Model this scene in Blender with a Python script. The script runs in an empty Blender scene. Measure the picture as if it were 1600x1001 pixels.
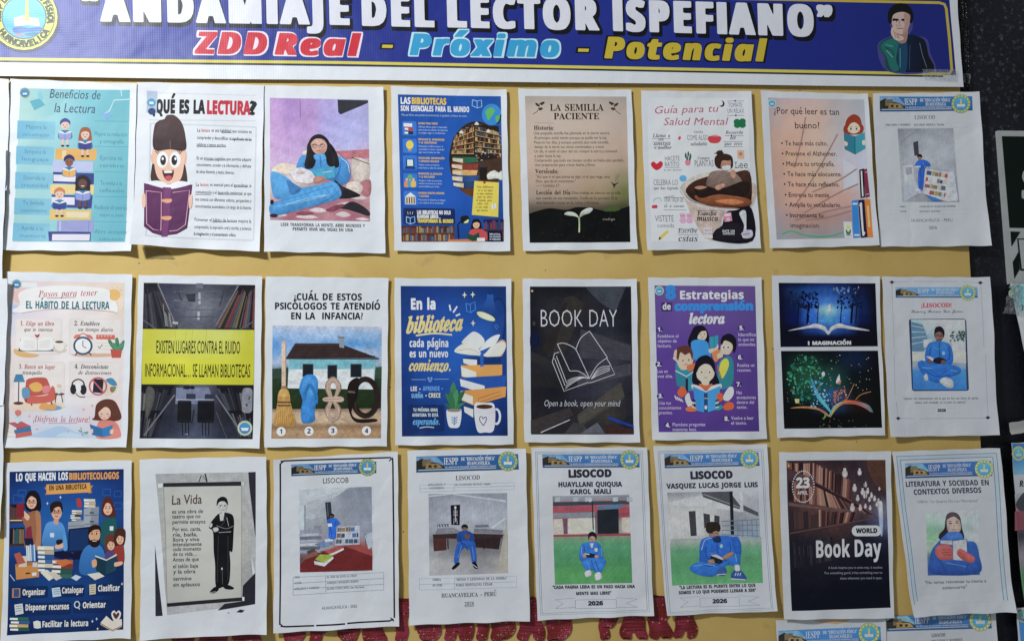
import bpy, math, random, unicodedata
import numpy as np
from mathutils import Matrix, Vector
from mathutils.geometry import tessellate_polygon

S = bpy.context.scene
COL = S.collection

# ------------------------------------------------------------------ camera, light, exposure
CAM_H = 1.60          # height of the lens above the floor, metres
CAM_D = 1.48833       # distance lens - board
TILT, PAN, ROLL = 0.06053, -0.09111, -0.01688
FPX = 1300.0          # focal length for a 1600 px wide frame

def rot_wall():
    a, b, c = TILT, PAN, ROLL
    ca, sa, cb, sb, cc, sc = math.cos(a), math.sin(a), math.cos(b), math.sin(b), math.cos(c), math.sin(c)
    Rx = np.array([[1, 0, 0], [0, ca, -sa], [0, sa, ca]])
    Ry = np.array([[cb, 0, sb], [0, 1, 0], [-sb, 0, cb]])
    Rz = np.array([[cc, -sc, 0], [sc, cc, 0], [0, 0, 1]])
    return Ry @ Rx @ Rz
RW = rot_wall()
W2B = np.array([[1, 0, 0], [0, 0, -1], [0, 1, 0]])      # wall axes (right, up, out) -> Blender axes

cam = bpy.data.cameras.new('camera')
cam.sensor_width = 36.0
cam.lens = FPX / 1600.0 * 36.0
cam.clip_start, cam.clip_end = 0.05, 60
camo = bpy.data.objects.new('camera', cam)
COL.objects.link(camo)
camo.matrix_world = Matrix.Translation((0, -CAM_D, CAM_H)) @ Matrix((W2B @ RW).tolist()).to_4x4()
S.camera = camo

world = bpy.data.worlds.new('World')
S.world = world
world.use_nodes = True
bg = world.node_tree.nodes['Background']
bg.inputs[0].default_value = (0.86, 0.93, 1.0, 1)
bg.inputs[1].default_value = 0.21

def area(name, loc, target, sx, sy, power, col):
    l = bpy.data.lights.new(name, 'AREA')
    l.shape = 'RECTANGLE'; l.size, l.size_y = sx, sy
    l.energy = power; l.color = col
    o = bpy.data.objects.new(name, l)
    o.location = loc
    d = Vector(target) - Vector(loc)
    o.rotation_euler = d.to_track_quat('-Z', 'Y').to_euler()
    COL.objects.link(o)
    return o
area('ceiling_lamp', (-1.45, -1.65, 3.05), (-0.1, 0.0, 1.6), 0.32, 0.16, 56, (0.93, 0.97, 1.0))

S.view_settings.view_transform = 'Standard'
S.view_settings.look = 'None'
S.view_settings.exposure = 0.0
S.view_settings.gamma = 1.0
S.view_settings.use_curve_mapping = False
S.render.engine = 'CYCLES'
S.cycles.max_bounces = 4
S.cycles.use_denoising = True

# ------------------------------------------------------------------ board coordinates
def wall(x, y):
    """photo chart coordinates (arrays) -> metres on the board: right of the lens, above the floor"""
    x = np.asarray(x, float); y = np.asarray(y, float)
    d = np.stack([(x - 800) / FPX, -(y - 500.5) / FPX, -np.ones_like(x)], -1) @ RW.T
    t = CAM_D / -d[..., 2]
    return np.stack([d[..., 0] * t, d[..., 1] * t + CAM_H], -1)

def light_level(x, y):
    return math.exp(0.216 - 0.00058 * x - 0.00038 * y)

def lin(h):
    v = np.array([int(h[i:i + 2], 16) / 255.0 for i in (0, 2, 4)])
    return np.where(v <= 0.04045, v / 12.92, ((v + 0.055) / 1.055) ** 2.4)

# ------------------------------------------------------------------ materials
def new_mat(name):
    m = bpy.data.materials.new(name); m.use_nodes = True
    nt = m.node_tree
    return m, nt, nt.nodes, nt.links, nt.nodes['Principled BSDF']

def crumple(nt, scale1=9.0, s1=0.35, crease=5.0, s2=0.25, fine=0.0):
    N, L = nt.nodes, nt.links
    geo = N.new('ShaderNodeNewGeometry')
    n1 = N.new('ShaderNodeTexNoise'); n1.inputs['Scale'].default_value = scale1; n1.inputs['Detail'].default_value = 3.0
    L.new(geo.outputs['Position'], n1.inputs['Vector'])
    warp = N.new('ShaderNodeVectorMath'); warp.operation = 'MULTIPLY_ADD'
    L.new(n1.outputs['Color'], warp.inputs[0]); warp.inputs[1].default_value = (0.12, 0.12, 0.12)
    L.new(geo.outputs['Position'], warp.inputs[2])
    v = N.new('ShaderNodeTexVoronoi'); v.feature = 'DISTANCE_TO_EDGE'; v.inputs['Scale'].default_value = crease
    L.new(warp.outputs[0], v.inputs['Vector'])
    r = N.new('ShaderNodeMapRange'); r.inputs['From Max'].default_value = 0.09
    L.new(v.outputs['Distance'], r.inputs['Value'])
    b1 = N.new('ShaderNodeBump'); b1.inputs['Strength'].default_value = s1; b1.inputs['Distance'].default_value = 0.02
    L.new(n1.outputs['Fac'], b1.inputs['Height'])
    b2 = N.new('ShaderNodeBump'); b2.inputs['Strength'].default_value = s2; b2.inputs['Distance'].default_value = 0.002
    L.new(r.outputs[0], b2.inputs['Height']); L.new(b1.outputs[0], b2.inputs['Normal'])
    return geo, n1, b2

def print_mat(name, rough=0.55, spec=0.25, grain=0.035, s1=0.34, s2=0.3, weave=False, gs=500):
    m, nt, N, L, B = new_mat(name)
    a = N.new('ShaderNodeAttribute'); a.attribute_name = 'Col'
    geo, n1, b2 = crumple(nt, 8.0, s1, 4.2, s2)
    g = N.new('ShaderNodeTexNoise'); g.inputs['Scale'].default_value = gs; g.inputs['Detail'].default_value = 2
    L.new(geo.outputs['Position'], g.inputs['Vector'])
    mr = N.new('ShaderNodeMapRange'); mr.inputs['From Min'].default_value = 0.25; mr.inputs['From Max'].default_value = 0.75
    mr.inputs['To Min'].default_value = 1 - grain; mr.inputs['To Max'].default_value = 1 + grain
    L.new(g.outputs['Fac'], mr.inputs['Value'])
    mul = N.new('ShaderNodeVectorMath'); mul.operation = 'SCALE'
    L.new(a.outputs['Color'], mul.inputs[0]); L.new(mr.outputs[0], mul.inputs['Scale'])
    L.new(mul.outputs[0], B.inputs['Base Color'])
    B.inputs['Roughness'].default_value = rough
    B.inputs['Specular IOR Level'].default_value = spec
    last = b2
    if weave:
        sx = N.new('ShaderNodeSeparateXYZ'); L.new(geo.outputs['Position'], sx.inputs[0])
        for ax, k in (('X', 2100.0), ('Z', 2100.0)):
            mm = N.new('ShaderNodeMath'); mm.operation = 'MULTIPLY'; mm.inputs[1].default_value = k
            L.new(sx.outputs[ax], mm.inputs[0])
            sn = N.new('ShaderNodeMath'); sn.operation = 'SINE'; L.new(mm.outputs[0], sn.inputs[0])
            bb = N.new('ShaderNodeBump'); bb.inputs['Strength'].default_value = 0.07; bb.inputs['Distance'].default_value = 0.0004
            L.new(sn.outputs[0], bb.inputs['Height']); L.new(last.outputs[0], bb.inputs['Normal']); last = bb
    L.new(last.outputs[0], B.inputs['Normal'])
    return m
PRINT = print_mat('printed_paper')
PHOTO = print_mat('printed_photo', 0.5, 0.25, 0.09, gs=300)
VINYL = print_mat('printed_vinyl', 0.42, 0.4, 0.05, 0.30, 0.08, True)

# ------------------------------------------------------------------ lettering
STY = {'b': (0x1D5D4, 0x1D5EE, 0x1D7EC), 's': (0x1D400, 0x1D41A, 0x1D7CE), 'bi': (0x1D63C, 0x1D656, 0x1D7EC),
       'si': (0x1D468, 0x1D482, 0x1D7CE), 'c': (0x1D4D0, 0x1D4EA, 0x1D7CE), 'm': (0x1D670, 0x1D68A, 0x1D7F6)}
CAPH = {'r': .686, 'b': .717, 's': .68, 'bi': .714, 'si': .68, 'c': .66, 'm': .61}
_gl = {}
_tc = bpy.data.curves.new('glyph_curve', 'FONT'); _tc.resolution_u = 2
_to = bpy.data.objects.new('glyph_curve', _tc)
try:        # Blender ships this typeface; naming it only saves its slow search for missing letters
    _math = bpy.data.fonts.load(bpy.utils.system_resource('DATAFILES') + '/fonts/NotoSansMath-Regular.woff2')
except Exception:
    _math = None
_plain = _tc.font
_sc = bpy.data.scenes.new('glyph_scene'); _sc.collection.objects.link(_to)     # scratch scene, removed at the end
_vl = _sc.view_layers[0]; _vl.update()

def _shape(body):
    _tc.body = body
    _tc.font = _math if _math and ord(body[0]) > 0x1D000 else _plain
    _vl.update()
    me = bpy.data.meshes.new_from_object(_to.evaluated_get(_vl.depsgraph))
    n = len(me.vertices)
    co = np.zeros(n * 3); me.vertices.foreach_get('co', co); co = co.reshape(-1, 3)[:, :2]
    me.calc_loop_triangles()
    t = np.zeros(len(me.loop_triangles) * 3, int); me.loop_triangles.foreach_get('vertices', t)
    bpy.data.meshes.remove(me)
    return co, t.reshape(-1, 3)
_bar = _shape('|')[0][:, 0].max()
for _k in CAPH:
    CAPH[_k] = float(_shape('H' if _k == 'r' else chr(STY[_k][0] + 7))[0][:, 1].max())

def fatten(tri, off, h=.017):
    """grow (or thin) a letter: distance field on a grid, cut again at the wanted distance"""
    key = {}
    P = np.round(tri.reshape(-1, 2), 5)
    for t in P.reshape(-1, 3, 2):
        for k in range(3):
            a, b = tuple(t[k]), tuple(t[(k + 1) % 3])
            e = (a, b) if a < b else (b, a)
            key[e] = key.get(e, 0) + 1
    E = np.array([e for e, n in key.items() if n == 1])
    box = isinstance(off, tuple)
    o2 = np.array(off) if box else np.array([abs(off)] * 2)
    lo, hi = P.min(0) - o2 - 2 * h, P.max(0) + o2 + 2 * h
    xs = np.arange(lo[0], hi[0] + h, h); ys = np.arange(lo[1], hi[1] + h, h)
    G = np.stack(np.meshgrid(xs, ys), -1); g = G.reshape(-1, 2)
    A, B = E[:, 0], E[:, 1]; D = B - A; LL = np.maximum((D ** 2).sum(1), 1e-12)
    if box:
        pts = np.concatenate([A[i] + D[i] * np.linspace(0, 1, int(np.sqrt(LL[i]) / .012) + 2)[:, None] for i in range(len(A))])
        d = np.maximum(np.abs(g[:, None, 0] - pts[None, :, 0]) * (o2[1] / o2[0]), np.abs(g[:, None, 1] - pts[None, :, 1])).min(1)
        off = off[1]
    else:
        rel = g[:, None] - A[None]
        w = np.clip((rel * D[None]).sum(2) / LL, 0, 1)
        d = np.sqrt(((rel - w[..., None] * D[None]) ** 2).sum(2).min(1))
    ins = np.zeros(len(g), bool)
    for t in tri:
        s0 = [(t[(k + 1) % 3][0] - t[k][0]) * (g[:, 1] - t[k][1]) - (t[(k + 1) % 3][1] - t[k][1]) * (g[:, 0] - t[k][0]) for k in range(3)]
        ins |= ((s0[0] >= 0) & (s0[1] >= 0) & (s0[2] >= 0)) | ((s0[0] <= 0) & (s0[1] <= 0) & (s0[2] <= 0))
    f = (np.where(ins, -d, d) - off).reshape(G.shape[:2])
    out = []; I = f < 0
    cnt = I[:-1, :-1] * 1 + I[1:, :-1] + I[:-1, 1:] + I[1:, 1:]
    for r in range(cnt.shape[0]):
        c = 0; row = cnt[r]; n = len(row)
        while c < n:
            if row[c] == 0: c += 1; continue
            if row[c] == 4:
                c1 = c
                while c1 < n and row[c1] == 4: c1 += 1
                q = [(xs[c], ys[r]), (xs[c1], ys[r]), (xs[c1], ys[r + 1]), (xs[c], ys[r + 1])]; c = c1
            else:
                cs = [(r, c), (r, c + 1), (r + 1, c + 1), (r + 1, c)]; q = []
                for k in range(4):
                    a, b = cs[k], cs[(k + 1) % 4]; fa, fb = f[a], f[b]
                    if fa < 0: q.append((xs[a[1]], ys[a[0]]))
                    if (fa < 0) != (fb < 0):
                        m = fa / (fa - fb); q.append((xs[a[1]] + (xs[b[1]] - xs[a[1]]) * m, ys[a[0]] + (ys[b[0]] - ys[a[0]]) * m))
                c += 1
            for k in range(1, len(q) - 1): out.append((q[0], q[k], q[k + 1]))
    return np.array(out) if out else np.zeros((0, 3, 2))

def glyph(ch, sty, off):
    k = (ch, sty, off if isinstance(off, tuple) else round(off, 3))
    if k in _gl: return _gl[k]
    if ch == ' ':
        _gl[k] = (np.zeros((0, 3, 2)), .28, 0); return _gl[k]
    if isinstance(off, tuple) or abs(off) > .0035:
        tri, adv, n = glyph(ch, sty, 0)
        if n: tri = fatten(tri, off)
        _gl[k] = (tri, adv, len(tri)); return _gl[k]
    d = unicodedata.normalize('NFD', ch)
    base, mark = d[0], d[1:]
    if base == 'I' and sty in ('b', 'bi'):          # plain upright bar
        H_ = CAPH[sty]; sh_ = .2 * H_ if sty == 'bi' else 0
        q = np.array([(.08, 0), (.31, 0), (.31 + sh_ / H_, 1), (.08 + sh_ / H_, 1)]) * H_
        if mark: q2 = np.array([(.14, 1.06), (.26, 1.26), (.42, 1.26), (.26, 1.06)]) * H_
        tri = q[[[0, 1, 2], [0, 2, 3]]]
        if mark: tri = np.concatenate([tri, q2[[[0, 1, 2], [0, 2, 3]]]])
        _gl[k] = (tri, .40 * H_, len(tri)); return _gl[k]
    c = base
    if sty != 'r' and base.isascii() and base.isalnum():
        U, l, dg = STY[sty]
        c = chr((U + ord(base) - 65) if base.isupper() else (l + ord(base) - 97) if base.islower() else dg + ord(base) - 48)
    co, t = _shape(c)
    adv = _shape(c + '|')[0][:, 0].max() - _bar
    tri = co[t]
    if sty != 'r' and c == base:                     # punctuation comes from the plain face: match its size
        f = CAPH[sty] / CAPH['r']; tri = tri * f; adv *= f; co = co * f
    if mark and len(co):
        ic = base in 'ij'
        cx = (co[:, 0].min() + co[:, 0].max()) / 2
        top = (.78 if base.islower() else 1.07) * CAPH[sty]
        if ic: tri = tri[tri[:, :, 1].max(1) < .82 * CAPH[sty]]
        w = .03
        if mark == '\u0301':
            q = [(cx - .05 - w, top + .06), (cx + .03, top + .2), (cx + .12 + w, top + .2), (cx + .01, top + .06)]
        else:
            q = [(cx - .17, top + .07), (cx - .17, top + .13 + w), (cx + .17, top + .15 + w), (cx + .17, top + .09)]
        q = np.array(q)
        tri = np.concatenate([tri, q[[[0, 1, 2], [0, 2, 3]]]])
    _gl[k] = (tri, adv, len(tri))
    return _gl[k]

# ------------------------------------------------------------------ printed art
def split_tris(T, mx):
    """split triangles until no edge is longer than mx; cracks cannot open because the rule is per edge"""
    out = []
    while len(T):
        e = np.stack([np.hypot(*(T[:, i] - T[:, (i + 1) % 3]).T) for i in range(3)], 1)
        k = e.argmax(1); big = e.max(1) > mx
        out.append(T[~big]); T = T[big]; k = k[big]
        if not len(T): break
        i = np.arange(len(T)); a, b, c = T[i, k], T[i, (k + 1) % 3], T[i, (k + 2) % 3]
        m = (a + b) / 2
        T = np.concatenate([np.stack([a, m, c], 1), np.stack([m, b, c], 1)])
    return np.concatenate(out) if out else np.zeros((0, 3, 2))

def catmull(p, closed, n=5):
    p = np.asarray(p, float); N = len(p); o = []
    rng = range(N) if closed else range(N - 1)
    for i in rng:
        if closed: a, b, c, d = p[i - 1], p[i], p[(i + 1) % N], p[(i + 2) % N]
        else: a, b, c, d = p[max(i - 1, 0)], p[i], p[i + 1], p[min(i + 2, N - 1)]
        for t in np.arange(n) / n:
            o.append(.5 * ((2 * b) + (c - a) * t + (2 * a - 5 * b + 4 * c - d) * t * t + (3 * b - a - 3 * c + d) * t ** 3))
    if not closed: o.append(p[-1])
    return np.array(o)

def pairs(a):
    return np.array(a, float).reshape(-1, 2)

def mesh_obj(name, V, F, cols, mat, parent, smooth=False):
    me = bpy.data.meshes.new(name)
    V = np.asarray(V, np.float32); F = np.asarray(F, np.int32)
    k = F.shape[1]
    me.vertices.add(len(V)); me.vertices.foreach_set('co', V.ravel())
    me.loops.add(F.size); me.loops.foreach_set('vertex_index', F.ravel())
    me.polygons.add(len(F)); me.polygons.foreach_set('loop_start', np.arange(0, F.size, k, dtype=np.int32))
    if smooth: me.polygons.foreach_set('use_smooth', np.ones(len(F), bool))
    me.update(calc_edges=True); me.validate()
    if cols is not None:
        at = me.color_attributes.new('Col', 'FLOAT_COLOR', 'POINT')
        c = np.ones((len(V), 4), np.float32); c[:, :3] = cols
        at.data.foreach_set('color', c.ravel())
    if isinstance(mat, (list, tuple)):
        for m in mat: me.materials.append(m)
    else: me.materials.append(mat)
    o = bpy.data.objects.new(name, me); COL.objects.link(o)
    if parent is not None: o.parent = parent
    return o

class Sheet:
    """a sheet of printed paper on the board; art is given in the sheet's own drawing units (o + unit / s = chart)"""
    STEP = 0.00005
    def __init__(s, name, label, cat, group, o, k, quad, z0=.0025, bl=0, br=0, tl=0, tr=0, bot=.0022, wave=.0014,
                 left=.0003, right=.0012, top=.0, wr=.00045, seed=0, mat=None, gain=None, paper='W', grid=(34, 48), fold=0):
        s.o, s.k = o, k
        s.q = pairs(quad)                      # TL TR BR BL in drawing units
        s.mat = mat or PRINT
        c = s.q.mean(0)
        cx, cy = o[0] + c[0] / k, o[1] + c[1] / k
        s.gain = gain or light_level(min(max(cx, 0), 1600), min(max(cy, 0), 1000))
        s.P = s.tow(s.q)
        s.cen = s.P.mean(0)
        s.z0, s.par = z0, (bl, br, tl, tr, bot, wave, left, right, top, wr, fold)
        r = random.Random(seed * 7 + 3)
        s.ph = [r.uniform(0, 6.28) for _ in range(8)]
        s.wav = [(wr * r.uniform(.5, 1), r.uniform(-1, 1) * 45, r.uniform(-1, 1) * 45, r.uniform(0, 6.28)) for _ in range(6)]
        ex = s.q[1] - s.q[0] + s.q[2] - s.q[3]; ey = s.q[3] - s.q[0] + s.q[2] - s.q[1]
        s.ex, s.ey = ex / ex[0], ey / ey[1]
        s.root = bpy.data.objects.new(name, None); COL.objects.link(s.root)
        s.root.empty_display_size = .05
        s.root.location = (s.cen[0], 0, s.cen[1])
        s.root['label'] = label; s.root['category'] = cat
        if group: s.root['group'] = group
        s.boxes = []
        # the bare sheet
        nu, nv = grid
        u, v = np.meshgrid(np.linspace(0, 1, nu + 1), np.linspace(0, 1, nv + 1))
        u, v = u.ravel(), v.ravel()
        p = s.bil(u, v)
        edge = .0004 * np.sin(v * 23 + s.ph[0]) * (np.abs(u - .5) > .49) 
        p[:, 0] += edge; p[:, 1] += .0005 * np.sin(u * 19 + s.ph[1]) * (np.abs(v - .5) > .49)
        h = s.height(u, v)
        V = np.stack([p[:, 0], -h, p[:, 1]], 1)
        idx = np.arange((nu + 1) * (nv + 1)).reshape(nv + 1, nu + 1)
        F = np.stack([idx[:-1, :-1], idx[1:, :-1], idx[1:, 1:], idx[:-1, 1:]], -1).reshape(-1, 4)
        rim = np.concatenate([idx[0], idx[1:, -1], idx[-1, -2::-1], idx[-2:0:-1, 0]])
        base = len(V); Vt = V[rim].copy(); Vr = Vt.copy(); Vr[:, 1] += .00025
        n = len(rim); j = np.arange(n); jn = (j + 1) % n
        Fr = np.stack([base + j, base + jn, base + n + jn, base + n + j], 1)
        V = np.concatenate([V, Vt, Vr]); F = np.concatenate([F, Fr])
        V -= np.array([s.cen[0], 0, s.cen[1]])
        pc = np.array([.80, .815, .84]) if paper == 'W' else s.col(paper)
        mesh_obj('sheet', V, F, np.tile(pc, (len(V), 1)), s.mat, s.root, True)
    def tow(s, p):
        p = np.asarray(p, float)
        return wall(s.o[0] + p[..., 0] / s.k, s.o[1] + p[..., 1] / s.k)
    def bil(s, u, v):
        u = u[:, None]; v = v[:, None]
        return s.P[0] * (1 - u) * (1 - v) + s.P[1] * u * (1 - v) + s.P[2] * u * v + s.P[3] * (1 - u) * v
    def inv(s, w):
        u = np.full(len(w), .5); v = np.full(len(w), .5)
        A, B, C, D = s.P
        for _ in range(5):
            f = s.bil(u, v) - w
            du = (B - A)[None] * (1 - v)[:, None] + (C - D)[None] * v[:, None]
            dv = (D - A)[None] * (1 - u)[:, None] + (C - B)[None] * u[:, None]
            det = du[:, 0] * dv[:, 1] - du[:, 1] * dv[:, 0]
            u = u - (f[:, 0] * dv[:, 1] - f[:, 1] * dv[:, 0]) / det
            v = v - (du[:, 0] * f[:, 1] - du[:, 1] * f[:, 0]) / det
        return u, v
    def height(s, u, v):
        bl, br, tl, tr, bot, wave, left, right, top, wr, fold = s.par
        uc, vc = np.clip(u, 0, 1), np.clip(v, 0, 1)
        h = np.full_like(u, s.z0)
        h = h + bl * ((1 - uc) * vc) ** 4 + br * (uc * vc) ** 4 + tl * ((1 - uc) * (1 - vc)) ** 4 + tr * (uc * (1 - vc)) ** 4
        h = h + bot * vc ** 6 + top * (1 - vc) ** 6 + left * (1 - uc) ** 6 + right * uc ** 6
        e = np.clip((vc - .86) / .14, 0, 1) ** 2
        h = h + wave * e * (np.sin(uc * 11 + s.ph[2]) + .6 * np.sin(uc * 19 + s.ph[3]) + 1)
        e2 = np.clip((uc - .9) / .1, 0, 1) ** 2
        h = h + wave * .7 * e2 * (np.sin(vc * 9 + s.ph[4]) + 1)
        for a, kx, ky, f in s.wav:
            h = h + a * (np.sin(kx * u * .21 + ky * v * .297 + f) + 1) * .6
        return h
    def col(s, h):
        if h == 'W': return np.array([.80, .815, .84])
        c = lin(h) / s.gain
        g = c @ np.array([.25, .6, .15])
        return np.clip((c * .93 + g * .07) * .94 - .010, 0.0015, .90)
    def part(s, name, parent=None, label=None):
        a = Art(s, name, parent, label); s.pending = getattr(s, 'pending', []) + [a]
        return a
    def done(s):
        for a in s.pending: a.build()
        for a in s.pending:
            if a.up is not None and a.obj and a.up.obj: a.obj.parent = a.up.obj
        return s

class Art:
    def __init__(s, sh, name, up=None, label=None):
        s.sh, s.name, s.up, s.label, s.T, s.C, s.Z = sh, name, up, label, [], [], []
        s.obj = None; s.round_tone = None
        s.photo = sh.mat is PRINT and name.endswith(('photo', 'picture', 'print'))
    # --- core
    def add(s, T, c, mx=None):
        sh = s.sh
        if not len(T): return
        lo, hi = T.reshape(-1, 2).min(0), T.reshape(-1, 2).max(0)
        lay = 1
        for (a, b, l) in sh.boxes:
            if a[0] < hi[0] and b[0] > lo[0] and a[1] < hi[1] and b[1] > lo[1] and l >= lay: lay = l + 1
        sh.boxes.append((lo, hi, lay))
        lim = (2.6 if s.photo else 7.0) * sh.k
        if mx: lim = min(lim, mx)
        T = split_tris(T, lim)
        if callable(c): col = c(T.reshape(-1, 2))
        elif isinstance(c, str) and ('>' in c or '|' in c):
            ax = 1 if '>' in c else 0
            st = np.array([sh.col(q) for q in c.split('>' if ax else '|')])
            f = (T.reshape(-1, 2)[:, ax] - lo[ax]) / max(hi[ax] - lo[ax], 1e-6) * (len(st) - 1)
            i = np.clip(f.astype(int), 0, len(st) - 2); w = (f - i)[:, None]
            col = st[i] * (1 - w) + st[i + 1] * w
        else: col = np.tile(sh.col(c), (len(T) * 3, 1))
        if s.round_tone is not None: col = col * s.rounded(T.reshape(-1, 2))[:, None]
        if s.photo: col = .96 * col * s.mottle(T.reshape(-1, 2), len(s.T))[:, None]
        s.T.append(T.reshape(-1, 2)); s.C.append(col); s.Z.append(np.full(len(T) * 3, .00006 + lay * sh.STEP))
    def mottle(s, P, n):
        """uneven tone inside one area of a printed photograph: cloth folds, stains, leaves"""
        r = random.Random(n * 31 + len(s.name)); X = P / s.sh.k; f = np.zeros(len(P))
        for wl, am in (((30, .035), (13, .03), (7, .025), (4.5, .02)) if s.name == 'photo' else ((22, .05), (12, .05), (7, .045), (4.5, .03))):
            for _ in range(5):
                a = r.uniform(0, 3.14); q = 6.283 / wl * r.uniform(.7, 1.4)
                f += am * .6 * np.sin(q * (X[:, 0] * math.cos(a) + X[:, 1] * math.sin(a)) + r.uniform(0, 6.28))
        return np.clip(1 + f, .55, 1.5)
    def build(s):
        if not s.T: return
        sh = s.sh
        T = np.concatenate(s.T); C = np.concatenate(s.C); Z = np.concatenate(s.Z)
        w = sh.tow(T); u, v = sh.inv(w)
        V = np.stack([w[:, 0] - sh.cen[0], -(sh.height(u, v) + Z), w[:, 1] - sh.cen[1]], 1)
        F = np.arange(len(V)).reshape(-1, 3)
        a, b, c = V[F[:, 0]], V[F[:, 1]], V[F[:, 2]]
        n = np.cross(b - a, c - a)
        fl = n[:, 1] > 0
        F[fl] = F[fl][:, ::-1]
        ok = np.abs(n[:, 1]) > 1e-12
        s.obj = mesh_obj(s.name, V, F[ok], np.clip(C, 0, .93), PHOTO if s.photo else sh.mat, sh.root)
        if s.label: s.obj['label'] = s.label
    def grad_lim(s, c, pts):
        if isinstance(c, str) and ('>' in c or '|' in c):
            d = pts.max(0) - pts.min(0)
            return max(d.max() / 6, 8)
        return None
    # --- primitives
    def p(s, c, *xy):
        P = pairs(xy)
        s.poly(c, P)
    def poly(s, c, P):
        t = tessellate_polygon([[Vector((a[0], a[1], 0)) for a in P]])
        if not t: return
        s.add(P[np.array(t)], c, s.grad_lim(c, P))
    def m(s, c, *xy):
        P = catmull(pairs(xy), True)
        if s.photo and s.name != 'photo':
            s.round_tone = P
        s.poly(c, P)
        s.round_tone = None
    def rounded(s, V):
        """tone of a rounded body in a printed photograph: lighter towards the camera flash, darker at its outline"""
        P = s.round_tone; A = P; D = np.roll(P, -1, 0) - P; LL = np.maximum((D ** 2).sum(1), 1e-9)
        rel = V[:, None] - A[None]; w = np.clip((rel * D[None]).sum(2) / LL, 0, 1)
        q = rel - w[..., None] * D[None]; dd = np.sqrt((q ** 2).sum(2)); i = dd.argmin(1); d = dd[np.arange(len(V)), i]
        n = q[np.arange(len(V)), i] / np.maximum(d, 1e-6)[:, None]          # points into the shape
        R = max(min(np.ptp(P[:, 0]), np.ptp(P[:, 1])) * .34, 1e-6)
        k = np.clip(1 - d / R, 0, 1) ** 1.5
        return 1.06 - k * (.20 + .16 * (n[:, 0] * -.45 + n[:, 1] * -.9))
    def q(s, c, x0, y0, x1, y1):
        s.poly(c, s.rc(x0, y0, x1, y1))
    def rc(s, x0, y0, x1, y1):
        m = np.array([(x0 + x1) / 2, (y0 + y1) / 2]); a, b = (x1 - x0) / 2, (y1 - y0) / 2
        ex, ey = s.sh.ex, s.sh.ey
        return np.array([m - ex * a - ey * b, m + ex * a - ey * b, m + ex * a + ey * b, m - ex * a + ey * b])
    def rq(s, c, x0, y0, x1, y1, r):
        m = np.array([(x0 + x1) / 2, (y0 + y1) / 2]); o = []
        for (cx, cy, a0) in ((x1 - r, y1 - r, 0), (x0 + r, y1 - r, 90), (x0 + r, y0 + r, 180), (x1 - r, y0 + r, 270)):
            for k in range(6):
                a = math.radians(a0 + k * 18)
                d = np.array([cx + r * math.cos(a), cy + r * math.sin(a)]) - m
                o.append(m + s.sh.ex * d[0] + s.sh.ey * d[1])
        s.poly(c, np.array(o))
    def e(s, c, cx, cy, rx, ry=None, rot=0, a0=0, a1=360, n=None):
        ry = ry or rx
        n = n or (24 if max(rx, ry) > 14 else 12)
        t = np.radians(np.linspace(a0, a1, n, endpoint=a1 - a0 < 360)); r = math.radians(rot)
        x, y = rx * np.cos(t), ry * np.sin(t)
        s.poly(c, np.stack([cx + x * math.cos(r) - y * math.sin(r), cy + x * math.sin(r) + y * math.cos(r)], 1))
    def l(s, c, w, *xy, sm=False, closed=False):
        P = pairs(xy)
        if sm: P = catmull(P, closed)
        if closed: P = np.concatenate([P, P[:1]])
        d = np.gradient(P, axis=0) if len(P) > 2 else np.repeat(P[1:] - P[:1], 2, 0)
        ln = np.hypot(d[:, 0], d[:, 1]); ln[ln == 0] = 1
        nr = np.stack([-d[:, 1], d[:, 0]], 1) / ln[:, None] * w / 2
        A, B = P + nr, P - nr
        T = np.concatenate([np.stack([A[:-1], A[1:], B[1:]], 1), np.stack([A[:-1], B[1:], B[:-1]], 1)])
        s.add(T, c)
    def ring(s, c, cx, cy, rx, ry, w):
        t = np.radians(np.linspace(0, 360, 32, endpoint=False))
        s.l(c, w, *np.stack([cx + rx * np.cos(t), cy + ry * np.sin(t)], 1).ravel(), closed=True)
    def frame(s, c, w, x0, y0, x1, y1, r=0):
        P = s.rc(x0, y0, x1, y1)
        for i in range(4):
            s.l(c, w, *P[i], *P[(i + 1) % 4])
    def g(s, quad, rows, sub=4):
        """soft picture: a coarse grid of colours blended smoothly over the quad TL TR BR BL"""
        Q = pairs(quad); rows = [r.split() for r in rows]
        K = np.array([[s.sh.col(c) for c in r] for r in rows]); nv, nu = K.shape[:2]
        NU, NV = max((nu - 1) * sub, 4), max((nv - 1) * sub, 4)
        def smp(u, v):
            fu, fv = np.clip(u, 0, 1) * (nu - 1), np.clip(v, 0, 1) * (nv - 1)
            i = np.clip(fu.astype(int), 0, max(nu - 2, 0)); j = np.clip(fv.astype(int), 0, max(nv - 2, 0))
            a, b = (fu - i)[:, None], (fv - j)[:, None]
            a = a * a * (3 - 2 * a); b = b * b * (3 - 2 * b)
            i1, j1 = np.minimum(i + 1, nu - 1), np.minimum(j + 1, nv - 1)
            return (K[j, i] * (1 - a) + K[j, i1] * a) * (1 - b) + (K[j1, i] * (1 - a) + K[j1, i1] * a) * b
        u, v = np.meshgrid(np.linspace(0, 1, NU + 1), np.linspace(0, 1, NV + 1))
        def pt(u, v):
            u = u[..., None]; v = v[..., None]
            return Q[0] * (1 - u) * (1 - v) + Q[1] * u * (1 - v) + Q[2] * u * v + Q[3] * (1 - u) * v
        G = pt(u, v)
        a, b, c, d = G[:-1, :-1], G[:-1, 1:], G[1:, 1:], G[1:, :-1]
        T = np.concatenate([np.stack([a, b, c], 2).reshape(-1, 3, 2), np.stack([a, c, d], 2).reshape(-1, 3, 2)])
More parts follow.
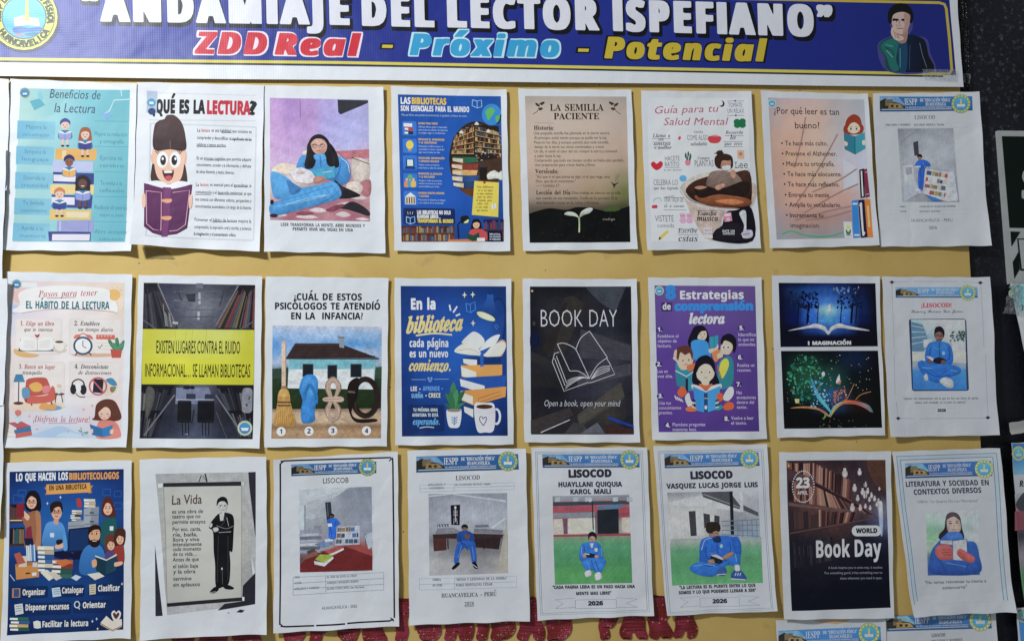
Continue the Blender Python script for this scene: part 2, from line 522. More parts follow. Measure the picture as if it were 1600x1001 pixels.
        def colf(P):
            A, B, C, D = Q
            uu = np.full(len(P), .5); vv = np.full(len(P), .5)
            for _ in range(5):
                f = pt(uu, vv) - P
                du = (B - A) * (1 - vv)[:, None] + (C - D) * vv[:, None]; dv = (D - A) * (1 - uu)[:, None] + (C - B) * uu[:, None]
                dt = du[:, 0] * dv[:, 1] - du[:, 1] * dv[:, 0]
                uu = uu - (f[:, 0] * dv[:, 1] - f[:, 1] * dv[:, 0]) / dt; vv = vv - (du[:, 0] * f[:, 1] - du[:, 1] * f[:, 0]) / dt
            return smp(uu, vv)
        s.add(T, colf)
    def t(s, c, text, x0, y0, x1, h, st='r', off=0, y1=None, ol=None, olw=.04, lean=0, main=.05):
        if ol: s.t(ol, text, x0, y0, x1, h, st, off + olw, y1, None, 0, lean)
        T = []; x = 0
        x_min = None
        for ch in text:
            tri, adv, n = glyph(ch, st, off)
            if n: T.append(tri + np.array([x, 0]))
            x += adv + (1.8 * off[0] if isinstance(off, tuple) else 0)
        if not T: return
        T = np.concatenate(T)
        o_ = off[0] - main if isinstance(off, tuple) else off
        a, b = T[..., 0].min() + o_, T[..., 0].max() - o_
        sc = h / CAPH[st]
        if x1 is None: x1 = x0 + (b - a) * sc
        X = (T[..., 0] - a) / (b - a) * (x1 - x0); Y = T[..., 1] * sc
        slope = s.sh.ex[1] if y1 is None else (y1 - y0) / (x1 - x0)
        lx = s.sh.ey[0] - lean
        P = np.stack([x0 + X - Y * lx, y0 + X * slope - Y], -1)
        s.add(P, c)
    def arc(s, c, text, cx, cy, r, a0, a1, h, st='b', off=0, out=True):
        n = len(text)
        T = []
        for i, ch in enumerate(text):
            tri, adv, k = glyph(ch, st, off)
            if not k: continue
            a = math.radians(a0 + (a1 - a0) * i / (n - 1))
            q = (tri - np.array([adv / 2, 0])) * h / CAPH[st]
            X, Y = q[..., 0], q[..., 1]
            ux, uy = math.cos(a), math.sin(a)       # radial
            if out: P = np.stack([cx + ux * (r + Y) - uy * X, cy + uy * (r + Y) + ux * X], -1)
            else: P = np.stack([cx + ux * (r - Y) + uy * X, cy + uy * (r - Y) - ux * X], -1)
            T.append(P)
        s.add(np.concatenate(T), c)
    def shelf(s, quad, rows, n, pal, seed=0, back=None, plank=None, pw=.1, lo=.6):
        Q = pairs(quad); r = random.Random(seed)
        def pt(u, v): return Q[0] * (1 - u) * (1 - v) + Q[1] * u * (1 - v) + Q[2] * u * v + Q[3] * (1 - u) * v
        if back: s.poly(back, Q)
        by = {}
        for j in range(rows):
            v1 = (j + 1 - pw) / rows
            x = 0.0
            while x < 1:
                w = r.uniform(.5, 1.6) / n
                x1 = min(x + w, 1)
                if r.random() < .93:
                    hh = (1 - pw) / rows * r.uniform(lo, .96)
                    k = r.choice(pal)
                    by.setdefault(k, []).append(np.array([pt(x, v1 - hh), pt(x1 - .12 * w, v1 - hh), pt(x1 - .12 * w, v1), pt(x, v1)]))
                x = x1
            if plank: by.setdefault(plank, []).append(np.array([pt(0, v1), pt(1, v1), pt(1, (j + 1) / rows), pt(0, (j + 1) / rows)]))
        s.merge(by)
    def merge(s, by):
        """many small quads that do not overlap each other, one layer"""
        allq = [q for k in by for q in by[k]]
        parts = [split_tris(np.concatenate([q[[[0, 1, 2], [0, 2, 3]]] for q in by[k]]), 7.0 * s.sh.k) for k in by]
        T = np.concatenate(parts)
        cols = np.concatenate([np.tile(s.sh.col(k), (len(t) * 3, 1)) for k, t in zip(by, parts)])
        lo, hi = T.reshape(-1, 2).min(0), T.reshape(-1, 2).max(0)
        lay = 1
        for (a, b, l) in s.sh.boxes:
            if a[0] < hi[0] and b[0] > lo[0] and a[1] < hi[1] and b[1] > lo[1] and l >= lay: lay = l + 1
        s.sh.boxes.append((lo, hi, lay))
        s.T.append(T.reshape(-1, 2)); s.C.append(cols); s.Z.append(np.full(len(T) * 3, .00006 + lay * s.sh.STEP))
    def dots(s, pal, n, region, r0, r1, seed=0):
        """speckles inside region(x,y)->bool given as (x0,y0,x1,y1[,fn])"""
        r = random.Random(seed); by = {}; k = 0
        x0, y0, x1, y1 = region[:4]; fn = region[4] if len(region) > 4 else None
        while k < n:
            x, y = r.uniform(x0, x1), r.uniform(y0, y1)
            if fn and not fn(x, y): continue
            a = r.uniform(0, 3.14); q = r.uniform(r0, r1); b = q * r.uniform(.4, 1)
            ca, sa = math.cos(a), math.sin(a)
            P = np.array([(x + q * ca, y + q * sa), (x - b * sa, y + b * ca), (x - q * ca, y - q * sa), (x + b * sa, y - b * ca)])
            by.setdefault(r.choice(pal), []).append(P); k += 1
        s.merge(by)
    # --- little pictures used more than once
    def stack(s, x, y, w, h, cols, pages='f0e8dc', lean=6, seed=0):
        """a pile of books, bottom at y; cols from the top"""
        r = random.Random(seed); n = len(cols); bh = h / n
        for i, c in enumerate(cols):
            yy = y - h + i * bh; dx = r.uniform(-lean, lean)
            s.p(c, x + dx, yy, x + w + dx, yy + bh * .1, x + w + dx, yy + bh * .98, x + dx, yy + bh * .88)
            s.p(pages, x + dx - w * .0, yy + bh * .22, x + dx + w * .42, yy + bh * .26, x + dx + w * .42, yy + bh * .84, x + dx, yy + bh * .74)
    def open_book(s, c, x, y, w, h, page='f4efe6'):
        """open book seen from the front, cover towards the viewer"""
        s.m(page, x - w * .48, y - h * .52, x - w * .2, y - h * .5, x, y - h * .3, x + w * .2, y - h * .5, x + w * .48, y - h * .52, x + w * .3, y, x, y + h * .1, x - w * .3, y)
        s.p(c, x - w * .5, y - h * .42, x, y - h * .2, x, y + h * .52, x - w * .45, y + h * .34)
        s.p(c, x + w * .5, y - h * .42, x, y - h * .2, x, y + h * .52, x + w * .45, y + h * .34)
        s.l('28406a', max(w * .02, 1), x, y - h * .2, x, y + h * .52)
    def head(s, x, y, r, hair, skin, long=False, turn=0, eyes=True):
        if long:
            s.m(hair, x - r * 1.1, y - r * .3, x - r * .6, y - r * 1.2, x + r * .6, y - r * 1.2, x + r * 1.15, y - r * .3, x + r * 1.25, y + r * 1.4, x + r * .5, y + r * 1.5, x - r * .5, y + r * 1.5, x - r * 1.3, y + r * 1.4)
        s.e(skin, x + turn, y + r * .08, r * .82, r)
        s.m(hair, x - r, y + r * .1, x - r * .95, y - r * .7, x, y - r * 1.25, x + r * .95, y - r * .7, x + r, y + r * .1, x + r * .6, y - r * .35, x + turn, y - r * .5, x - r * .6, y - r * .3)
        if eyes:
            for k in (-1, 1):
                s.e('2a2024', x + turn + k * r * .34, y + r * .15, r * .1, r * .1, n=8)
            s.l('8a4a40', r * .12, x + turn - r * .2, y + r * .6, x + turn + r * .2, y + r * .6)
    def reader(s, x, y, r, hair, skin, shirt, book, long=False, legs=None):
        s.head(x, y, r, hair, skin, long)
        s.p(skin, x - r * .3, y + r * .9, x + r * .3, y + r * .9, x + r * .3, y + r * 1.4, x - r * .3, y + r * 1.4)
        s.m(shirt, x - r * .5, y + r * 1.2, x + r * .5, y + r * 1.2, x + r * 1.3, y + r * 1.7, x + r * 1.35, y + r * 2.8, x, y + r * 3.1, x - r * 1.35, y + r * 2.8, x - r * 1.3, y + r * 1.7)
        if legs:
            for k in (-1, 1):
                s.l(legs, r * .45, x + k * r * .45, y + r * 2.9, x + k * r * .5, y + r * 4.2)
                s.e('30303c', x + k * r * .5, y + r * 4.3, r * .35, r * .2)
        s.open_book(book, x, y + r * 2.3, r * 2.6, r * 1.6)
    def emblem(s, x, y, r, text=False, ring='a0a66c'):
        s.e('4a5a3a', x, y, r * 1.03); s.e(ring, x, y, r); s.e('3f7a56', x, y, r * .74); s.e('4c94b8>3876a4', x, y, r * .7)
        s.p('e8e4d8', x - r * .42, y + r * .02, x, y + r * .1, x + r * .42, y + r * .02, x + r * .42, y + r * .34, x, y + r * .4, x - r * .42, y + r * .34)
        s.p('e0a848', x - r * .07, y - r * .5, x + r * .07, y - r * .5, x + r * .1, y + r * .1, x - r * .1, y + r * .1)
        s.m('4a86a8', x - r * .5, y + r * .4, x, y + r * .32, x + r * .5, y + r * .4, x + r * .3, y + r * .58, x - r * .3, y + r * .58)
        if not text:
            t = [i * 24 for i in range(15)]
            by = {'6a7a48': []}
            for a in t:
                ca, sa = math.cos(math.radians(a)), math.sin(math.radians(a))
                c = np.array([x + ca * r * .86, y + sa * r * .86]); d = np.array([ca, sa]) * r * .07; n = np.array([-sa, ca]) * r * .05
                by['6a7a48'].append(np.array([c - d - n, c + d - n, c + d + n, c - d + n]))
            s.merge(by)

def small_emblem(sh, x, y, r):
    a = sh.part('emblem'); a.e('e0e4e0', x, y, r * 1.05); a.e('8fae8a', x, y, r); a.e('4a9ad0>2f6fb0', x, y, r * .78)
    a.p('e4ecf0', x - r * .45, y, x + r * .45, y, x + r * .4, y + r * .35, x - r * .4, y + r * .35)

def letterhead(sh, quad, em, blue=('2f6598', '245488'), fade=False):
    """printed strip with a building picture, the institute's name and its emblem; em = (x, y, r)"""
    Q = pairs(quad)
    def pt(u, v):
        return Q[0] * (1 - u) * (1 - v) + Q[1] * u * (1 - v) + Q[2] * u * v + Q[3] * (1 - u) * v
    a = sh.part('letterhead')
    a.poly(blue[0] + '>' + blue[1], Q)
    a.poly('2c4c70', np.array([pt(0, .88), pt(1, .88), pt(1, 1), pt(0, 1)]))
    a.poly('b8ccd8', np.array([pt(.02, .84), pt(.78, .84), pt(.78, .88), pt(.02, .88)]))
    b = sh.part('building_picture', a)
    b.poly('6a90b4', np.array([pt(.0, .04), pt(.2, .04), pt(.27, .5), pt(.24, .8), pt(0, .82)]))
    b.poly('2f2b26', np.array([pt(.0, .3), pt(.06, .12), pt(.1, .3), pt(.22, .45), pt(.3, .8), pt(0, .82)]))
    b.poly('6a5e48', np.array([pt(.06, .2), pt(.14, .18), pt(.15, .6), pt(.06, .62)]))
    b.poly('8c7448', np.array([pt(.1, .45), pt(.22, .48), pt(.26, .78), pt(.09, .8)]))
    b.poly('3a2c24', np.array([pt(.12, .55), pt(.15, .55), pt(.15, .72), pt(.12, .72)]))
    b.poly('3a2c24', np.array([pt(.175, .57), pt(.2, .57), pt(.2, .73), pt(.175, .73)]))
    c = sh.part('lettering', a)
    H = np.hypot(*(Q[3] - Q[0])); 
    def tx(s_, u0, u1, v, h, st, off, colr):
        A, B = pt(u0, v), pt(u1, v)
        c.t(colr, s_, A[0], A[1], B[0], h * H, st, off, y1=B[1])
    tx('IESPP', .27, .41, .56, .42, 's', 0, 'e8ecf0')
    tx('DE "EDUCACIÓN FÍSICA"', .44, .77, .34, .2, 's', .01, 'd4e0ea')
    tx('HUANCAVELICA', .5, .72, .62, .2, 's', .01, 'd4e0ea')
    tx('R.M. INSTITUTO DE EDUCACION SUPERIOR PEDAGOGICO PUBLICO', .28, .78, .78, .09, 'b', 0, 'c4d4e0')
    d = sh.part('emblem', a)
    d.emblem(*em)
    return a

ROWS = 'posters in three rows on the yellow board'

# ================================================================== the wall and the board
def tag(o, label, cat, group=None):
    o['label'] = label; o['category'] = cat
    if group: o['group'] = group
    return o

def slab(name, pts, y0, y1, mat, parent=None):
    """flat prism from chart points; y0 front (towards the room), y1 back"""
    w = wall(np.array(pts)[:, 0], np.array(pts)[:, 1]); n = len(w)
    c = w.mean(0) if parent is None else np.zeros(2)
    me = bpy.data.meshes.new(name)
    V = [(x - c[0], y0, z - c[1]) for x, z in w] + [(x - c[0], y1, z - c[1]) for x, z in w]
    F = [tuple(range(n))[::-1], tuple(range(n, 2 * n))] + [(i, (i + 1) % n, n + (i + 1) % n, n + i) for i in range(n)]
    me.from_pydata(V, [], F); me.validate(); me.update()
    import bmesh
    bm = bmesh.new(); bm.from_mesh(me); bmesh.ops.recalc_face_normals(bm, faces=bm.faces); bm.to_mesh(me); bm.free()
    me.materials.append(mat)
    o = bpy.data.objects.new(name, me); COL.objects.link(o)
    if parent is None: o.location = (c[0], 0, c[1])
    else: o.parent = parent
    return o

def wall_mat():
    m, nt, N, L, B = new_mat('black_painted_plaster')
    geo = N.new('ShaderNodeNewGeometry')
    n1 = N.new('ShaderNodeTexNoise'); n1.inputs['Scale'].default_value = 95; n1.inputs['Detail'].default_value = 8; n1.inputs['Roughness'].default_value = .7
    n2 = N.new('ShaderNodeTexNoise'); n2.inputs['Scale'].default_value = 5; n2.inputs['Detail'].default_value = 4
    for n in (n1, n2): L.new(geo.outputs['Position'], n.inputs['Vector'])
    r = N.new('ShaderNodeValToRGB'); r.color_ramp.elements[0].color = (.0035, .004, .007, 1); r.color_ramp.elements[1].color = (.012, .013, .022, 1)
    r.color_ramp.elements[0].position = .35; r.color_ramp.elements[1].position = .7
    L.new(n2.outputs['Fac'], r.inputs[0])
    # pale bluish flecks over the black, thicker near the top
    sp = N.new('ShaderNodeMapRange'); sp.inputs['From Min'].default_value = .54; sp.inputs['From Max'].default_value = .68
    L.new(n1.outputs['Fac'], sp.inputs['Value'])
    sx = N.new('ShaderNodeSeparateXYZ'); L.new(geo.outputs['Position'], sx.inputs[0])
    hh = N.new('ShaderNodeMapRange'); hh.inputs['From Min'].default_value = 1.72; hh.inputs['From Max'].default_value = 1.95
    hh.inputs['To Min'].default_value = .06
    L.new(sx.outputs['Z'], hh.inputs['Value'])
    mm = N.new('ShaderNodeMath'); mm.operation = 'MULTIPLY'; L.new(sp.outputs[0], mm.inputs[0]); L.new(hh.outputs[0], mm.inputs[1])
    mk = N.new('ShaderNodeMath'); mk.operation = 'MULTIPLY'; mk.inputs[1].default_value = .6
    L.new(mm.outputs[0], mk.inputs[0])
    mx = N.new('ShaderNodeMixRGB'); mx.inputs[2].default_value = (.16, .175, .23, 1)
    L.new(mk.outputs[0], mx.inputs[0]); L.new(r.outputs[0], mx.inputs[1])
    L.new(mx.outputs[0], B.inputs['Base Color'])
    B.inputs['Roughness'].default_value = .38; B.inputs['Specular IOR Level'].default_value = .35
    b = N.new('ShaderNodeBump'); b.inputs['Strength'].default_value = .6; b.inputs['Distance'].default_value = .004
    L.new(n1.outputs['Fac'], b.inputs['Height']); L.new(b.outputs[0], B.inputs['Normal'])
    return m

def board_mat():
    m, nt, N, L, B = new_mat('yellow_board_paper')
    geo = N.new('ShaderNodeNewGeometry')
    n1 = N.new('ShaderNodeTexNoise'); n1.inputs['Scale'].default_value = 7; n1.inputs['Detail'].default_value = 6
    n2 = N.new('ShaderNodeTexNoise'); n2.inputs['Scale'].default_value = 160; n2.inputs['Detail'].default_value = 3
    for n in (n1, n2): L.new(geo.outputs['Position'], n.inputs['Vector'])
    r = N.new('ShaderNodeValToRGB')
    e = r.color_ramp.elements; e[0].color = (.63, .425, .125, 1); e[1].color = (.74, .525, .185, 1); e[0].position = .3; e[1].position = .7
    L.new(n1.outputs['Fac'], r.inputs[0])
    # scuffs
    v = N.new('ShaderNodeTexNoise'); v.inputs['Scale'].default_value = 28; v.inputs['Detail'].default_value = 5
    L.new(geo.outputs['Position'], v.inputs['Vector'])
    sc = N.new('ShaderNodeMapRange'); sc.inputs['From Min'].default_value = .62; sc.inputs['From Max'].default_value = .74; sc.inputs['To Max'].default_value = .30
    L.new(v.outputs['Fac'], sc.inputs['Value'])
    mx = N.new('ShaderNodeMixRGB'); mx.inputs[2].default_value = (.30, .21, .10, 1)
    L.new(sc.outputs[0], mx.inputs[0]); L.new(r.outputs[0], mx.inputs[1])
    pv = N.new('ShaderNodeTexVoronoi'); pv.inputs['Scale'].default_value = 26; L.new(geo.outputs['Position'], pv.inputs['Vector'])   # old pin holes
    ph = N.new('ShaderNodeMath'); ph.operation = 'LESS_THAN'; ph.inputs[1].default_value = .034; L.new(pv.outputs['Distance'], ph.inputs[0])
    mp = N.new('ShaderNodeMixRGB'); mp.inputs[2].default_value = (.12, .08, .04, 1)
    L.new(ph.outputs[0], mp.inputs[0]); L.new(mx.outputs[0], mp.inputs[1])
    L.new(mp.outputs[0], B.inputs['Base Color'])
    B.inputs['Roughness'].default_value = .5; B.inputs['Specular IOR Level'].default_value = .3
    b1 = N.new('ShaderNodeBump'); b1.inputs['Strength'].default_value = .25; b1.inputs['Distance'].default_value = .012
    L.new(n1.outputs['Fac'], b1.inputs['Height'])
    b2 = N.new('ShaderNodeBump'); b2.inputs['Strength'].default_value = .08; b2.inputs['Distance'].default_value = .001
    L.new(n2.outputs['Fac'], b2.inputs['Height']); L.new(b1.outputs[0], b2.inputs['Normal'])
    L.new(b2.outputs[0], B.inputs['Normal'])
    return m

# ------- wall behind everything
me = bpy.data.meshes.new('wall')
me.from_pydata([(-2.5, .012, 0), (2.5, .012, 0), (2.5, .012, 3.4), (-2.5, .012, 3.4)], [], [(0, 1, 2, 3)])
me.materials.append(wall_mat())
w_ = bpy.data.objects.new('wall', me); COL.objects.link(w_); w_['kind'] = 'structure'
w_['label'] = 'black painted rough wall behind the yellow board'; w_['category'] = 'wall'
bo = slab('notice_board', [(-260, -60), (1489, -60), (1514, 389), (1532, 690), (1566, 1300), (-260, 1300)], 0.0, .011, board_mat())
tag(bo, 'mustard yellow notice board carrying three rows of posters under the banner', 'notice board')

# ------- banner
B = Sheet('banner', 'long blue vinyl banner with white block letters across the top of the board', 'banner', None, (0, 0), 1.0,
          (-70, -120, 1489, -75, 1501, 139, -70, 121), z0=.003, bot=.0035, wave=.0008, right=.001, wr=.0006, mat=VINYL, seed=4,
          grid=(150, 26), gain=.82)
a = B.part('blue_field')
a.g((-70, -110, 1476, -62, 1490, 120, -70, 97), ['3c4698 333c96 28368e 25338a 25338a 242f84 222c7e', '464f9c 38429a 2b3a90 25338a 25338a 242f84 222c7e', '3e4a98 3a4498 2b3a90 25338a 25338a 242f84 222c7c'])  # glare painted in: the blue turns paler towards the left end
a = B.part('border_line')
a.l('2a2c40', 7, -70, 95.5, 530, 101.8, 1060, 112, 1470, 119.6)
a.l('d8c94a', 4.6, -70, 93.5, 530, 100, 1060, 110.4, 1470, 118)
a.l('c9b03a', 4.2, 1140, -.5, 1465, 6.5, 1473, 9, 1476, 16, 1480, 60, 1483.5, 112, 1480, 117.5, 1468, 118)
a = B.part('title')
TT = '“ANDAMIAJE DEL LECTOR ISPEFIANO”'
def ttl(c, dx, dy, off):
    for w_, x0, y0, x1, y1 in (('“ANDAMIAJE', 128, 34.2, 547, 40.5), ('DEL', 566, 41.6, 679, 44), ('LECTOR', 699, 44, 936, 48.8), ('ISPEFIANO”', 957, 49.6, 1300, 59.5)):
        a.t(c, w_, x0 + dx, y0 + dy, x1 + dx, 48, 'b', off, y1=y1 + dy)
ttl('16161f', 2.4, 3.2, (.085, .045)); ttl('dcdce4', 0, 0, (.05, .01))
a = B.part('subtitle')
def sub(s_, x0, y0, x1, y1, h, c, o, off=(.035, .01)):
    a.t(o, s_, x0, y0, x1, h, 'bi', (off[0] + .035, off[1] + .03), y1=y1, main=.035); a.t(c, s_, x0, y0, x1, h, 'bi', off, y1=y1, main=.035)
sub('ZDD', 305, 85.5, 419, 87, 33.5, 'cc2638', 'f0d8e0'); sub('Real', 430, 87, 566, 89.8, 33, 'd02838', 'f0d8e0')
sub('Próximo', 640, 88, 874, 91.5, 33, '2f9fd0', 'bfe4f0')
sub('Potencial', 943, 93, 1198, 98, 33, 'c9b028', '1c1a20')
for x, y in ((597, 74), (902, 80)): 
    a.p('1c1a20', x - 2, y - 4.4, x + 20, y - 4, x + 18.5, y + 5.6, x - 4, y + 5.2); a.p('d0b834', x + 1, y - 2, x + 17.5, y - 1.6, x + 16.5, y + 3.4, x, y + 3)
a = B.part('emblem')
a.e('2c3056', 41, 33, 55, 52); a.e('dcd84e', 39.5, 29, 52, 51); a.e('3f5a34', 39.5, 29, 48.5, 47.5); a.e('cfd248', 39.5, 29, 47, 46); a.e('3a6a80', 39.5, 29, 35.5, 34.5)
a.e('5fc4d4>4aa4d8', 39.5, 29, 33.5, 32.5)
a.p('e8d4b0', 24, 30, 38, 26, 46, 29, 62, 31, 64, 43, 44, 41, 25, 43); a.l('b09a80', 1, 45, 29, 44, 41)
a.p('e0b850', 42.5, 2, 46, 2, 48, 34, 41, 34); a.m('3f6fb4', 22, 46, 34, 43, 48, 46, 64, 44, 66, 50, 46, 52, 26, 54); a.m('c46a70', 26, 54, 36, 55, 40, 58, 30, 57)
a.m('3a78a0', 40, 55, 56, 52, 62, 54, 48, 58)
a.arc('26301c', 'IESPP DE EDUCACIÓN FÍSICA', 39.5, 29, 36.6, 172, 368, 9, 'b', .03)
a.arc('26301c', 'HUANCAVELICA', 39.5, 29, 45, 146, 34, 9, 'b', .03, out=False)
a = B.part('portrait')
pp = lambda *v: [k for i in range(0, len(v), 2) for k in (1060 + v[i] / 2.963, v[i + 1] / 2.963)]
a.m('4a488c', *pp(966, 60, 1020, 20, 1074, 60, 1076, 140, 1066, 165, 1140, 186, 1156, 250, 1170, 338, 962, 338, 914, 215, 980, 165, 964, 100))
a.m('1f5a50|142440|0a0d18', *pp(990, 172, 1060, 165, 1128, 190, 1148, 260, 1164, 334, 972, 334, 946, 268, 920, 214))
a.m('24706a', *pp(985, 182, 1012, 200, 1000, 280, 1012, 330, 976, 330, 955, 270, 930, 216)); a.l('46a090', 1.6, *pp(950, 212, 985, 222)); a.l('9cc4bc', .8, *pp(956, 240, 984, 272)); a.l('1a3430', 1.2, *pp(950, 226, 980, 240, 990, 262))
a.m('204a68', *pp(1012, 205, 1050, 205, 1046, 330, 1012, 330)); a.l('5fb0c0', .8, *pp(1018, 230, 1018, 320)); a.l('7a8ca0', .7, *pp(1108, 205, 1120, 260, 1140, 320)); a.l('4a5a78', .8, *pp(1064, 215, 1060, 330))
a.m('a88474', *pp(990, 130, 1050, 130, 1052, 180, 1040, 205, 1010, 200)); 
a.m('d4b4a8', *pp(978, 60, 1020, 40, 1062, 62, 1064, 110, 1052, 145, 1024, 166, 994, 146, 978, 105))
a.m('100e14', *pp(968, 114, 962, 72, 982, 36, 1020, 22, 1060, 34, 1080, 74, 1074, 112, 1062, 108, 1062, 86, 1052, 68, 1030, 62, 1004, 66, 988, 76, 982, 92, 980, 112))
a.p('2a2022', *pp(984, 92, 1012, 94, 1012, 103, 984, 104)); a.p('2a2022', *pp(1024, 94, 1052, 92, 1052, 104, 1026, 104)); a.m('bc9486', *pp(1036, 70, 1064, 76, 1062, 112, 1050, 146, 1030, 160, 1040, 120)); a.e('f0e8e4', *pp(1000, 106), 2.2, 1); a.e('f0e8e4', *pp(1038, 106), 2.2, 1); a.e('1c1418', *pp(1001, 106), 1, 1); a.e('1c1418', *pp(1037, 106), 1, 1); a.l('7a4a48', 1, *pp(1004, 138, 1034, 138)); a.l('8c6458', .7, *pp(1000, 120, 1006, 130)); a.l('9a7468', .9, *pp(1018, 100, 1012, 124, 1024, 126))
a.m('d8b8aa', *pp(982, 132, 1000, 140, 1010, 168, 1030, 176, 1034, 190, 1010, 196, 990, 186, 976, 160))
for k in range(3): a.l('7a4f48', .7, *pp(988 + k * 8, 150 + k * 6, 998 + k * 9, 182 + k * 3))
B.done()

# ================================================================== first row of posters
def poster(label, o, k, quad, seed, **kw):
    return Sheet('poster', label, 'poster', ROWS, o, k, quad, seed=seed, **kw)

# ---- benefits of reading
s = poster('turquoise poster of children reading on a tall pile of books', (0, 110), 3.336, (60, 48, 720, 75, 697, 948, 30, 940), 1, bl=.002, br=.003)
a = s.part('printed_background')
a.g((112, 98, 683, 108, 662, 898, 75, 895), ['b0dcd8 98d4d8 7cc8d4 74c4d0', 'bce2da a0d8dc 80cad6 78c6d2', 'a4d8dc a8dce0 84ccd8 70c2d0', 'b0dcd8 a8dce0 80cad8 6cc0d0', '98d0d8 98d4dc 78c6d4 66bccc'])
for i, (y0, y1) in enumerate(((268, 362), (400, 495), (535, 622), (670, 755), (800, 892))):
    a.q('78c0dc|8acce0', 96 - i * 5, y0, 292 - i * 7, y1)
for y in (268, 400, 532, 660, 790): a.l('5aaebc', 3, 500, y, 670, y + 3)
a.p('62b6c8', 160, 165, 215, 150, 240, 185, 185, 212); a.p('8ed0dc', 200, 130, 216, 108, 232, 150, 214, 160)
a.l('d8f0f4', 5, 550, 230, 575, 215, 600, 160, 690, 156); a.l('d8f0f4', 4, 636, 108, 640, 140); a.p('8ab8ec', 535, 235, 560, 225, 590, 235, 560, 262)
small_emblem(s, 136, 122, 27)
a = s.part('title')
a.t('3a4a6c', 'Beneficios de', 264, 148, 526, 46, 'r', 0, lean=.14); a.t('3a4a6c', 'la Lectura', 288, 222, 500, 48, 'r', 0, lean=.14)
a = s.part('body_text')
for i, (l1, l2) in enumerate((('Mejora la', 'concentración'), ('Enriquece tu', 'lenguaje'), ('Desarrolla tu', 'creatividad'), ('Te brinda', 'conocimientos'), ('Ayuda a tu', 'memoria'))):
    y = (308, 436, 572, 702, 834)[i]
    a.t('5a8ca6', l1, 142 - i * 6, y, 248 - i * 4, 22, 'r', -.005); a.t('5a8ca6', l2, 126 - i * 4, y + 38, 262 - i * 4, 20, 'r', -.005)
for i, (l1, l2) in enumerate((('Mejora tu redacción', 'y ortografía'), ('Ejercita tu', 'cerebro'), ('Te invita a la', 'reflexión'), ('Reduce el estrés', 'mejora tu ánimo'), ('Abre ventanas', 'a otros mundos'))):
    y = (345, 470, 600, 726, 852)[i]
    a.t('4a8a9c', l1, 498 + (i in (1, 2)) * 30, y, 668 - (i in (1, 2)) * 26, 22, 'r', -.005); a.t('4a8a9c', l2, 525, y + 38, 650, 20, 'r', -.005)
a = s.part('book_stack_illustration')
a.p('3c4690', 258, 842, 480, 842, 480, 893, 264, 893); a.p('ece6f2', 280, 856, 476, 856, 474, 890, 280, 890)
a.p('a4a8dc', 305, 786, 496, 784, 494, 845, 303, 842); a.p('c4c8ec', 316, 790, 326, 790, 324, 840, 314, 840); a.l('8488c8', 3, 470, 788, 468, 842)
a.p('f0cc74', 266, 728, 482, 730, 478, 782, 264, 780); a.p('f4e4bc', 350, 740, 470, 742, 468, 770, 350, 768)
a.p('3c4690', 275, 650, 488, 655, 482, 722, 274, 716); a.p('ece6f2', 275, 662, 395, 664, 394, 704, 275, 700)
a.p('f4d88c', 268, 598, 496, 600, 494, 648, 266, 645); a.p('3c4690', 282, 532, 496, 540, 494, 598, 280, 592); a.p('ece6f2', 284, 546, 400, 548, 398, 584, 284, 580)
a.p('c8ccf0', 280, 475, 492, 480, 490, 532, 278, 530); a.p('f0b860', 296, 410, 512, 414, 506, 474, 292, 468); a.p('f8d8a0', 330, 420, 352, 420, 348, 466, 326, 464)
for (x, y, r, hair, skin, shirt, bk, lg, tag_) in ((345, 285, 26, '3c4a98', 'f2cab4', '2c86b8', 'a4a8e0', False, 1), (450, 335, 27, 'a8603c', 'f2cab4', '2c86b8', '3c4690', True, 1), (366, 475, 27, '2c3474', '9a6450', '2c86b8', 'f0b45c', False, 0), (437, 590, 30, '2a2028', '6e4a3e', '2c86b8', '9aa2e0', True, 1), (316, 645, 27, 'd88450', 'f2cab4', '2c86b8', '2f4698', False, 1)):
    f = s.part('child_illustration'); f.reader(x, y, r, hair, skin, shirt, bk, lg, skin if tag_ else None)
    if y == 590: f.e('2a2028', x, y, r * 1.35); f.e('6e4a3e', x, y + 4, r * .75, r * .85); f.l('f4f0f0', 4, x - 8, y + 16, x + 8, y + 16)
s.done()

# ---- what is reading
s = poster('white poster with brown haired girl behind a purple book, lower left corner curling up', (210, 110), 3.337, (18, 65, 680, 82, 662, 950, 5, 918), 2, bl=.018, br=.004, bot=.004, wave=.002, wr=.0006)
a = s.part('panel_frame'); a.frame('d4d8e0', 7, 82, 290, 632, 880); a.l('d0d4dc', 4, 80, 262, 636, 268); a.l('d4d8e0', 3, 80, 120, 636, 136)
a = s.part('title')
a.t('15171f', '¿QUÉ ES LA', 100, 224, 370, 66, 'b', .03, y1=229); a.t('cc2c40', 'LECTURA', 384, 230, 606, 66, 'b', .03, y1=234); a.t('15171f', '?', 608, 234, 636, 66, 'b', .03)
a = s.part('emblem'); a.q('b4c4dc', 68, 112, 122, 225); a.e('2c4878', 95, 218, 20, 18); a.e('c8d4d8', 93, 172, 27); a.e('7aa8b8', 93, 172, 24); a.e('4a9cd4', 93, 172, 17); a.q('e8f0f4', 82, 168, 104, 180)
a = s.part('girl_illustration')
a.m('4a3230', 96, 500, 118, 400, 165, 420, 165, 570, 140, 590, 92, 578); a.m('4a3230', 235, 430, 262, 470, 280, 575, 262, 592, 232, 585)
a.m('f0bfa0', 90, 450, 110, 430, 118, 480, 98, 490); a.m('f0bfa0', 262, 440, 276, 440, 272, 488, 258, 490)
a.m('f4c6aa', 108, 410, 262, 410, 262, 500, 245, 570, 210, 592, 165, 592, 125, 560, 108, 490)
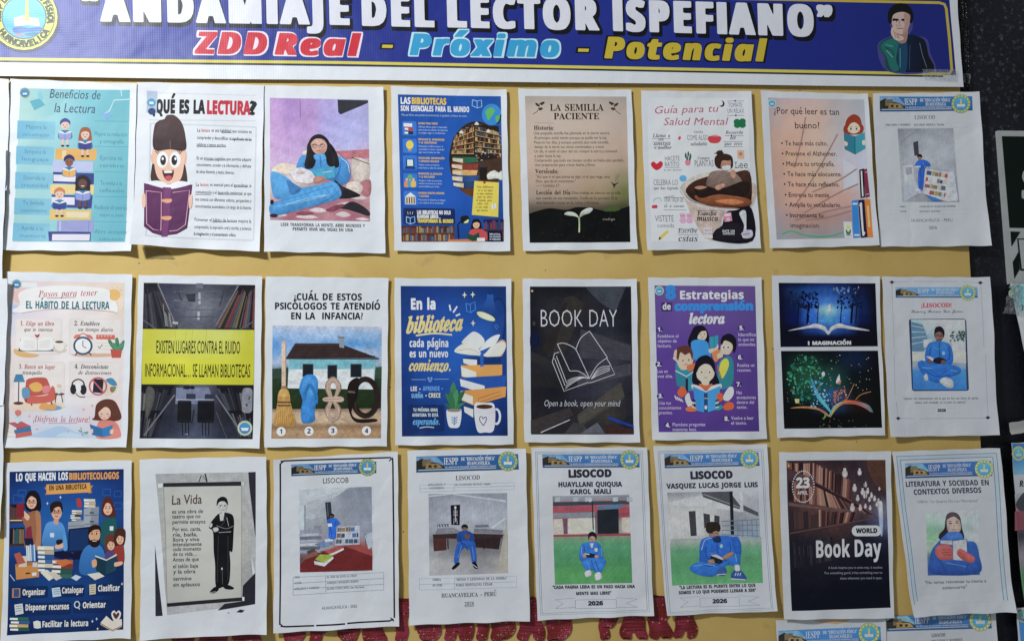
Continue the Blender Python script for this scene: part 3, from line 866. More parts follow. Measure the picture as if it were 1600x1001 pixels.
a.m('54393a>402b2c', 106, 415, 108, 300, 130, 268, 160, 258, 175, 238, 215, 240, 252, 280, 270, 350, 268, 420, 190, 416)
a.l('8a7470', 2.5, 191, 370, 191, 414)
for x, y in ((150, 470), (216, 470)):
    a.e('fafafa', x, y, 29, 42, 4); a.e('241c20', x + (4 if x < 180 else -4), y + 2, 15, 26); a.e('fafafa', x + 2, y - 6, 6, 8)
for x, d in ((128, -1), (238, 1)):
    for k in range(3): a.l('2c2022', 4, x + d * k * -6, 440 - k * 8, x + d * (14 - k * 6), 424 - k * 6)
a.m('5c2430', 150, 524, 180, 532, 208, 522, 204, 560, 182, 580, 160, 562); a.m('e05a60', 164, 560, 182, 552, 200, 558, 182, 578); a.p('fafafa', 156, 528, 204, 527, 198, 538, 162, 539)
a = s.part('book_illustration')
a.p('5c2a58', 56, 592, 152, 612, 155, 868, 110, 855, 66, 822); a.p('5c2a58', 306, 598, 190, 618, 182, 866, 230, 858, 282, 826)
a.m('f4f2f4', 70, 592, 120, 578, 165, 590, 182, 606, 205, 590, 250, 580, 298, 596, 200, 622, 165, 620)
a.p('6a2f62>5a2856', 60, 600, 152, 618, 154, 865, 112, 852, 70, 820); a.p('6a2f62>5a2856', 302, 605, 192, 622, 183, 864, 230, 855, 278, 824)
a.p('7c3a72', 153, 612, 196, 614, 184, 872, 156, 874)
a.l('e4a8b8', 4, 68, 632, 146, 640, 150, 842, 112, 836, 78, 806, closed=True); a.l('e4a8b8', 4, 204, 640, 292, 628, 272, 808, 232, 838, 192, 844)
for y in (682, 773): a.m('eca878', 152, y - 6, 198, y - 8, 196, y + 8, 176, y + 13, 152, y + 6)
a.m('f4c6aa', 50, 655, 64, 650, 68, 710, 58, 722, 50, 705); a.m('f4c6aa', 290, 660, 306, 655, 304, 712, 290, 720)
a = s.part('body_text')
ln = ['La lectura es una habilidad que consiste en', 'comprender y descodificar el significado de las', 'palabras y textos escritos.', 'Es un proceso cognitivo que permite adquirir', 'conocimiento, acceder a la información, y disfrutar', 'de obras literarias y textos diversos.', 'La lectura es esencial para el aprendizaje, la', 'comunicación y el desarrollo intelectual, ya que', 'nos conecta con diferentes culturas, perspectivas y', 'conocimientos acumulados a lo largo de la historia.', 'Fomentar el hábito de lectura mejora la', 'comprensión, la expresión oral y escrita, y potencia', 'la imaginación y el pensamiento crítico.']
ys = (325, 362, 398, 468, 502, 538, 606, 644, 682, 718, 788, 826, 862)
for i, (t_, y) in enumerate(zip(ln, ys)):
    x1 = {2: 482, 5: 525, 12: 536}.get(i, 614); x0 = 332 - i * 1.3
    if i in (0, 6):
        a.t('3c3e46', 'La', x0, y, x0 + 16, 17, 'r', .01); a.t('c04450', 'lectura', x0 + 23, y, x0 + 66, 17, 'r', .014); a.t('3c3e46', t_[11:], x0 + 74, y, x1, 17, 'r', .01)
    else: a.t('3c3e46', t_, x0, y, x1, 17, 'r', .01)
for x0, x1, y in ((458, 512, 329), (508, 614, 366), (330, 482, 402), (374, 484, 472), (526, 594, 611), (320, 402, 650), (440, 566, 650), (410, 534, 793)): a.l('3c3e46', 2.5, x0, y, x1, y + 1)
s.done()

# ---- reading transforms the mind (photo on a bed)
s = poster('photo poster of a reader in a sky blue tracksuit sitting on a pink bed', (405, 120), 3.454, (27, 50, 672, 60, 682, 955, 33, 948), 3, bl=.004)
a = s.part('photo')
a.g((60, 118, 590, 128, 599, 782, 62, 776), ['c8a0d4 b48cc8 b894cc b8a8dc b8acdc b4acd8', 'd0a4d8 b890cc b890c8 b4a8e0 b4b0e4 b4b0e0', 'd0a8d8 c098d0 c09cd0 b8b0e4 b8b8ea b8b4e4', 'd4acd8 c8a4d4 c0a4d0 c0b4e0 c0bce8 c8b0d4', 'd8b8dc d0b4d4 c8b0c8 c8a8b8 d49ca4 d49098', 'd8ccc4 d8ccc0 c0a0a0 b87888 c4808c d0a8a8', 'c8a0a8 b07880 a86878 b07080 b87884 c89098', 'c490a0 a86474 b87484 c08890 b06c7c a86474'])
a.l('9a78b0', 6, 222, 124, 224, 226); a.p('33333c', 424, 128, 588, 132, 588, 146, 440, 208, 428, 196)
a = s.part('bed_picture')
a.p('c4747e', 400, 405, 594, 396, 594, 442, 470, 450); a.m('d8c8bc', 505, 445, 590, 460, 596, 540, 560, 572, 510, 560); a.l('3c3434', 4, 500, 440, 594, 474, sm=True)
a.m('b8747c', 540, 580, 600, 560, 600, 640, 560, 640); a.m('e0cfc0', 480, 575, 530, 566, 560, 600, 540, 636, 490, 630, 470, 605); a.e('d8bcc0', 516, 606, 14, 8)
a.m('e8d4c0', 70, 500, 120, 470, 180, 476, 220, 490, 180, 530, 90, 530); a.m('ead8c0', 236, 408, 262, 402, 262, 420, 240, 424)
for x, y, w, h in ((105, 745, 50, 14), (260, 758, 60, 12), (320, 722, 50, 14), (455, 745, 40, 16), (480, 690, 60, 12), (540, 655, 50, 12), (560, 770, 40, 8)): a.m('ddc8c8', x - w, y, x, y - h, x + w, y + 4, x, y + h)
a.m('2c2a30', 440, 710, 500, 676, 560, 700, 598, 735, 590, 754, 540, 738, 480, 720); a.m('8a4454', 200, 740, 240, 730, 300, 740, 240, 752); a.m('8a4454', 360, 720, 440, 690, 460, 700, 400, 730)
a = s.part('reader_picture')
a.m('1f1b22', 268, 360, 290, 325, 330, 314, 370, 340, 400, 400, 430, 440, 428, 540, 412, 560, 360, 520, 350, 420, 310, 440, 300, 490, 250, 500, 255, 430)
a.m('4f9fdc>3a86c8', 205, 480, 230, 430, 280, 424, 340, 420, 420, 430, 470, 446, 494, 500, 490, 560, 440, 590, 380, 560, 280, 550, 210, 500)
a.m('1f1b22', 258, 420, 262, 370, 285, 345, 296, 400, 308, 450, 290, 496, 246, 492); a.m('1f1b22', 350, 350, 392, 370, 425, 430, 430, 490, 380, 486, 362, 450)
a.m('d8a898', 280, 360, 300, 338, 340, 334, 366, 362, 364, 400, 340, 424, 310, 420, 288, 396); a.l('6a4a48', 2.5, 284, 374, 314, 370, 320, 378, 350, 366); a.l('a85a58', 4, 312, 402, 334, 402)
a.m('1f1b22', 276, 372, 290, 335, 330, 318, 362, 338, 370, 372, 350, 344, 310, 338, 286, 356)
a.m('56a8e4', 300, 424, 350, 422, 362, 450, 320, 458, 300, 446)
a.m('1f1b22', 410, 560, 445, 590, 530, 630, 540, 650, 430, 660, 420, 620)
a.m('5cb0ea>4494d4', 64, 525, 110, 522, 170, 560, 205, 600, 300, 590, 400, 570, 440, 610, 430, 660, 300, 700, 200, 726, 100, 752, 62, 740, 64, 690, 130, 665, 80, 650)
a.m('3a7cbc', 150, 560, 200, 585, 230, 610, 180, 640, 160, 600); a.l('3f88c8', 4, 90, 680, 200, 650, 330, 610, 400, 590, sm=True); a.l('86c4f0', 4, 80, 705, 220, 680, 380, 640, sm=True); a.l('e8f0f8', 3, 440, 440, 478, 470, 488, 520, sm=True)
a.l('3474b0', 5, 240, 470, 262, 520, 300, 548, sm=True); a.l('3474b0', 5, 440, 470, 430, 520, 400, 560, sm=True); a.l('2f6ca8', 4, 330, 430, 336, 500); a.l('90ccf4', 5, 150, 690, 260, 660, 360, 640, sm=True); a.l('3c80c0', 5, 300, 700, 380, 660, 430, 620, sm=True); a.l('3a2c34', 3, 292, 372, 304, 371); a.l('3a2c34', 3, 334, 369, 346, 370); a.ring('7c5c58', 300, 376, 13, 9, 2); a.ring('7c5c58', 342, 374, 13, 9, 2); a.l('b07c70', 3, 322, 376, 326, 390); a.m('c48c80', 306, 404, 322, 410, 340, 404, 324, 414); a.l('38323c', 3, 270, 390, 262, 440, 256, 490, sm=True); a.l('38323c', 3, 384, 390, 402, 440, 408, 500, sm=True); a.e('24222a', 72, 680, 10, 14); a.e('24222a', 82, 752, 22, 10)
a = s.part('book_picture')
a.p('e4dce0', 160, 505, 230, 492, 300, 520, 330, 555, 270, 580, 200, 572); a.p('48a8cc', 278, 505, 410, 486, 412, 545, 350, 560, 300, 540); a.l('d4e8ee', 3, 345, 520, 395, 512); a.e('d4b8b8', 225, 520, 25, 10)
a.m('c88878', 300, 545, 350, 540, 352, 560, 300, 576)
a = s.part('caption')
a.t('3c3c46', 'LEER TRANSFORMA LA MENTE, ABRE MUNDOS Y', 120, 808, 572, 17, 'b', .005, y1=815); a.t('3c3c46', 'PERMITE VIVIR MIL VIDAS EN UNA', 184, 832, 508, 17, 'b', .005, y1=838)
s.done()

# ---- libraries are essential
s = poster('royal blue poster about libraries with round photo of shelves and a yellow note', (605, 120), 3.454, (20, 55, 642, 75, 663, 945, 40, 942), 4)
a = s.part('printed_background'); a.g((58, 100, 612, 110, 628, 893, 78, 893), ['1c4a98 1c4c9c 1f55a8 1c4f9c', '1c50a4 1d56b0 1f5cb4 1c54a6', '1b52a8 1d58b4 1d56b0 1a4c98', '16408c 174690 174690 153c80'])
a = s.part('title')
a.t('f0f0f4', 'LAS', 74, 150, 126, 34, 'b', .02); a.t('f0b83c', 'BIBLIOTECAS', 134, 151, 318, 34, 'b', .02); a.t('f0f0f4', 'SON ESENCIALES PARA EL MUNDO', 74, 188, 442, 28, 'b', .02, y1=194)
a.t('b4c8e8', 'Más que libros, son puertas al conocimiento, la igualdad y el futuro de todos.', 78, 214, 430, 11, 'r')
a = s.part('icon_panel')
for i, y in enumerate((282, 376, 466, 562, 656)): a.rq('2f74cc', 82 + i * 2, y - 38, 158 + i * 2, y + 38, 8)
a.stack(92, 316, 46, 62, ['e8e0d4', 'b84038', '2a3040'], seed=1, lean=4); a.e('f4c84c', 122, 370, 20, 24); a.q('c08c30', 114, 392, 130, 404); a.q('16284c', 96, 492, 152, 500); a.q('16284c', 102, 446, 146, 490); a.q('cfe0f4', 108, 450, 140, 484)
for x, c in ((106, 'd88c4c'), (124, '4c98c0'), (142, 'd8b45c')): a.e('e0b090', x, 556, 7); a.m(c, x - 11, 566, x + 11, 566, x + 12, 596, x - 12, 596)
a.e('58b06c', 124, 544, 14); a.p('f0e4d0', 96, 650, 126, 626, 156, 650); a.q('d4c4ac', 98, 652, 154, 690); [a.q('5a4434', 104 + k * 13, 654, 110 + k * 13, 686) for k in range(4)]
a = s.part('body_text')
for (y, h1, h2, l) in ((260, 'ACCESO PARA TODOS', '', ('Ofrecen libros gratis y materiales', 'para todas las edades, sin importar', 'su origen, lugar ni condiciones.')), (346, 'IMPULSAN EL APRENDIZAJE', 'Y LA CREATIVIDAD', ('Fomentan el hábito lector, la', 'curiosidad y el amor a aprender', 'algo nuevo todos los días.')), (446, 'TECNOLOGÍA, INFORMACIÓN', 'Y ESPACIOS SEGUROS', ('Tienen acceso a internet,', 'materiales y salas de estudio.')), (530, 'PROMUEVEN LA IGUALDAD', 'Y LA INCLUSIÓN', ('Acogen a todas las personas,', 'reducen las barreras y abren', 'oportunidades para todos.')), (634, 'GUARDAN NUESTRA MEMORIA', 'Y CULTURA', ('Preservan la historia, la lengua', 'y los saberes de la comunidad.'))):
    a.t('e8b848', h1, 168, y, 168 + len(h1) * 6.1, 10, 'b', .01)
    if h2: a.t('e8b848', h2, 170, y + 17, 170 + len(h2) * 6.1, 10, 'b', .01)
    for j, t_ in enumerate(l): a.t('b4c8ec', t_, 170, y + (36 if h2 else 18) + j * 16, 170 + len(t_) * 4.5, 9, 'r', .006)
a = s.part('shelves_photo')
t = np.radians(np.linspace(0, 360, 40, endpoint=False))
P = np.stack([480 + 146 * np.cos(t), 448 + 205 * np.sin(t)], 1); P[:, 0] = np.minimum(P[:, 0], 617)
a.poly('3a2a22>2a2422>6a4028', P)
a.shelf((360, 300, 470, 254, 600, 280, 440, 300), 1, 8, ['8a7458'], 3); a.p('2c2018', 356, 330, 470, 262, 600, 270, 616, 420, 345, 420)
a.shelf((362, 322, 470, 266, 468, 420, 346, 420), 5, 14, ['8a6c48', 'a88858', '6a4830', '503424', 'b8986c', '7a3c30'], 5, plank='c8a468', pw=.12)
a.shelf((474, 262, 612, 300, 614, 420, 474, 410), 5, 15, ['8a6c48', 'a88858', '5a4434', '403024', 'b8986c', '405060'], 6, plank='b8945c', pw=.12)
for x, y in ((482, 254), (545, 294), (400, 300)): a.m('f8ecd0', x - 12, y + 8, x, y - 8, x + 12, y + 8)
a.dots(['c8a878', '2f4868', '8a9cb0', 'a8503c'], 26, (470, 400, 610, 460), 3, 9, 4); a.p('4a3426', 480, 460, 616, 440, 617, 560, 490, 570)
a = s.part('book_stack_picture')
for (c, x0, y0, x1, y1) in (('2f6a4c', 352, 436, 490, 470), ('903a34', 348, 470, 492, 505), ('d8a860', 352, 505, 488, 538), ('2c4c84', 350, 534, 494, 572), ('24406c', 356, 568, 486, 604)):
    a.p(c, x0, y0, x1, y0 + 2, x1 - 6, y1 - 4, x0 + 56, y1, x0, y1 - 10); a.p('d8c8ac', x0, y0 + 6, x0 + 56, y0 + 10, x0 + 56, y1 - 2, x0 + 2, y1 - 12)
a.p('241c1a', 496, 490, 540, 490, 534, 560, 502, 560); [a.l('3a3c48', 4, 504 + k * 8, 494, 498 + k * 12, 462) for k in range(4)]; a.m('e8e0d0', 540, 528, 575, 508, 600, 520, 618, 512, 618, 560, 590, 552, 545, 556)
a = s.part('yellow_note'); a.p('ecc94c', 470, 565, 602, 574, 598, 760, 456, 748); a.e('a83c38', 524, 574, 7)
for j, t_ in enumerate(('Una biblioteca', 'no es un lugar:', 'es una ventana', 'que se abre', 'al mundo, para', 'soñar, vivir', 'y ser más', 'que lectores')): a.t('4a3c1c', t_, 484 - j * 1 + (j % 2) * 6, 602 + j * 18, 572 - j * 2 - (j > 4) * 16, 11, 'si', 0)
a.p('f8f0d8', 562, 692, 586, 686, 588, 712, 564, 718); a.l('4a3c1c', 1.5, 574, 690, 576, 715)
a = s.part('globe_illustration'); a.e('2f86c8', 562, 208, 52, 58); a.m('5cae5c', 530, 190, 560, 170, 580, 190, 560, 220, 545, 240, 535, 215); a.m('5cae5c', 585, 220, 606, 215, 600, 245, 586, 246); a.l('16305c', 7, 592, 258, 606, 240, 612, 210, sm=True)
a.l('8ab8f0', 5, 460, 128, 484, 136, 508, 130, 510, 166, 486, 172, 458, 160, closed=True); a.l('8ab8f0', 4, 484, 136, 486, 172)
a = s.part('slogan'); a.rq('14285c', 88, 712, 366, 798, 8); a.t('f0f0f4', 'LAS BIBLIOTECAS NO SOLO', 162, 742, 342, 19, 'b', .03); a.t('f0f0f4', 'GUARDAN LIBROS…', 162, 764, 288, 18, 'b', .03); a.t('f0c84c', 'TRANSFORMAN EL MUNDO', 164, 788, 356, 19, 'b', .03)
a.l('8ab8f0', 5, 104, 756, 124, 764, 148, 756, 150, 788, 126, 796, 104, 788, closed=True); a.l('8ab8f0', 4, 124, 764, 126, 796); [a.l('f0c84c', 3, 114 + k * 11, 744, 110 + k * 14, 730) for k in range(3)]
a = s.part('reading_corner_illustration')
a.shelf((78, 806, 364, 806, 364, 892, 78, 892), 2, 34, ['7a3c30', '4c6080', '8a6c48', '304868', 'a08858', '6a2c38'], 8, back='4a2a20', plank='6a4030', pw=.12); a.shelf((520, 772, 628, 772, 628, 888, 524, 888), 2, 12, ['7a3c50', '4c6080', '5a4c78', '304868'], 9, back='24204c', plank='5a3428')
a.p('c87c4c', 326, 882, 520, 876, 530, 893, 330, 893); a.l('14161c', 7, 386, 880, 380, 800, 410, 770); a.m('1c1e26', 396, 760, 430, 752, 440, 772, 404, 794); a.m('f4dc8c', 412, 790, 438, 772, 434, 790)
a.head(480, 798, 22, '1c161c', 'eab494', True); a.m('c84c4c', 448, 832, 478, 824, 520, 830, 545, 880, 440, 884); a.p('1f4c3c', 430, 846, 464, 858, 496, 842, 496, 880, 462, 890, 434, 878); a.p('e8e4dc', 484, 872, 526, 872, 526, 890, 484, 890)
a.rq('14182c', 540, 838, 622, 892, 8); [a.t('c8d0e0', t_, 552, 856 + j * 14, 610, 9, 'b', .01) for j, t_ in enumerate(('BIBLIOTECA:', 'UN MUNDO', 'DE POSIBILIDADES'))]
s.done()

# ---- the patient seed
s = poster('beige text poster with a green sprout on dark soil at its bottom', (800, 120), 3.454, (33, 68, 642, 75, 670, 935, 57, 942), 5, gain=.62)
a = s.part('printed_background')
a.g((68, 108, 614, 112, 634, 895, 94, 898), ['a09488 a89c90 a89c90 9c9086', 'b4a294 b8a698 b6a496 ab9a8c', 'b8a494 bca898 baa696 b09c8c', 'baa492 bca694 baa492 b09886', 'b8a08e baa290 b8a08c a8907c', 'b09886 b09884 a89078 8a8060', 'a08c7c a48e7c 9a8468 66683c', '5c5044 5c5042 50463a 3c3c28', '161414 161414 161413 141312', '121113 121113 121113 121113'], 3)
a = s.part('title'); a.t('2c241e', 'LA SEMILLA', 204, 188, 492, 36, 's', .004); a.t('2c241e', 'PACIENTE', 224, 234, 468, 34, 's', .004)
a.l('8a7a6a', 2, 118, 252, 228, 255)
for m_ in (1, -1):
    f = lambda x: x if m_ == 1 else 695 - x
    a.l('3a3228', 3, f(112), 206, f(138), 186, f(150), 144, sm=True); a.m('3a3228', f(124), 146, f(140), 150, f(146), 164, f(130), 160); a.m('3a3228', f(150), 150, f(162), 140, f(176), 142, f(160), 158); a.m('3a3228', f(142), 178, f(154), 170, f(166), 176, f(150), 186)
a = s.part('body_text')
a.t('2c241e', 'Historia:', 117, 290, 224, 22, 's', .006); a.t('2c241e', 'Versículo:', 124, 524, 248, 22, 's', .006); a.t('2c241e', 'Lección del Día:', 129, 638, 318, 21, 's', .006)
for i, (t_, x0, x1, y) in enumerate((('Una pequeña semilla fue plantada en la tierra oscura.', 117, 525, 315), ('Al principio sintió miedo porque no podía ver la luz.', 119, 510, 340), ('Pasaron los días, y aunque parecía que nada sucedía,', 119, 520, 364), ('debajo de la tierra sus raíces comenzaban a crecer.', 120, 498, 388), ('Un día, al sentir el calor del sol, rompió la tierra y comenzó', 120, 566, 412), ('a subir hacia la luz.', 121, 264, 437), ('Comprendió que todo ese tiempo oculto no había sido perdido,', 121, 602, 461), ('sino preparación para crecer fuerte y firme.', 124, 448, 485), ('"Así que ni el que planta es algo, ni el que riega, sino', 128, 526, 549), ('Dios, que da el crecimiento."', 128, 342, 573), ('— 1 Corintios 3:7', 130, 254, 597), ('Dios trabaja en silencio en tu vida,', 324, 586, 636), ('aun cuando no ves resultados. Confía en Su proceso. Él te', 130, 566, 664), ('está haciendo crecer en fe, raíces y fortaleza.', 130, 468, 689))):
    a.t('3a3028', t_, x0, y, x1, 15, 'r', .004)
a = s.part('sprout_picture')
a.poly('0e0c0d', np.concatenate([catmull(pairs((90, 742, 130, 728, 200, 712, 290, 720, 350, 706, 430, 712, 500, 726, 560, 722, 631, 700)), False), pairs((634, 895, 94, 898))])); a.m('46552c', 490, 722, 520, 700, 560, 702, 585, 714, 560, 728, 510, 730); a.dots(['1c1917', '26211d', '181614', '2e2823'], 70, (98, 740, 630, 890), 2, 7, 3)
a.l('a8b884', 8, 360, 842, 361, 800, 360, 764, sm=True); a.m('b4bca4>e0e4d4', 360, 764, 340, 738, 300, 730, 280, 744, 310, 752, 340, 756); a.m('e4e8dc>98a478', 362, 762, 372, 730, 410, 710, 434, 716, 415, 738, 385, 748)
a.t('8a8880', 'sandoya', 486, 776, 552, 16, 'c', 0)
a.m('8a7a62', 553, 560, 560, 530, 578, 526, 572, 552, 558, 576); a.m('332a22', 532, 568, 550, 580, 576, 570, 556, 588, 548, 604, 544, 590)
s.done()

# ---- mental health guide
s = poster('pale handwritten guide poster with someone bathing inside a giant tea cup', (990, 125), 3.512, (37, 62, 637, 68, 690, 928, 68, 938), 6, bl=.003)
a = s.part('printed_background'); a.g((72, 100, 620, 104, 650, 885, 92, 890), ['c4c4cc c8c8d0 c8c8d0 c4c4cc', 'ccccd6 d0d0da d0d0da c8c8d2', 'ccccd6 d2d2dc d0d0da c8c8d2', 'c8c8d2 ccccd6 ccccd6 c4c4ce'])
a = s.part('title'); a.t('a85468', 'Guía para tu', 108, 190, 456, 40, 'r', 0, lean=.3, y1=178); a.t('a85468', 'Salud Mental', 160, 252, 506, 40, 'r', 0, lean=.3, y1=250)
K = '4a4a56'
a = s.part('body_text')
for t_, x0, y, x1, h, st in (('TOMATE', 516, 154, 590, 24, 'r'), ('UN RELAX', 512, 186, 600, 24, 'r'), ('Llama a', 102, 318, 198, 20, 'si'), ('un', 134, 336, 162, 14, 'si'), ('amiga', 108, 362, 200, 20, 'si'), ('o familiar', 112, 382, 204, 14, 'si'), ('COME ALGO', 290, 334, 406, 28, 'r'), ('saludable', 308, 364, 400, 20, 'si'), ('Recuerda', 500, 300, 596, 18, 'si'), ('lo', 526, 330, 556, 26, 'si'), ('que eres', 494, 362, 592, 18, 'si'), ('HACETE', 170, 446, 250, 26, 'r'), ('RATITO', 170, 478, 248, 26, 'r'), ('a un amor', 164, 502, 264, 14, 'r'), ('Compra', 348, 440, 412, 16, 'si'), ('PLANTAS', 332, 478, 434, 34, 'r'), ('Lee', 550, 488, 622, 34, 'm'), ('CELEBRA LO', 106, 580, 240, 30, 'r'), ('que has logrado', 108, 604, 242, 16, 'si'), ('UNA TAZA DE', 164, 672, 270, 24, 'r'), ('té o cacao', 164, 702, 274, 16, 'si'), ('VISTETE', 114, 780, 216, 34, 'r'), ('comoda', 126, 812, 218, 22, 'r'), ('Escribe', 238, 842, 344, 26, 'si'), ('cstas', 240, 888, 348, 34, 'si')):
    a.t(K, t_, x0, y, x1, h, st, -.008 if st == 'r' else 0)
for x0, x1, y in ((508, 600, 121), (508, 602, 199), (98, 200, 325), (102, 200, 345), (106, 206, 372), (496, 598, 310), (490, 594, 342), (490, 596, 370), (160, 284, 650), (160, 284, 716), (236, 348, 822), (236, 350, 852), (170, 250, 483)): a.l(K, 2, x0, y, x1, y)
a.e(K, 552, 120, 5, 5); a.e(K, 556, 199, 5, 5); a.l(K, 2.5, 166, 646, 216, 640, 220, 650); 
for k in range(3): a.ring(K, 334 + k * 17, 290, 7, 5, 2)
a.l(K, 2.5, 106, 672, 112, 656, 140, 652, 148, 668, sm=True)
a = s.part('icon')
a.e('2c2c34', 480, 135, 15, 17); a.e('d0d0d8', 474, 132, 12, 13)
for dx, dy in ((-16, -4), (14, -6), (-14, 14), (14, 14)): a.e('1f6a40', 578 + dx, 238 + dy, 18, 16)
a.l('1f6a40', 5, 578, 240, 590, 264)
a.p('e8dce4', 218, 302, 262, 290, 276, 344, 234, 354); a.m('d04058', 240, 322, 250, 312, 256, 322, 246, 334); a.m('c03c44', 404, 318, 440, 308, 476, 318, 462, 348, 416, 348); a.m('e08088', 420, 312, 446, 304, 462, 314)
a.m('b82838', 92, 462, 108, 450, 124, 462, 144, 448, 158, 460, 150, 482, 124, 498, 100, 482)
for k, (x, y) in enumerate(((282, 412), (296, 404), (308, 416), (290, 430), (304, 432))): a.m('3a5a48', x, y - 10, x + 6, y + 6, x, y + 22, x - 5, y + 6)
a.m('c87888', 280, 446, 308, 446, 304, 470, 284, 470); a.e('58a0cc', 268, 543, 20, 18); a.m('b83844', 98, 692, 124, 690, 124, 706, 98, 706); a.rq('c8a088', 564, 388, 602, 438, 8); a.e('a87860', 582, 410, 10)
for x in (248, 285): a.m('c898b0', x, 738, x + 28, 736, x + 32, 764, x + 34, 784, x + 12, 790, x - 2, 776, x + 4, 760); a.l('a8708c', 3, x + 2, 750, x + 30, 748)
a.p('d8b040', 136, 862, 178, 828, 190, 836, 148, 874); a.p('503c20', 136, 862, 148, 874, 130, 882)
a = s.part('cup_picture')
a.m('c4b0a4', 290, 690, 380, 860, 460, 870, 500, 720, 640, 700, 640, 560, 300, 600)
a.m('d0c0b4>a89488', 250, 600, 280, 560, 360, 520, 480, 502, 600, 500, 632, 506, 634, 716, 560, 718, 420, 706, 300, 670, 262, 634)
a.m('4a3028>2a1a16', 284, 600, 330, 558, 430, 526, 540, 512, 632, 512, 633, 694, 540, 704, 420, 694, 330, 664, 292, 632); a.m('9a5a3a>6a3a24', 330, 640, 450, 620, 560, 640, 633, 660, 632, 690, 540, 702, 400, 690); a.m('c0784c', 440, 668, 530, 655, 600, 672, 540, 688)
a.l('e0d4c8', 7, 252, 600, 300, 668, 420, 704, 560, 716, 636, 708, sm=True)
a.m('1c1820', 500, 730, 560, 716, 640, 706, 645, 886, 436, 884, 440, 830, 480, 800); a.m('241f28', 444, 840, 490, 796, 560, 790, 600, 820, 590, 880, 450, 882)
a.m('d0c8c8', 574, 734, 610, 724, 614, 840, 640, 830, 640, 866, 590, 866, 600, 800); a.m('b8aec0', 582, 850, 606, 828, 642, 828, 644, 862, 610, 858); a.l('5a5468', 3, 596, 850, 634, 844)
a = s.part('bather_picture')
a.e('3a2824', 468, 405, 20, 15); a.l('3a2824', 5, 438, 408, 468, 400, 480, 388, sm=True); a.m('3a2824', 440, 450, 448, 420, 490, 408, 530, 420, 540, 452, 530, 490, 460, 488)
a.m('b08068', 470, 446, 500, 434, 528, 446, 524, 490, 500, 506, 476, 490); a.m('3a2824', 442, 470, 444, 425, 490, 412, 530, 424, 520, 446, 480, 448, 468, 490)
a.m('8a7468>6c5850', 410, 520, 460, 500, 520, 508, 560, 520, 590, 560, 580, 600, 500, 610, 400, 600); a.m('2a201e', 330, 600, 380, 580, 470, 600, 590, 560, 632, 580, 600, 640, 460, 630, 360, 650)
a.m('e0d4cc', 482, 478, 524, 474, 522, 498, 488, 500); a.m('c09078', 528, 500, 548, 498, 556, 530, 540, 545, 526, 525); a.m('b08068', 330, 594, 356, 584, 400, 590, 360, 604); a.m('c09078', 440, 590, 480, 572, 496, 584, 460, 608)
a = s.part('music_label'); a.t('3a3038', 'Escucha', 344, 746, 450, 26, 'si', 0); a.t('3a3038', 'música', 342, 776, 458, 32, 'si', 0); a.l(K, 2, 340, 720, 456, 722); a.p('c8788c', 484, 732, 530, 728, 536, 776, 494, 782); a.e('e0a8b4', 514, 768, 12); a.p('e4dcec', 492, 738, 526, 734, 528, 748, 494, 752)
a.t('c8c8d0', 'DATE UN', 482, 838, 548, 13, 'b', 0); a.t('c8c8d0', 'CAPRICHO', 484, 852, 548, 12, 'b', 0); a.q('cdc0c0', 378, 814, 426, 872); a.t('7a6c74', 'hacé', 384, 832, 422, 10, 'si'); a.t('7a6c74', 'lo tuyo', 384, 850, 426, 11, 'si')
s.done()

# ---- why is reading good
s = poster('peach bullet list poster with a red haired child behind a teal book', (1185, 125), 3.638, (8, 65, 608, 85, 668, 945, 58, 960), 7, right=.004)
a = s.part('printed_background')
a.g((50, 105, 590, 118, 622, 898, 96, 910), ['989098 b49c98 b8a098 a8a0a0 989ca0', 'a89490 c09c8c c0a090 aca4a4 9c9ca2', 'b09080 c49a86 c4a494 b0a8a8 a8a8b0', 'ac8a7c c4987f c8a490 b4aeb4 b0b0bc', 'a8887c c49680 c8a088 c0a8a0 b0b0bc', 'a4887c c09280 c09684 bc9488 a8a0a8', '98888a a88478 a88478 a08484 9c9098', '8a8c90 8c888a 8c888c 8c8a90 909098'], 3)
a.p('b8b8c6', 476, 455, 550, 500, 555, 590, 480, 640)
for p_ in ((262, 215, 240, 340, 200, 500), (444, 312, 330, 520, 200, 720), (550, 510, 440, 580, 300, 640), (558, 595, 440, 650, 250, 760), (520, 720, 380, 750, 200, 800), (520, 745, 400, 780, 260, 800)): a.l('96766c', 8, *p_, sm=True)
a.l('4a9468', 9, 128, 880, 180, 862, 250, 884, 340, 894, 420, 886, 475, 868, sm=True)
small_emblem(s, 72, 138, 22)
a = s.part('title'); a.t('1d1a1c', '¿Por qué leer es tan', 84, 196, 452, 37, 'r', .002, y1=204); a.t('1d1a1c', 'bueno?', 203, 280, 342, 37, 'r', .002)
a = s.part('body_text')
for i, (t_, x0, y, x1) in enumerate((('Te hace más culto.', 147, 376, 388), ('Previene el Alzheimer.', 151, 434, 440), ('Mejora tu ortografía.', 155, 492, 428), ('Te hace más elocuente.', 160, 550, 468), ('Te hace más reflexivo.', 162, 608, 456), ('Entrena tu mente.', 167, 668, 402), ('Amplia tu vocabulario.', 169, 724, 464), ('Incrementa tu', 172, 784, 362), ('imaginacion.', 176, 842, 344))):
    a.t('2c2426', t_, x0, y, x1, 26, 'r', .004)
    if i < 8: a.e('2c2426', x0 - 18, y - 13, 5)
a = s.part('child_illustration'); a.m('8a3424', 486, 262, 500, 222, 534, 200, 566, 218, 578, 262, 574, 300, 490, 300); a.m('8a3424', 488, 260, 486, 310, 576, 310, 578, 260); a.e('e0b49c', 534, 276, 36, 34); a.m('8a3424', 494, 292, 498, 250, 520, 232, 552, 232, 570, 252, 574, 292, 560, 262, 536, 246, 512, 258)
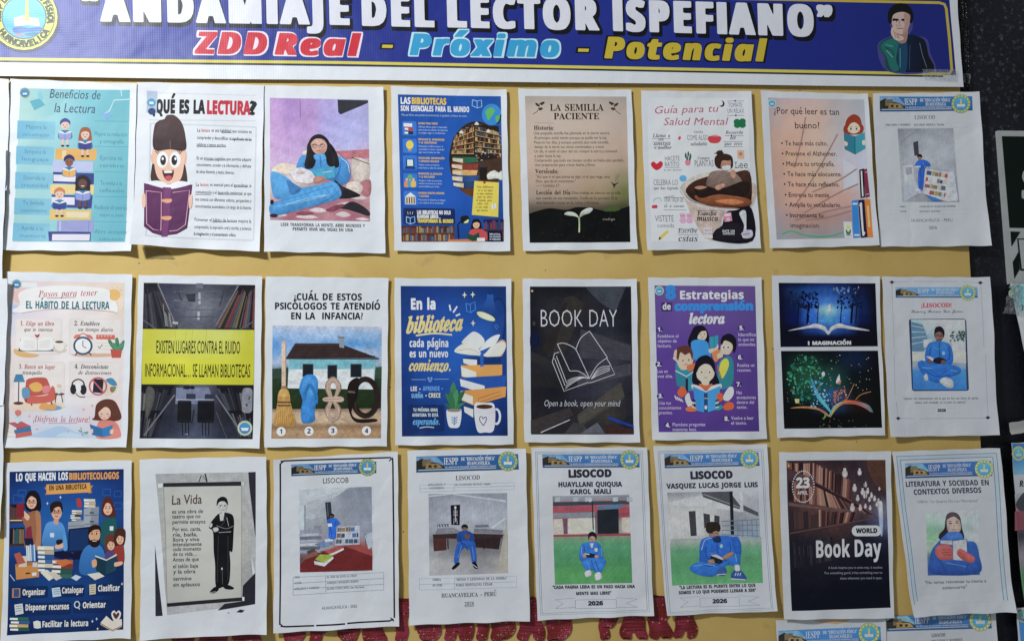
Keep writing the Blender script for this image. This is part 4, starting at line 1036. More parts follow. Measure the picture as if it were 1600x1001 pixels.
a.e('2c2426', 518, 284, 5); a.e('2c2426', 549, 284, 5); a.l('8a3424', 3, 511, 274, 525, 272); a.l('8a3424', 3, 542, 272, 556, 274); a.e('d89484', 508, 296, 6); a.e('d89484', 560, 296, 6)
a.p('2c6e80', 478, 304, 540, 326, 541, 428, 484, 398); a.p('348494', 540, 326, 592, 304, 597, 396, 541, 428); a.l('1c5060', 4, 540, 326, 541, 428); a.m('e0b49c', 482, 352, 500, 362, 496, 380, 482, 374); a.m('e0b49c', 580, 352, 595, 350, 596, 374, 582, 374)
a = s.part('book_row_illustration')
a.p('1c1820', 564, 515, 590, 508, 596, 672, 572, 676); a.p('d8d4c8', 572, 522, 580, 520, 588, 664, 580, 668); a.p('742c40', 588, 512, 606, 510, 622, 668, 598, 674); a.l('c0a0a8', 4, 596, 530, 608, 528); a.l('c0a0a8', 4, 602, 655, 618, 652)
a.p('2a78bc', 522, 690, 556, 684, 566, 900, 530, 902); a.q('c8dcec', 527, 702, 554, 712); a.q('c8dcec', 534, 880, 562, 890); a.p('241c38', 558, 686, 592, 684, 606, 898, 570, 902); a.p('d8d0dc', 566, 702, 578, 700, 588, 890, 578, 890); a.e('e8e4ec', 572, 716, 8); a.e('e8e4ec', 586, 874, 8); a.p('d87028', 592, 684, 622, 682, 634, 898, 606, 900); a.p('eca868', 604, 720, 614, 718, 622, 840, 612, 842)
a = s.part('crest_label'); a.q('c8ccd4', 478, 808, 524, 902); a.e('b8c85c', 502, 840, 12); a.m('4a6a50', 488, 850, 502, 866, 516, 850, 512, 880, 492, 880); a.q('8a8c94', 486, 884, 518, 890)
s.done()

# ---- report cover with library display rack
def cover(label, o, k, quad, seed, **kw):
    return Sheet('poster', label, 'poster', ROWS, o, k, quad, seed=seed, **kw)
s = cover('white cover over the board edge with photo of student in blue beside a book rack', (1360, 125), 3.179, (4, 72, 525, 65, 575, 828, 38, 832), 8, z0=.004, br=.004, right=.003)
letterhead(s, (38, 88, 492, 88, 495, 158, 40, 162), (438, 124, 45))
a = s.part('heading'); a.t('5a5a66', 'LISOCOD', 212, 200, 314, 20, 's', -.004); a.t('3a3a46', 'APELLIDOS Y NOMBRES', 68, 232, 190, 9, 's', 0); a.t('3a3a46', 'ESCOBAR MEDICA, Yasmin', 210, 232, 358, 9, 's', 0)
a.frame('b0b0b8', 1.6, 60, 220, 474, 240)
a = s.part('photo')
a.g((128, 246, 402, 244, 431, 610, 150, 608), ['7e8086 888a90 8e9096 8c8e94', '8e9096 9a9ca2 a2a4aa a0a2a8', '9a9ca0 a4a6ac a4a6ac 9c9ea4', 'a0a2a6 9a9ca2 989aa0 94969c', '9c9ea2 8e9096 8a8c94 8c8e96', '9a9a9e 8a8a90 7e8088 84868e'])
a.l('7c7e84', 3, 146, 308, 240, 246); a.p('3c3c44', 204, 315, 228, 306, 232, 378, 210, 382); a.p('c8ccd4', 152, 430, 200, 424, 214, 512, 162, 520); a.p('8e929c', 165, 440, 196, 436, 200, 470, 170, 476); a.p('a8acb4', 158, 508, 214, 500, 240, 560, 160, 606)
a = s.part('student_picture'); a.e('1c1a1e', 236, 384, 13, 12); a.m('8a6450', 228, 386, 244, 388, 240, 402, 230, 400); a.m('2f5fc0', 222, 408, 246, 400, 276, 408, 290, 430, 262, 444, 254, 540, 232, 544, 228, 470, 232, 440, 210, 434); a.l('5a8ce0', 3, 250, 410, 262, 440); a.p('dcdcdc', 208, 432, 240, 430, 240, 438, 212, 440); a.l('1f4890', 3, 240, 440, 244, 540); a.l('244f9c', 3, 262, 412, 250, 440, 236, 446, sm=True); a.l('1f4890', 2, 266, 420, 284, 438); a.e('e8e8e8', 228, 550, 14, 6); a.e('e8e8e8', 242, 562, 10, 6)
a = s.part('book_rack_picture'); a.p('c4c6cc', 264, 444, 380, 462, 404, 456, 424, 604, 370, 608, 252, 566); a.p('b0b2ba', 382, 462, 404, 456, 426, 600, 392, 596, 370, 608)
for j in range(4):
    x0, y0 = 268 - j * 4.5, 452 + j * 31
    a.shelf((x0 + 4, y0, x0 + 112, y0 + 17, x0 + 108, y0 + 42, x0, y0 + 24), 1, 6, ['7a6a58', '3c4a78', '8a8c50', '9a4a48', '505a70', 'b0a488'], 20 + j, lo=.7)
a.p('2f6aa8', 262, 572, 300, 584, 350, 606, 300, 606)
a = s.part('data_table'); a.frame('b4b4bc', 1.5, 82, 622, 494, 668); a.l('b4b4bc', 1.5, 82, 645, 494, 645)
a.t('4a4a54', 'OBRA', 138, 636, 168, 8, 's'); a.t('4a4a54', 'AUTOR', 138, 660, 172, 8, 's'); a.t('4a4a54', 'LOVER DE UN CLÁSICO DE SIEMPRE', 236, 636, 412, 8, 's'); a.t('4a4a54', 'FRANCISCO QUEVEDO', 236, 660, 338, 8, 's')
a = s.part('footer'); a.t('5a5a64', 'HUANCAVELICA – PERU', 196, 708, 396, 15, 'r', 0); a.t('5a5a64', '2026', 280, 744, 320, 14, 's', -.004)
s.done()

# ================================================================== second row
# ---- steps to a reading habit
s = poster('pastel poster of four reading habit steps with alarm clock and red armchair', (0, 410), 3.336, (38, 48, 697, 65, 672, 960, 35, 962), 9, br=.003)
a = s.part('printed_background')
a.g((66, 96, 655, 106, 640, 915, 50, 908), ['e0d4dc ecd8d8 f0dcd4 f0dcd0 f0d8c0', 'e8d4d8 eedcdc f4e8e4 f0e4dc f2dcc4', 'dcdcec e8e0e8 f4ece8 f2e8e4 ecdcd4', 'eee0dc f0e4e0 f4ece8 f2e8e4 f0e0dc', 'f0e0d8 f2e6e0 f4ece8 f2e8e4 f2e2dc', 'f0e0d8 f2e6e2 f4ecea f2e8e4 f2e2dc', 'e8dcdc e0dce4 e4e4ec ecdce0 f2dcd8', 'dcd8e0 d0d8e8 c8d8ec d8d8e4 f0d8d4'], 3)
a.rq('eef0f0', 120, 106, 200, 130, 8); a.m('f0c4bc', 80, 150, 140, 140, 146, 190, 100, 210, 78, 190); a.m('c4d0ec', 60, 220, 100, 226, 108, 250, 80, 272, 58, 262)
a.m('f4c070', 574, 150, 600, 140, 628, 152, 632, 180, 604, 200, 576, 186); 
for k in range(10):
    t_ = math.radians(k * 36); a.l('f0c890', 4, 602 + 36 * math.cos(t_), 170 + 36 * math.sin(t_), 602 + 48 * math.cos(t_), 170 + 48 * math.sin(t_))
a.m('f4dcc8', 624, 200, 650, 190, 648, 240, 626, 250)
a.m('b8d0ec', 180, 905, 250, 870, 330, 850, 400, 880, 470, 905); a.m('c8e0f0', 300, 905, 360, 880, 440, 905)
small_emblem(s, 94, 114, 24)
a = s.part('ribbon_illustration'); a.m('f8f2ee', 106, 160, 200, 130, 360, 122, 560, 140, 580, 190, 612, 210, 618, 262, 560, 250, 340, 240, 120, 262, 70, 250, 110, 222); a.l('d8b4b4', 3, 120, 264, 220, 248, 350, 242, 560, 254, 616, 266, sm=True)
a = s.part('title'); a.t('c86470', 'Pasos para tener', 206, 182, 514, 34, 'si', -.004, y1=174); a.t('2f7484', 'EL HÁBITO DE LA LECTURA', 142, 240, 576, 38, 'b', .01, y1=244)
a.l('c86470', 3, 250, 188, 400, 182)
for i, (x0, y0, x1, y1, t1, t2, c) in enumerate(((84, 292, 330, 480, '1. Elige un libro', 'que te interese', 'c05a60'), (366, 292, 640, 486, '2. Establece', 'un tiempo diario', '4c4450'), (76, 516, 344, 740, '3. Busca un lugar', 'tranquilo', 'c05a60'), (366, 516, 634, 700, '4. Desconéctate', 'de distracciones', '4c4450'))):
    a = s.part('step_panel'); a.rq('ece0da', x0, y0, x1, y1, 18); a.rq('f0e6e0', x0 + 6, y0 + 6, x1 - 6, y1 - 6, 16)
    w_ = (176, 132, 190, 176)[i]; a.t(c, t1, x0 + 28, y0 + 36, x0 + 28 + w_, 22, 'si', .004); a.t('5a4c54', t2, x0 + 48, y0 + 66, x0 + 48 + (150, 180, 100, 172)[i], 19, 'si', .002)
    if i == 0:
        a.m('c04050', 188, 374, 200, 378, 212, 372, 210, 386, 200, 392, 190, 384); a.m('e8b878', 84, 450, 150, 470, 210, 480, 180, 494, 110, 490, 80, 470)
        a.p('4a5870', 112, 400, 285, 400, 292, 462, 102, 462); a.m('f4f0ea', 118, 396, 160, 388, 200, 402, 240, 388, 282, 396, 280, 452, 200, 458, 112, 454); a.l('c0b8b4', 3, 200, 402, 202, 456); [a.l('ccc6c4', 2, 130, 408 + k * 10, 188, 412 + k * 10) for k in range(4)]; [a.l('ccc6c4', 2, 212, 412 + k * 10, 268, 408 + k * 10) for k in range(4)]
        a.m('e4cfc0', 284, 446, 346, 446, 346, 464, 300, 470); a.m('f4ece4', 290, 412, 342, 412, 338, 450, 318, 460, 296, 448); a.e('6a4638', 316, 414, 22, 6); a.ring('f0e4dc', 344, 428, 8, 10, 4)
    elif i == 1:
        a.e('e4b898', 500, 482, 120, 10); a.m('e07868', 390, 396, 400, 378, 424, 376, 420, 392); a.m('e07868', 450, 376, 480, 380, 490, 400, 466, 394); a.l('2f4a64', 6, 408, 470, 398, 484); a.l('2f4a64', 6, 470, 470, 482, 484)
        a.e('36587c', 438, 434, 50, 48); a.e('f6f2ee', 438, 434, 40, 38); a.l('3a3040', 4, 438, 408, 438, 436, 456, 446); a.l('e07868', 5, 420, 378, 440, 370, 456, 378, sm=True)
        a.p('f4ece4', 506, 380, 604, 380, 602, 474, 502, 474); a.p('e07060', 508, 376, 604, 378, 604, 402, 506, 400); [a.e('f8f0ec', 520 + k * 16, 384, 3) for k in range(5)]; a.l('4a4050', 4, 516, 436, 524, 448, 538, 428); [a.l('d8ccc8', 2, 506, 420 + k * 16, 600, 420 + k * 16) for k in range(3)]
        a.p('cc5848', 580, 452, 642, 452, 634, 496, 588, 496)
        for d in ((600, 420, -18), (620, 410, 0), (636, 424, 18)): a.m('4c8a68', d[0] - 8, d[1] + 30, d[0] - 14 + d[2], d[1] - 10, d[0] + d[2], d[1] - 16, d[0] + 8, d[1] + 30)
        a.m('5c9a78', 584, 424, 606, 420, 618, 452, 600, 448); a.m('5c9a78', 652, 426, 634, 420, 616, 452, 634, 448)
    elif i == 2:
        a.e('f0d8c0', 200, 748, 150, 26); a.e('7aa8c4', 270, 756, 60, 14); a.m('eca860', 210, 752, 230, 730, 262, 740, 250, 764, 220, 764); a.m('eca860', 252, 752, 272, 732, 300, 740, 292, 764, 260, 764)
        a.l('3c2c34', 5, 104, 620, 102, 732); a.e('5c3a34', 102, 732, 26, 8); a.p('4a8ab0', 88, 582, 122, 582, 136, 622, 76, 622)
        a.m('c85c50', 140, 630, 156, 604, 230, 598, 256, 616, 262, 680, 150, 690); a.m('d86858', 120, 660, 150, 650, 160, 690, 250, 690, 276, 644, 292, 660, 284, 720, 160, 734, 130, 710); a.m('ecb45c', 158, 640, 196, 622, 226, 640, 220, 668, 180, 672); a.m('e8888c', 226, 650, 260, 640, 266, 670, 236, 682); a.m('6a9cc0', 122, 660, 156, 654, 160, 700, 126, 704); a.l('5c3a34', 6, 170, 734, 172, 744); a.l('5c3a34', 6, 274, 724, 278, 738); a.l('5c3a34', 6, 144, 710, 142, 724)
        a.e('6a4644', 316, 684, 26, 6); a.l('5c3a34', 4, 300, 686, 294, 730); a.l('5c3a34', 4, 326, 686, 334, 728); a.m('e8e4e0', 304, 652, 324, 652, 322, 680, 306, 680); a.e('e8c8a0', 314, 642, 12, 10)
    else:
        a.l('2c2c38', 7, 382, 660, 384, 625, 412, 608, 440, 622, 448, 660, sm=True); a.e('2c2c38', 388, 660, 16, 26); a.e('2c2c38', 440, 662, 17, 26); a.l('2c2c38', 4, 400, 680, 420, 698, 450, 700, sm=True); a.m('f4f0ee', 400, 640, 420, 630, 428, 660, 412, 680)
        a.m('e8d8c4', 540, 620, 590, 600, 622, 640, 600, 680, 550, 690); a.m('4a90b8', 556, 612, 590, 602, 616, 636, 590, 640); a.m('a8704c', 580, 650, 610, 646, 600, 672, 584, 674); a.e('58a07c', 596, 656, 9, 8)
        a.p('2f2c38', 494, 606, 546, 608, 538, 690, 488, 686); a.p('e8e4ec', 490, 676, 540, 680, 538, 690, 488, 686); a.ring('d06470', 516, 644, 44, 44, 8); a.l('d06470', 8, 488, 612, 546, 676)
a = s.part('closing_line'); a.t('c86470', '¡Disfruta la lectura!', 180, 828, 474, 32, 'si', -.004); a.l('c86470', 2.5, 260, 836, 410, 836)
a = s.part('book_stack_illustration'); a.p('c46068', 48, 834, 120, 826, 168, 850, 94, 860); a.p('f0e4d8', 46, 838, 94, 862, 94, 874, 46, 852); a.p('b8505c', 94, 860, 168, 850, 168, 862, 94, 874); a.p('f0e4d8', 46, 856, 92, 872, 92, 888, 46, 876); a.p('3a7cac', 80, 872, 166, 852, 172, 876, 88, 890); a.p('f0e4d8', 44, 880, 90, 890, 92, 908, 44, 900); a.p('d06a60', 90, 890, 172, 876, 176, 898, 92, 912)
a.m('cfe0e4', 84, 800, 112, 800, 108, 832, 88, 832); a.l('6a9878', 3, 98, 804, 100, 780); a.m('e08078', 84, 776, 100, 766, 118, 776, 110, 796, 92, 796)
a = s.part('sprig_illustration'); a.l('7aa890', 4, 440, 900, 428, 856, sm=True); a.m('7aa890', 440, 884, 468, 878, 460, 892); a.m('7aa890', 434, 878, 416, 868, 424, 882)
a = s.part('sparkles')
for x, y in ((486, 745), (442, 765), (200, 866), (362, 878), (160, 800)): a.p('e8b0a8', x, y - 10, x + 3, y - 3, x + 10, y, x + 3, y + 3, x, y + 10, x - 3, y + 3, x - 10, y, x - 3, y - 3)
a = s.part('girl_illustration')
a.m('6a3c30', 500, 800, 508, 740, 550, 712, 600, 718, 628, 760, 640, 810, 600, 826, 520, 822, 486, 816); a.m('e88c7c', 520, 830, 560, 820, 610, 830, 634, 870, 630, 910, 510, 910)
a.e('f4ccb4', 552, 784, 32, 34); a.m('6a3c30', 516, 780, 524, 738, 570, 728, 604, 760, 600, 800, 586, 764, 552, 752); a.l('3c2c30', 3, 530, 786, 542, 788); a.l('3c2c30', 3, 562, 788, 574, 786); a.e('f0a498', 530, 800, 7, 5); a.e('f0a498', 576, 800, 7, 5); a.l('b85c58', 2.5, 546, 808, 558, 808)
a.p('2f74b0', 474, 840, 540, 862, 544, 908, 488, 896); a.p('3a84c0', 540, 862, 596, 844, 588, 898, 544, 908); a.m('f4ccb4', 480, 868, 492, 866, 492, 886, 480, 884); a.m('f4ccb4', 584, 870, 600, 868, 596, 890, 582, 888)
s.done()

# ---- places against informational noise
s = poster('dark library aisle poster with a wide yellow lettered band across the middle', (205, 420), 3.514, (45, 35, 722, 42, 712, 982, 15, 978), 10)
a = s.part('aisle_photo')
a.g((74, 78, 684, 90, 672, 932, 52, 928), ['303240 34364a 50525e 3c3e4a 34343e', '34364a 4a4c5c 7a7c88 50525e 3a3640', '2c2e3a 50525e 5c5e6a 4c4e5a 34323c', '2c2c34 44444e 5a5c68 484a54 302e36', '28282e 30303a 6a6c80 2e2e38 28262c', '2a282e 2c2c36 5c6078 2e2e38 2a282c', '24242a 2c2e3c 444858 2a2a34 26242a', '22222a 343848 50566c 343848 2a2a34'])
a.l('a8aab4', 12, 378, 130, 378, 195); a.l('b8bac4', 12, 374, 236, 373, 280); a.q('70727c', 360, 80, 396, 108)
for y, c in ((122, '5a5c66'), (170, '6c6e7a'), (224, '62646e'), (262, '52545e'), (300, '5a5c66')): a.l(c, 7, 240, y + 4, 500, y)
a.l('3c3e48', 5, 230, 90, 286, 175); a.l('3c3e48', 5, 260, 100, 276, 175); a.l('3a3c46', 6, 520, 95, 490, 200); a.p('34363e', 300, 140, 356, 136, 354, 182, 318, 180)
BW = ['4a4a52', '36363e', '5c5a5e', '2a2c36', '32303a', '6c6a6a', '403a40', '24242c']
a.shelf((74, 78, 150, 78, 262, 330, 70, 330), 1, 17, BW, 1, back='1c1c24', lo=.75, pw=.02)
a.shelf((160, 150, 240, 280, 250, 330, 180, 330), 1, 8, ['7a7a80', '5a5a62', '8c8884'], 2, lo=.5)
a.l('7c7e88', 7, 150, 80, 250, 310); a.l('62646e', 6, 70, 280, 140, 330); a.l('b0b2ba', 12, 232, 296, 262, 298)
a.shelf((600, 92, 684, 92, 680, 330, 470, 330), 1, 19, ['4a4a52', '6c3c40', '36363e', '5c5a5e', '7a3c40', '2a2c36', '74683c'], 3, back='1e1c22', lo=.75, pw=.02); a.l('7a7880', 7, 592, 94, 466, 316); a.l('60626a', 6, 680, 286, 604, 332)
a.shelf((60, 640, 240, 640, 130, 928, 52, 928), 2, 16, BW, 4, back='1a1a22', pw=.06); a.l('74767e', 8, 242, 690, 76, 912); a.m('5a5854', 86, 660, 120, 650, 134, 700, 100, 810, 84, 800)
a.shelf((470, 640, 676, 640, 672, 928, 600, 928), 2, 18, BW, 5, back='1c1a22', pw=.06); a.l('74767e', 8, 468, 690, 606, 892); a.l('54565e', 5, 470, 780, 530, 928)
a.rq('8c8e98', 612, 652, 668, 790, 20); a.l('24262e', 8, 636, 740, 640, 752); a.l('24262e', 6, 654, 700, 648, 716)
a = s.part('chairs_picture')
a.p('7c829c', 252, 650, 430, 650, 462, 740, 246, 740); a.rq('363a4c', 306, 684, 358, 718, 6); a.rq('363a4c', 408, 686, 462, 716, 6); a.e('1c1e28', 310, 650, 22, 10); a.e('1c1e28', 340, 650, 14, 10); a.l('c0c4d4', 3, 250, 716, 460, 716)
for x, w in ((258, 76), (368, 92)):
    a.rq('15171f', x, 722, x + w, 842, 9); a.l('2c303c', 3, x + 6, 730, x + w - 8, 728); a.l('262a36', 3, x + 5, 832, x + w - 6, 832)
    for k in range(3): a.l('14161e', 5, x + 26 + k * 18, 842, x + 30 + k * 16, 912)
    a.l('3c404e', 3, x + 22, 880, x + w - 8, 878)
a.l('14161e', 5, 336, 850, 350, 770); a.l('9aa0b8', 4, 300, 905, 318, 905)
a = s.part('yellow_band'); a.g((68, 330, 680, 336, 676, 636, 62, 632), ['c8c430 d0d050 d4d468 c4c428', 'ccc830 d4d450 d4d454 c8c424', 'd0cc20 e0dc2c d8d824 ccc81c', 'ccc81c d4d01c d0cc1c c8c41c'])
for x in (308, 342, 420, 250): a.l('b8b42c', 2, x, 336, x - 8, 420)
a = s.part('lettering'); a.t('22221c', 'EXISTEN LUGARES CONTRA EL RUIDO', 142, 462, 600, 68, 'r', .008); a.t('22221c', 'INFORMACIONAL… SE LLAMAN BIBLIOTECAS', 80, 590, 656, 70, 'r', .008)
a = s.part('emblem'); a.e('8a9c78', 628, 872, 42); a.e('ccd0b8', 628, 872, 39); a.e('4a9cc8>3480b4', 628, 872, 31); a.p('e8ecec', 606, 870, 650, 870, 644, 886, 612, 886)
s.done()

# ---- which psychologist
s = poster('white quiz poster with a broom, blue sandal, rope and belt before a house', (410, 420), 3.512, (20, 42, 692, 52, 685, 970, 15, 975), 11)
a = s.part('title'); a.t('23232b', '¿CUÁL DE ESTOS', 174, 172, 546, 36, 'b', .012); a.t('23232b', 'PSICÓLOGOS TE ATENDÍÓ', 72, 222, 646, 36, 'b', .012); a.t('23232b', 'EN LA  INFANCIA?', 160, 276, 552, 36, 'b', .012)
a = s.part('scene_picture')
a.g((58, 310, 656, 318, 654, 560, 56, 556), ['b8bcd0 b8c0d4 bcc4d8 b4bcd0 b8bcd0', '8eb0d8 9cb8dc a8c0e0 8cb0d8 8cacd0', '5c98d4 88b0dc 6ca4d8 5c98d0 70a0cc', '6ca4d8 98bce0 80b0dc a8bcd8 98b0cc', 'a8bcd8 b0c0d8 a8b8cc b8bccc a0b0c4', '6c7c8c 788898 788898 788898 6c7c8c'], 3)
a.p('34483c', 56, 548, 150, 540, 150, 660, 56, 660); a.p('3c4c3c', 610, 540, 656, 536, 654, 660, 610, 660)
a.g((56, 600, 654, 600, 652, 772, 56, 770), ['2c3c28 2e4028 2c3c28', '26361f 2a3c22 26361f', '22301c 26341e 22301c'])
a = s.part('house_picture')
a.p('9cd0d8', 148, 492, 624, 492, 612, 660, 140, 654); a.p('d8eef0', 148, 550, 612, 550, 612, 660, 140, 654); a.p('78b4c0', 148, 492, 624, 494, 618, 548, 148, 550)
a.p('3c2c2c', 182, 408, 420, 408, 642, 490, 130, 490); a.p('4c3a38', 182, 408, 420, 408, 440, 416, 178, 416); [a.l('322424', 2, 160, 430 + k * 16, 470 + k * 50, 430 + k * 16) for k in range(4)]; a.l('2a2022', 5, 130, 492, 642, 494)
a.p('8c949c', 420, 374, 448, 374, 450, 434, 424, 430); a.q('6c747c', 416, 372, 450, 380)
for x0, x1, y0, y1 in ((226, 278, 524, 590), (362, 408, 530, 600), (488, 542, 524, 592)): a.q('4a5a60', x0 - 4, y0 - 4, x1 + 4, y1 + 2); a.q('20242a', x0, y0, x1, y1)
a = s.part('shelf_picture'); a.g((56, 768, 652, 764, 652, 926, 52, 928), ['8c7460 947c68 8c7460', 'c4a88c c8ac90 bca084', 'c8ac8c ccb090 c0a484', '8c6c50 98785c 8c6c50', 'b08c68 b8946e ac8864', 'a88462 b08c68 a48060'])
a = s.part('broom_picture'); a.l('d8bca4', 24, 120, 396, 120, 650); a.l('b89880', 4, 130, 396, 130, 650); a.p('a87c54', 106, 642, 134, 640, 136, 664, 104, 664)
a.m('d8ac64>c09048', 104, 660, 138, 660, 152, 690, 158, 740, 186, 852, 120, 862, 66, 852, 84, 740, 88, 690)
for k in range(9): a.l('a87c3c', 3, 96 + k * 6, 700, 72 + k * 13, 852)
for y in (730, 748): a.l('5c3c2c', 7, 86, y, 156, y)
a = s.part('sandal_picture'); a.m('3a8cd4>3484cc', 216, 610, 240, 582, 280, 580, 304, 606, 306, 660, 290, 780, 290, 830, 250, 846, 218, 836, 214, 770, 222, 720, 204, 660); a.m('4898dc', 226, 612, 260, 590, 294, 610, 296, 660, 282, 700, 250, 690, 220, 660); a.l('2c74b4', 18, 262, 630, 240, 672, 230, 720, sm=True); a.l('2c74b4', 18, 262, 630, 296, 690, 296, 740, sm=True)
a = s.part('rope_picture')
for k, c in enumerate(('9a8070', 'c4a894', 'b49884')):
    a.l(c, 14, 374 + k * 2, 830, 350 + k * 8, 780, 372 + k * 4, 730, 410 - k * 2, 690, 428 - k * 8, 640, 388, 596 + k * 10, 352 + k * 8, 640, 372 + k * 4, 700, 424 - k * 8, 760, 420 - k * 8, 810, 384, 836 - k * 8, sm=True)
a.m('c8ac98', 342, 704, 436, 700, 440, 728, 344, 726); a.l('9a8070', 3, 342, 714, 438, 712); a.l('b49884', 12, 430, 820, 500, 840)
a = s.part('belt_picture'); a.ring('2e2220', 566, 704, 66, 100, 30); a.l('4a3834', 4, 505, 690, 520, 780, 560, 806, sm=True); a.m('241a1a', 466, 690, 480, 620, 530, 600, 520, 700, 490, 780, 520, 820, 620, 820, 622, 836, 520, 840, 480, 790); a.l('6c5a54', 10, 470, 672, 510, 676)
for n_, x, y in (('1', 106, 890), ('2', 258, 888), ('3', 388, 886), ('4', 573, 886)):
    a = s.part('number_disc'); a.e('e4dcdc', x, y, 25); a.t('2c2c3c', n_, x - (6 if n_ == '1' else 9), y + 12, x + (5 if n_ == '1' else 9), 25, 'b', .012)
s.done()

# ---- in the library every page is a new beginning
s = poster('deep blue poster with a desk lamp above open book, mug and potted plant', (610, 420), 3.51, (22, 52, 660, 57, 675, 960, 28, 965), 12)
a = s.part('printed_background'); a.g((57, 95, 633, 97, 642, 912, 64, 916), ['16346c 18387c 183878 163470 122c60', '163878 1a4290 1c4a98 1c4a98 163878', '183c80 1c4a9c 2058b0 2458ac 183c80', '183c80 1c4c9c 2058ac 20509c 183c80', '163878 1a4490 1c4a98 1c4690 163878', '14306a 163878 1a4088 183c7c 14306c', '122a5c 143068 163a78 143470 122a5c'])
a = s.part('heading'); a.t('f0f0ee', 'En la', 115, 222, 246, 58, 'b', .022); a.t('eec078', 'biblioteca', 88, 352, 392, 86, 'si', .02, y1=336, lean=.1); a.l('eec890', 9, 140, 366, 240, 354, 338, 362, sm=True)
a.t('f0f0ee', 'cada página', 106, 428, 317, 42, 'b', .01); a.t('f0f0ee', 'es un nuevo', 106, 484, 316, 40, 'b', .01); a.t('eec078', 'comienzo.', 102, 558, 328, 60, 'si', .016, lean=.1)
for p_ in ((330, 230, 324, 198), (344, 240, 366, 206), (358, 258, 382, 248)): a.l('e8ecf4', 9, *p_)
a = s.part('slogan')
a.l('7aa8e0', 3, 116, 606, 196, 606); a.l('7aa8e0', 3, 240, 604, 320, 603); a.m('7aa8e0', 204, 600, 210, 592, 217, 600, 226, 592, 230, 602, 217, 620); a.m('1a4490', 209, 601, 212, 597, 217, 606, 224, 597, 226, 602, 217, 614)
a.t('d8dcec', 'LEE', 112, 668, 146, 24, 'b', .012); a.e('d8dcec', 162, 658, 4); a.t('5c94e0', 'APRENDE', 178, 667, 270, 24, 'b', .012); a.e('5c94e0', 284, 656, 4); a.t('7ab0f0', 'SUEÑA', 116, 706, 180, 22, 'b', .012); a.e('d8dcec', 196, 694, 4); a.t('eed0a0', 'CRECE', 210, 704, 274, 24, 'b', .012)
a.rq('142c60', 94, 744, 296, 890, 16); a.t('c8d4ec', 'TU PRÓXIMA GRAN', 126, 780, 258, 17, 'b', .01); a.t('c8d4ec', 'AVENTURA TE ESTÁ', 120, 808, 262, 17, 'b', .01); a.t('5ca4f0', 'esperando.', 124, 852, 270, 36, 'si', .008); a.l('c8d4ec', 4, 160, 870, 200, 864, 240, 868, sm=True)
a = s.part('lamp_illustration'); a.l('142c5c', 10, 562, 176, 600, 164, 626, 210, 628, 290, 614, 420, sm=True); a.m('2a5cac>16346c', 534, 130, 560, 130, 566, 180, 580, 250, 572, 284, 520, 270, 472, 240, 500, 206, 524, 176); a.m('163470', 536, 120, 556, 118, 562, 140, 534, 140); a.m('f0d890', 474, 238, 510, 238, 560, 262, 572, 284, 540, 284, 490, 264); a.m('f8ecc0', 486, 242, 516, 246, 556, 268, 560, 280, 520, 270)
for x, y in ((406, 144), (451, 142), (453, 298)): a.p('f0d8a0', x, y - 18, x + 4, y - 4, x + 14, y, x + 4, y + 4, x, y + 18, x - 4, y + 4, x - 14, y, x - 4, y - 4)
a.l('4c88d8', 4, 414, 190, 436, 196, 462, 180, 466, 224, 440, 240, 418, 232, closed=True); a.l('4c88d8', 3, 437, 196, 440, 240); a.l('4c78c0', 3, 570, 312, 580, 306, 590, 316, 584, 332, 570, 312)
a = s.part('open_book_illustration'); a.m('c89c74', 520, 470, 604, 390, 634, 420, 600, 486, 540, 480); a.m('dcd0c4', 350, 452, 400, 410, 470, 420, 506, 470, 560, 420, 620, 400, 628, 440, 580, 488, 500, 476, 420, 470)
a.m('f4f0ea>dcd4ca', 390, 404, 430, 360, 460, 344, 498, 366, 516, 400, 486, 438, 462, 458, 430, 416); a.m('e8e2da', 486, 450, 520, 400, 560, 370, 594, 360, 598, 370, 570, 420, 540, 430); a.l('b0a498', 2.5, 360, 448, 440, 440, 500, 470, sm=True)
a = s.part('book_stack_illustration')
for (c, pg, q_) in (('16346c', 'e4dcd4', (398, 486, 606, 480, 606, 522, 478, 548, 398, 520)), ('d8984c', 'e0d4c4', (386, 528, 612, 524, 612, 580, 474, 616, 390, 590)), ('2450a0', 'e4dcd4', (380, 596, 634, 582, 630, 640, 520, 690, 384, 646)), ('d09048', 'e0d4c4', (384, 668, 634, 644, 630, 700, 456, 748, 390, 720)), ('1c3c78', 'dcd4cc', (398, 742, 460, 760, 460, 826, 402, 790))):
    a.p(c, *q_); 
    if len(q_) == 10:
        mx_ = q_[6]; a.p(pg, q_[0], q_[1] + 6, mx_ - 4, q_[7] - 50, mx_ - 4, q_[7] - 6, q_[8] + 2, q_[9] - 4)
    else: a.p(pg, 402, 752, 454, 768, 454, 814, 406, 784)
a.p('2458ac', 492, 466, 510, 462, 510, 540, 500, 530, 492, 542); a.l('8c5c2c', 3, 480, 710, 600, 672, 604, 690, 484, 732, closed=True)
a = s.part('plant_illustration')
for (x, y, dx, dy, c) in ((346, 700, 0, -80, '3c7850'), (350, 740, 56, -74, '2c6440'), (342, 740, -40, -60, '34704a'), (350, 760, 60, -30, '3c7850'), (340, 760, -44, -24, '2c6440'), (346, 750, 20, -90, '468a5c'), (344, 755, -18, -86, '346c48')):
    a.m(c, x - 8, y + 16, x + dx * .4 - 18, y + dy * .5, x + dx, y + dy, x + dx * .5 + 16, y + dy * .45, x + 8, y + 16)
a.m('dcd8dc', 308, 772, 346, 782, 388, 770, 380, 858, 346, 870, 318, 856); a.e('8a7c74', 348, 774, 38, 9); a.l('4c7cb8', 4, 350, 856, 350, 806); [a.l('4c7cb8', 4, 350, 850 - k * 14, 350 + d * 16, 836 - k * 14) for k in range(3) for d in (-1, 1)]
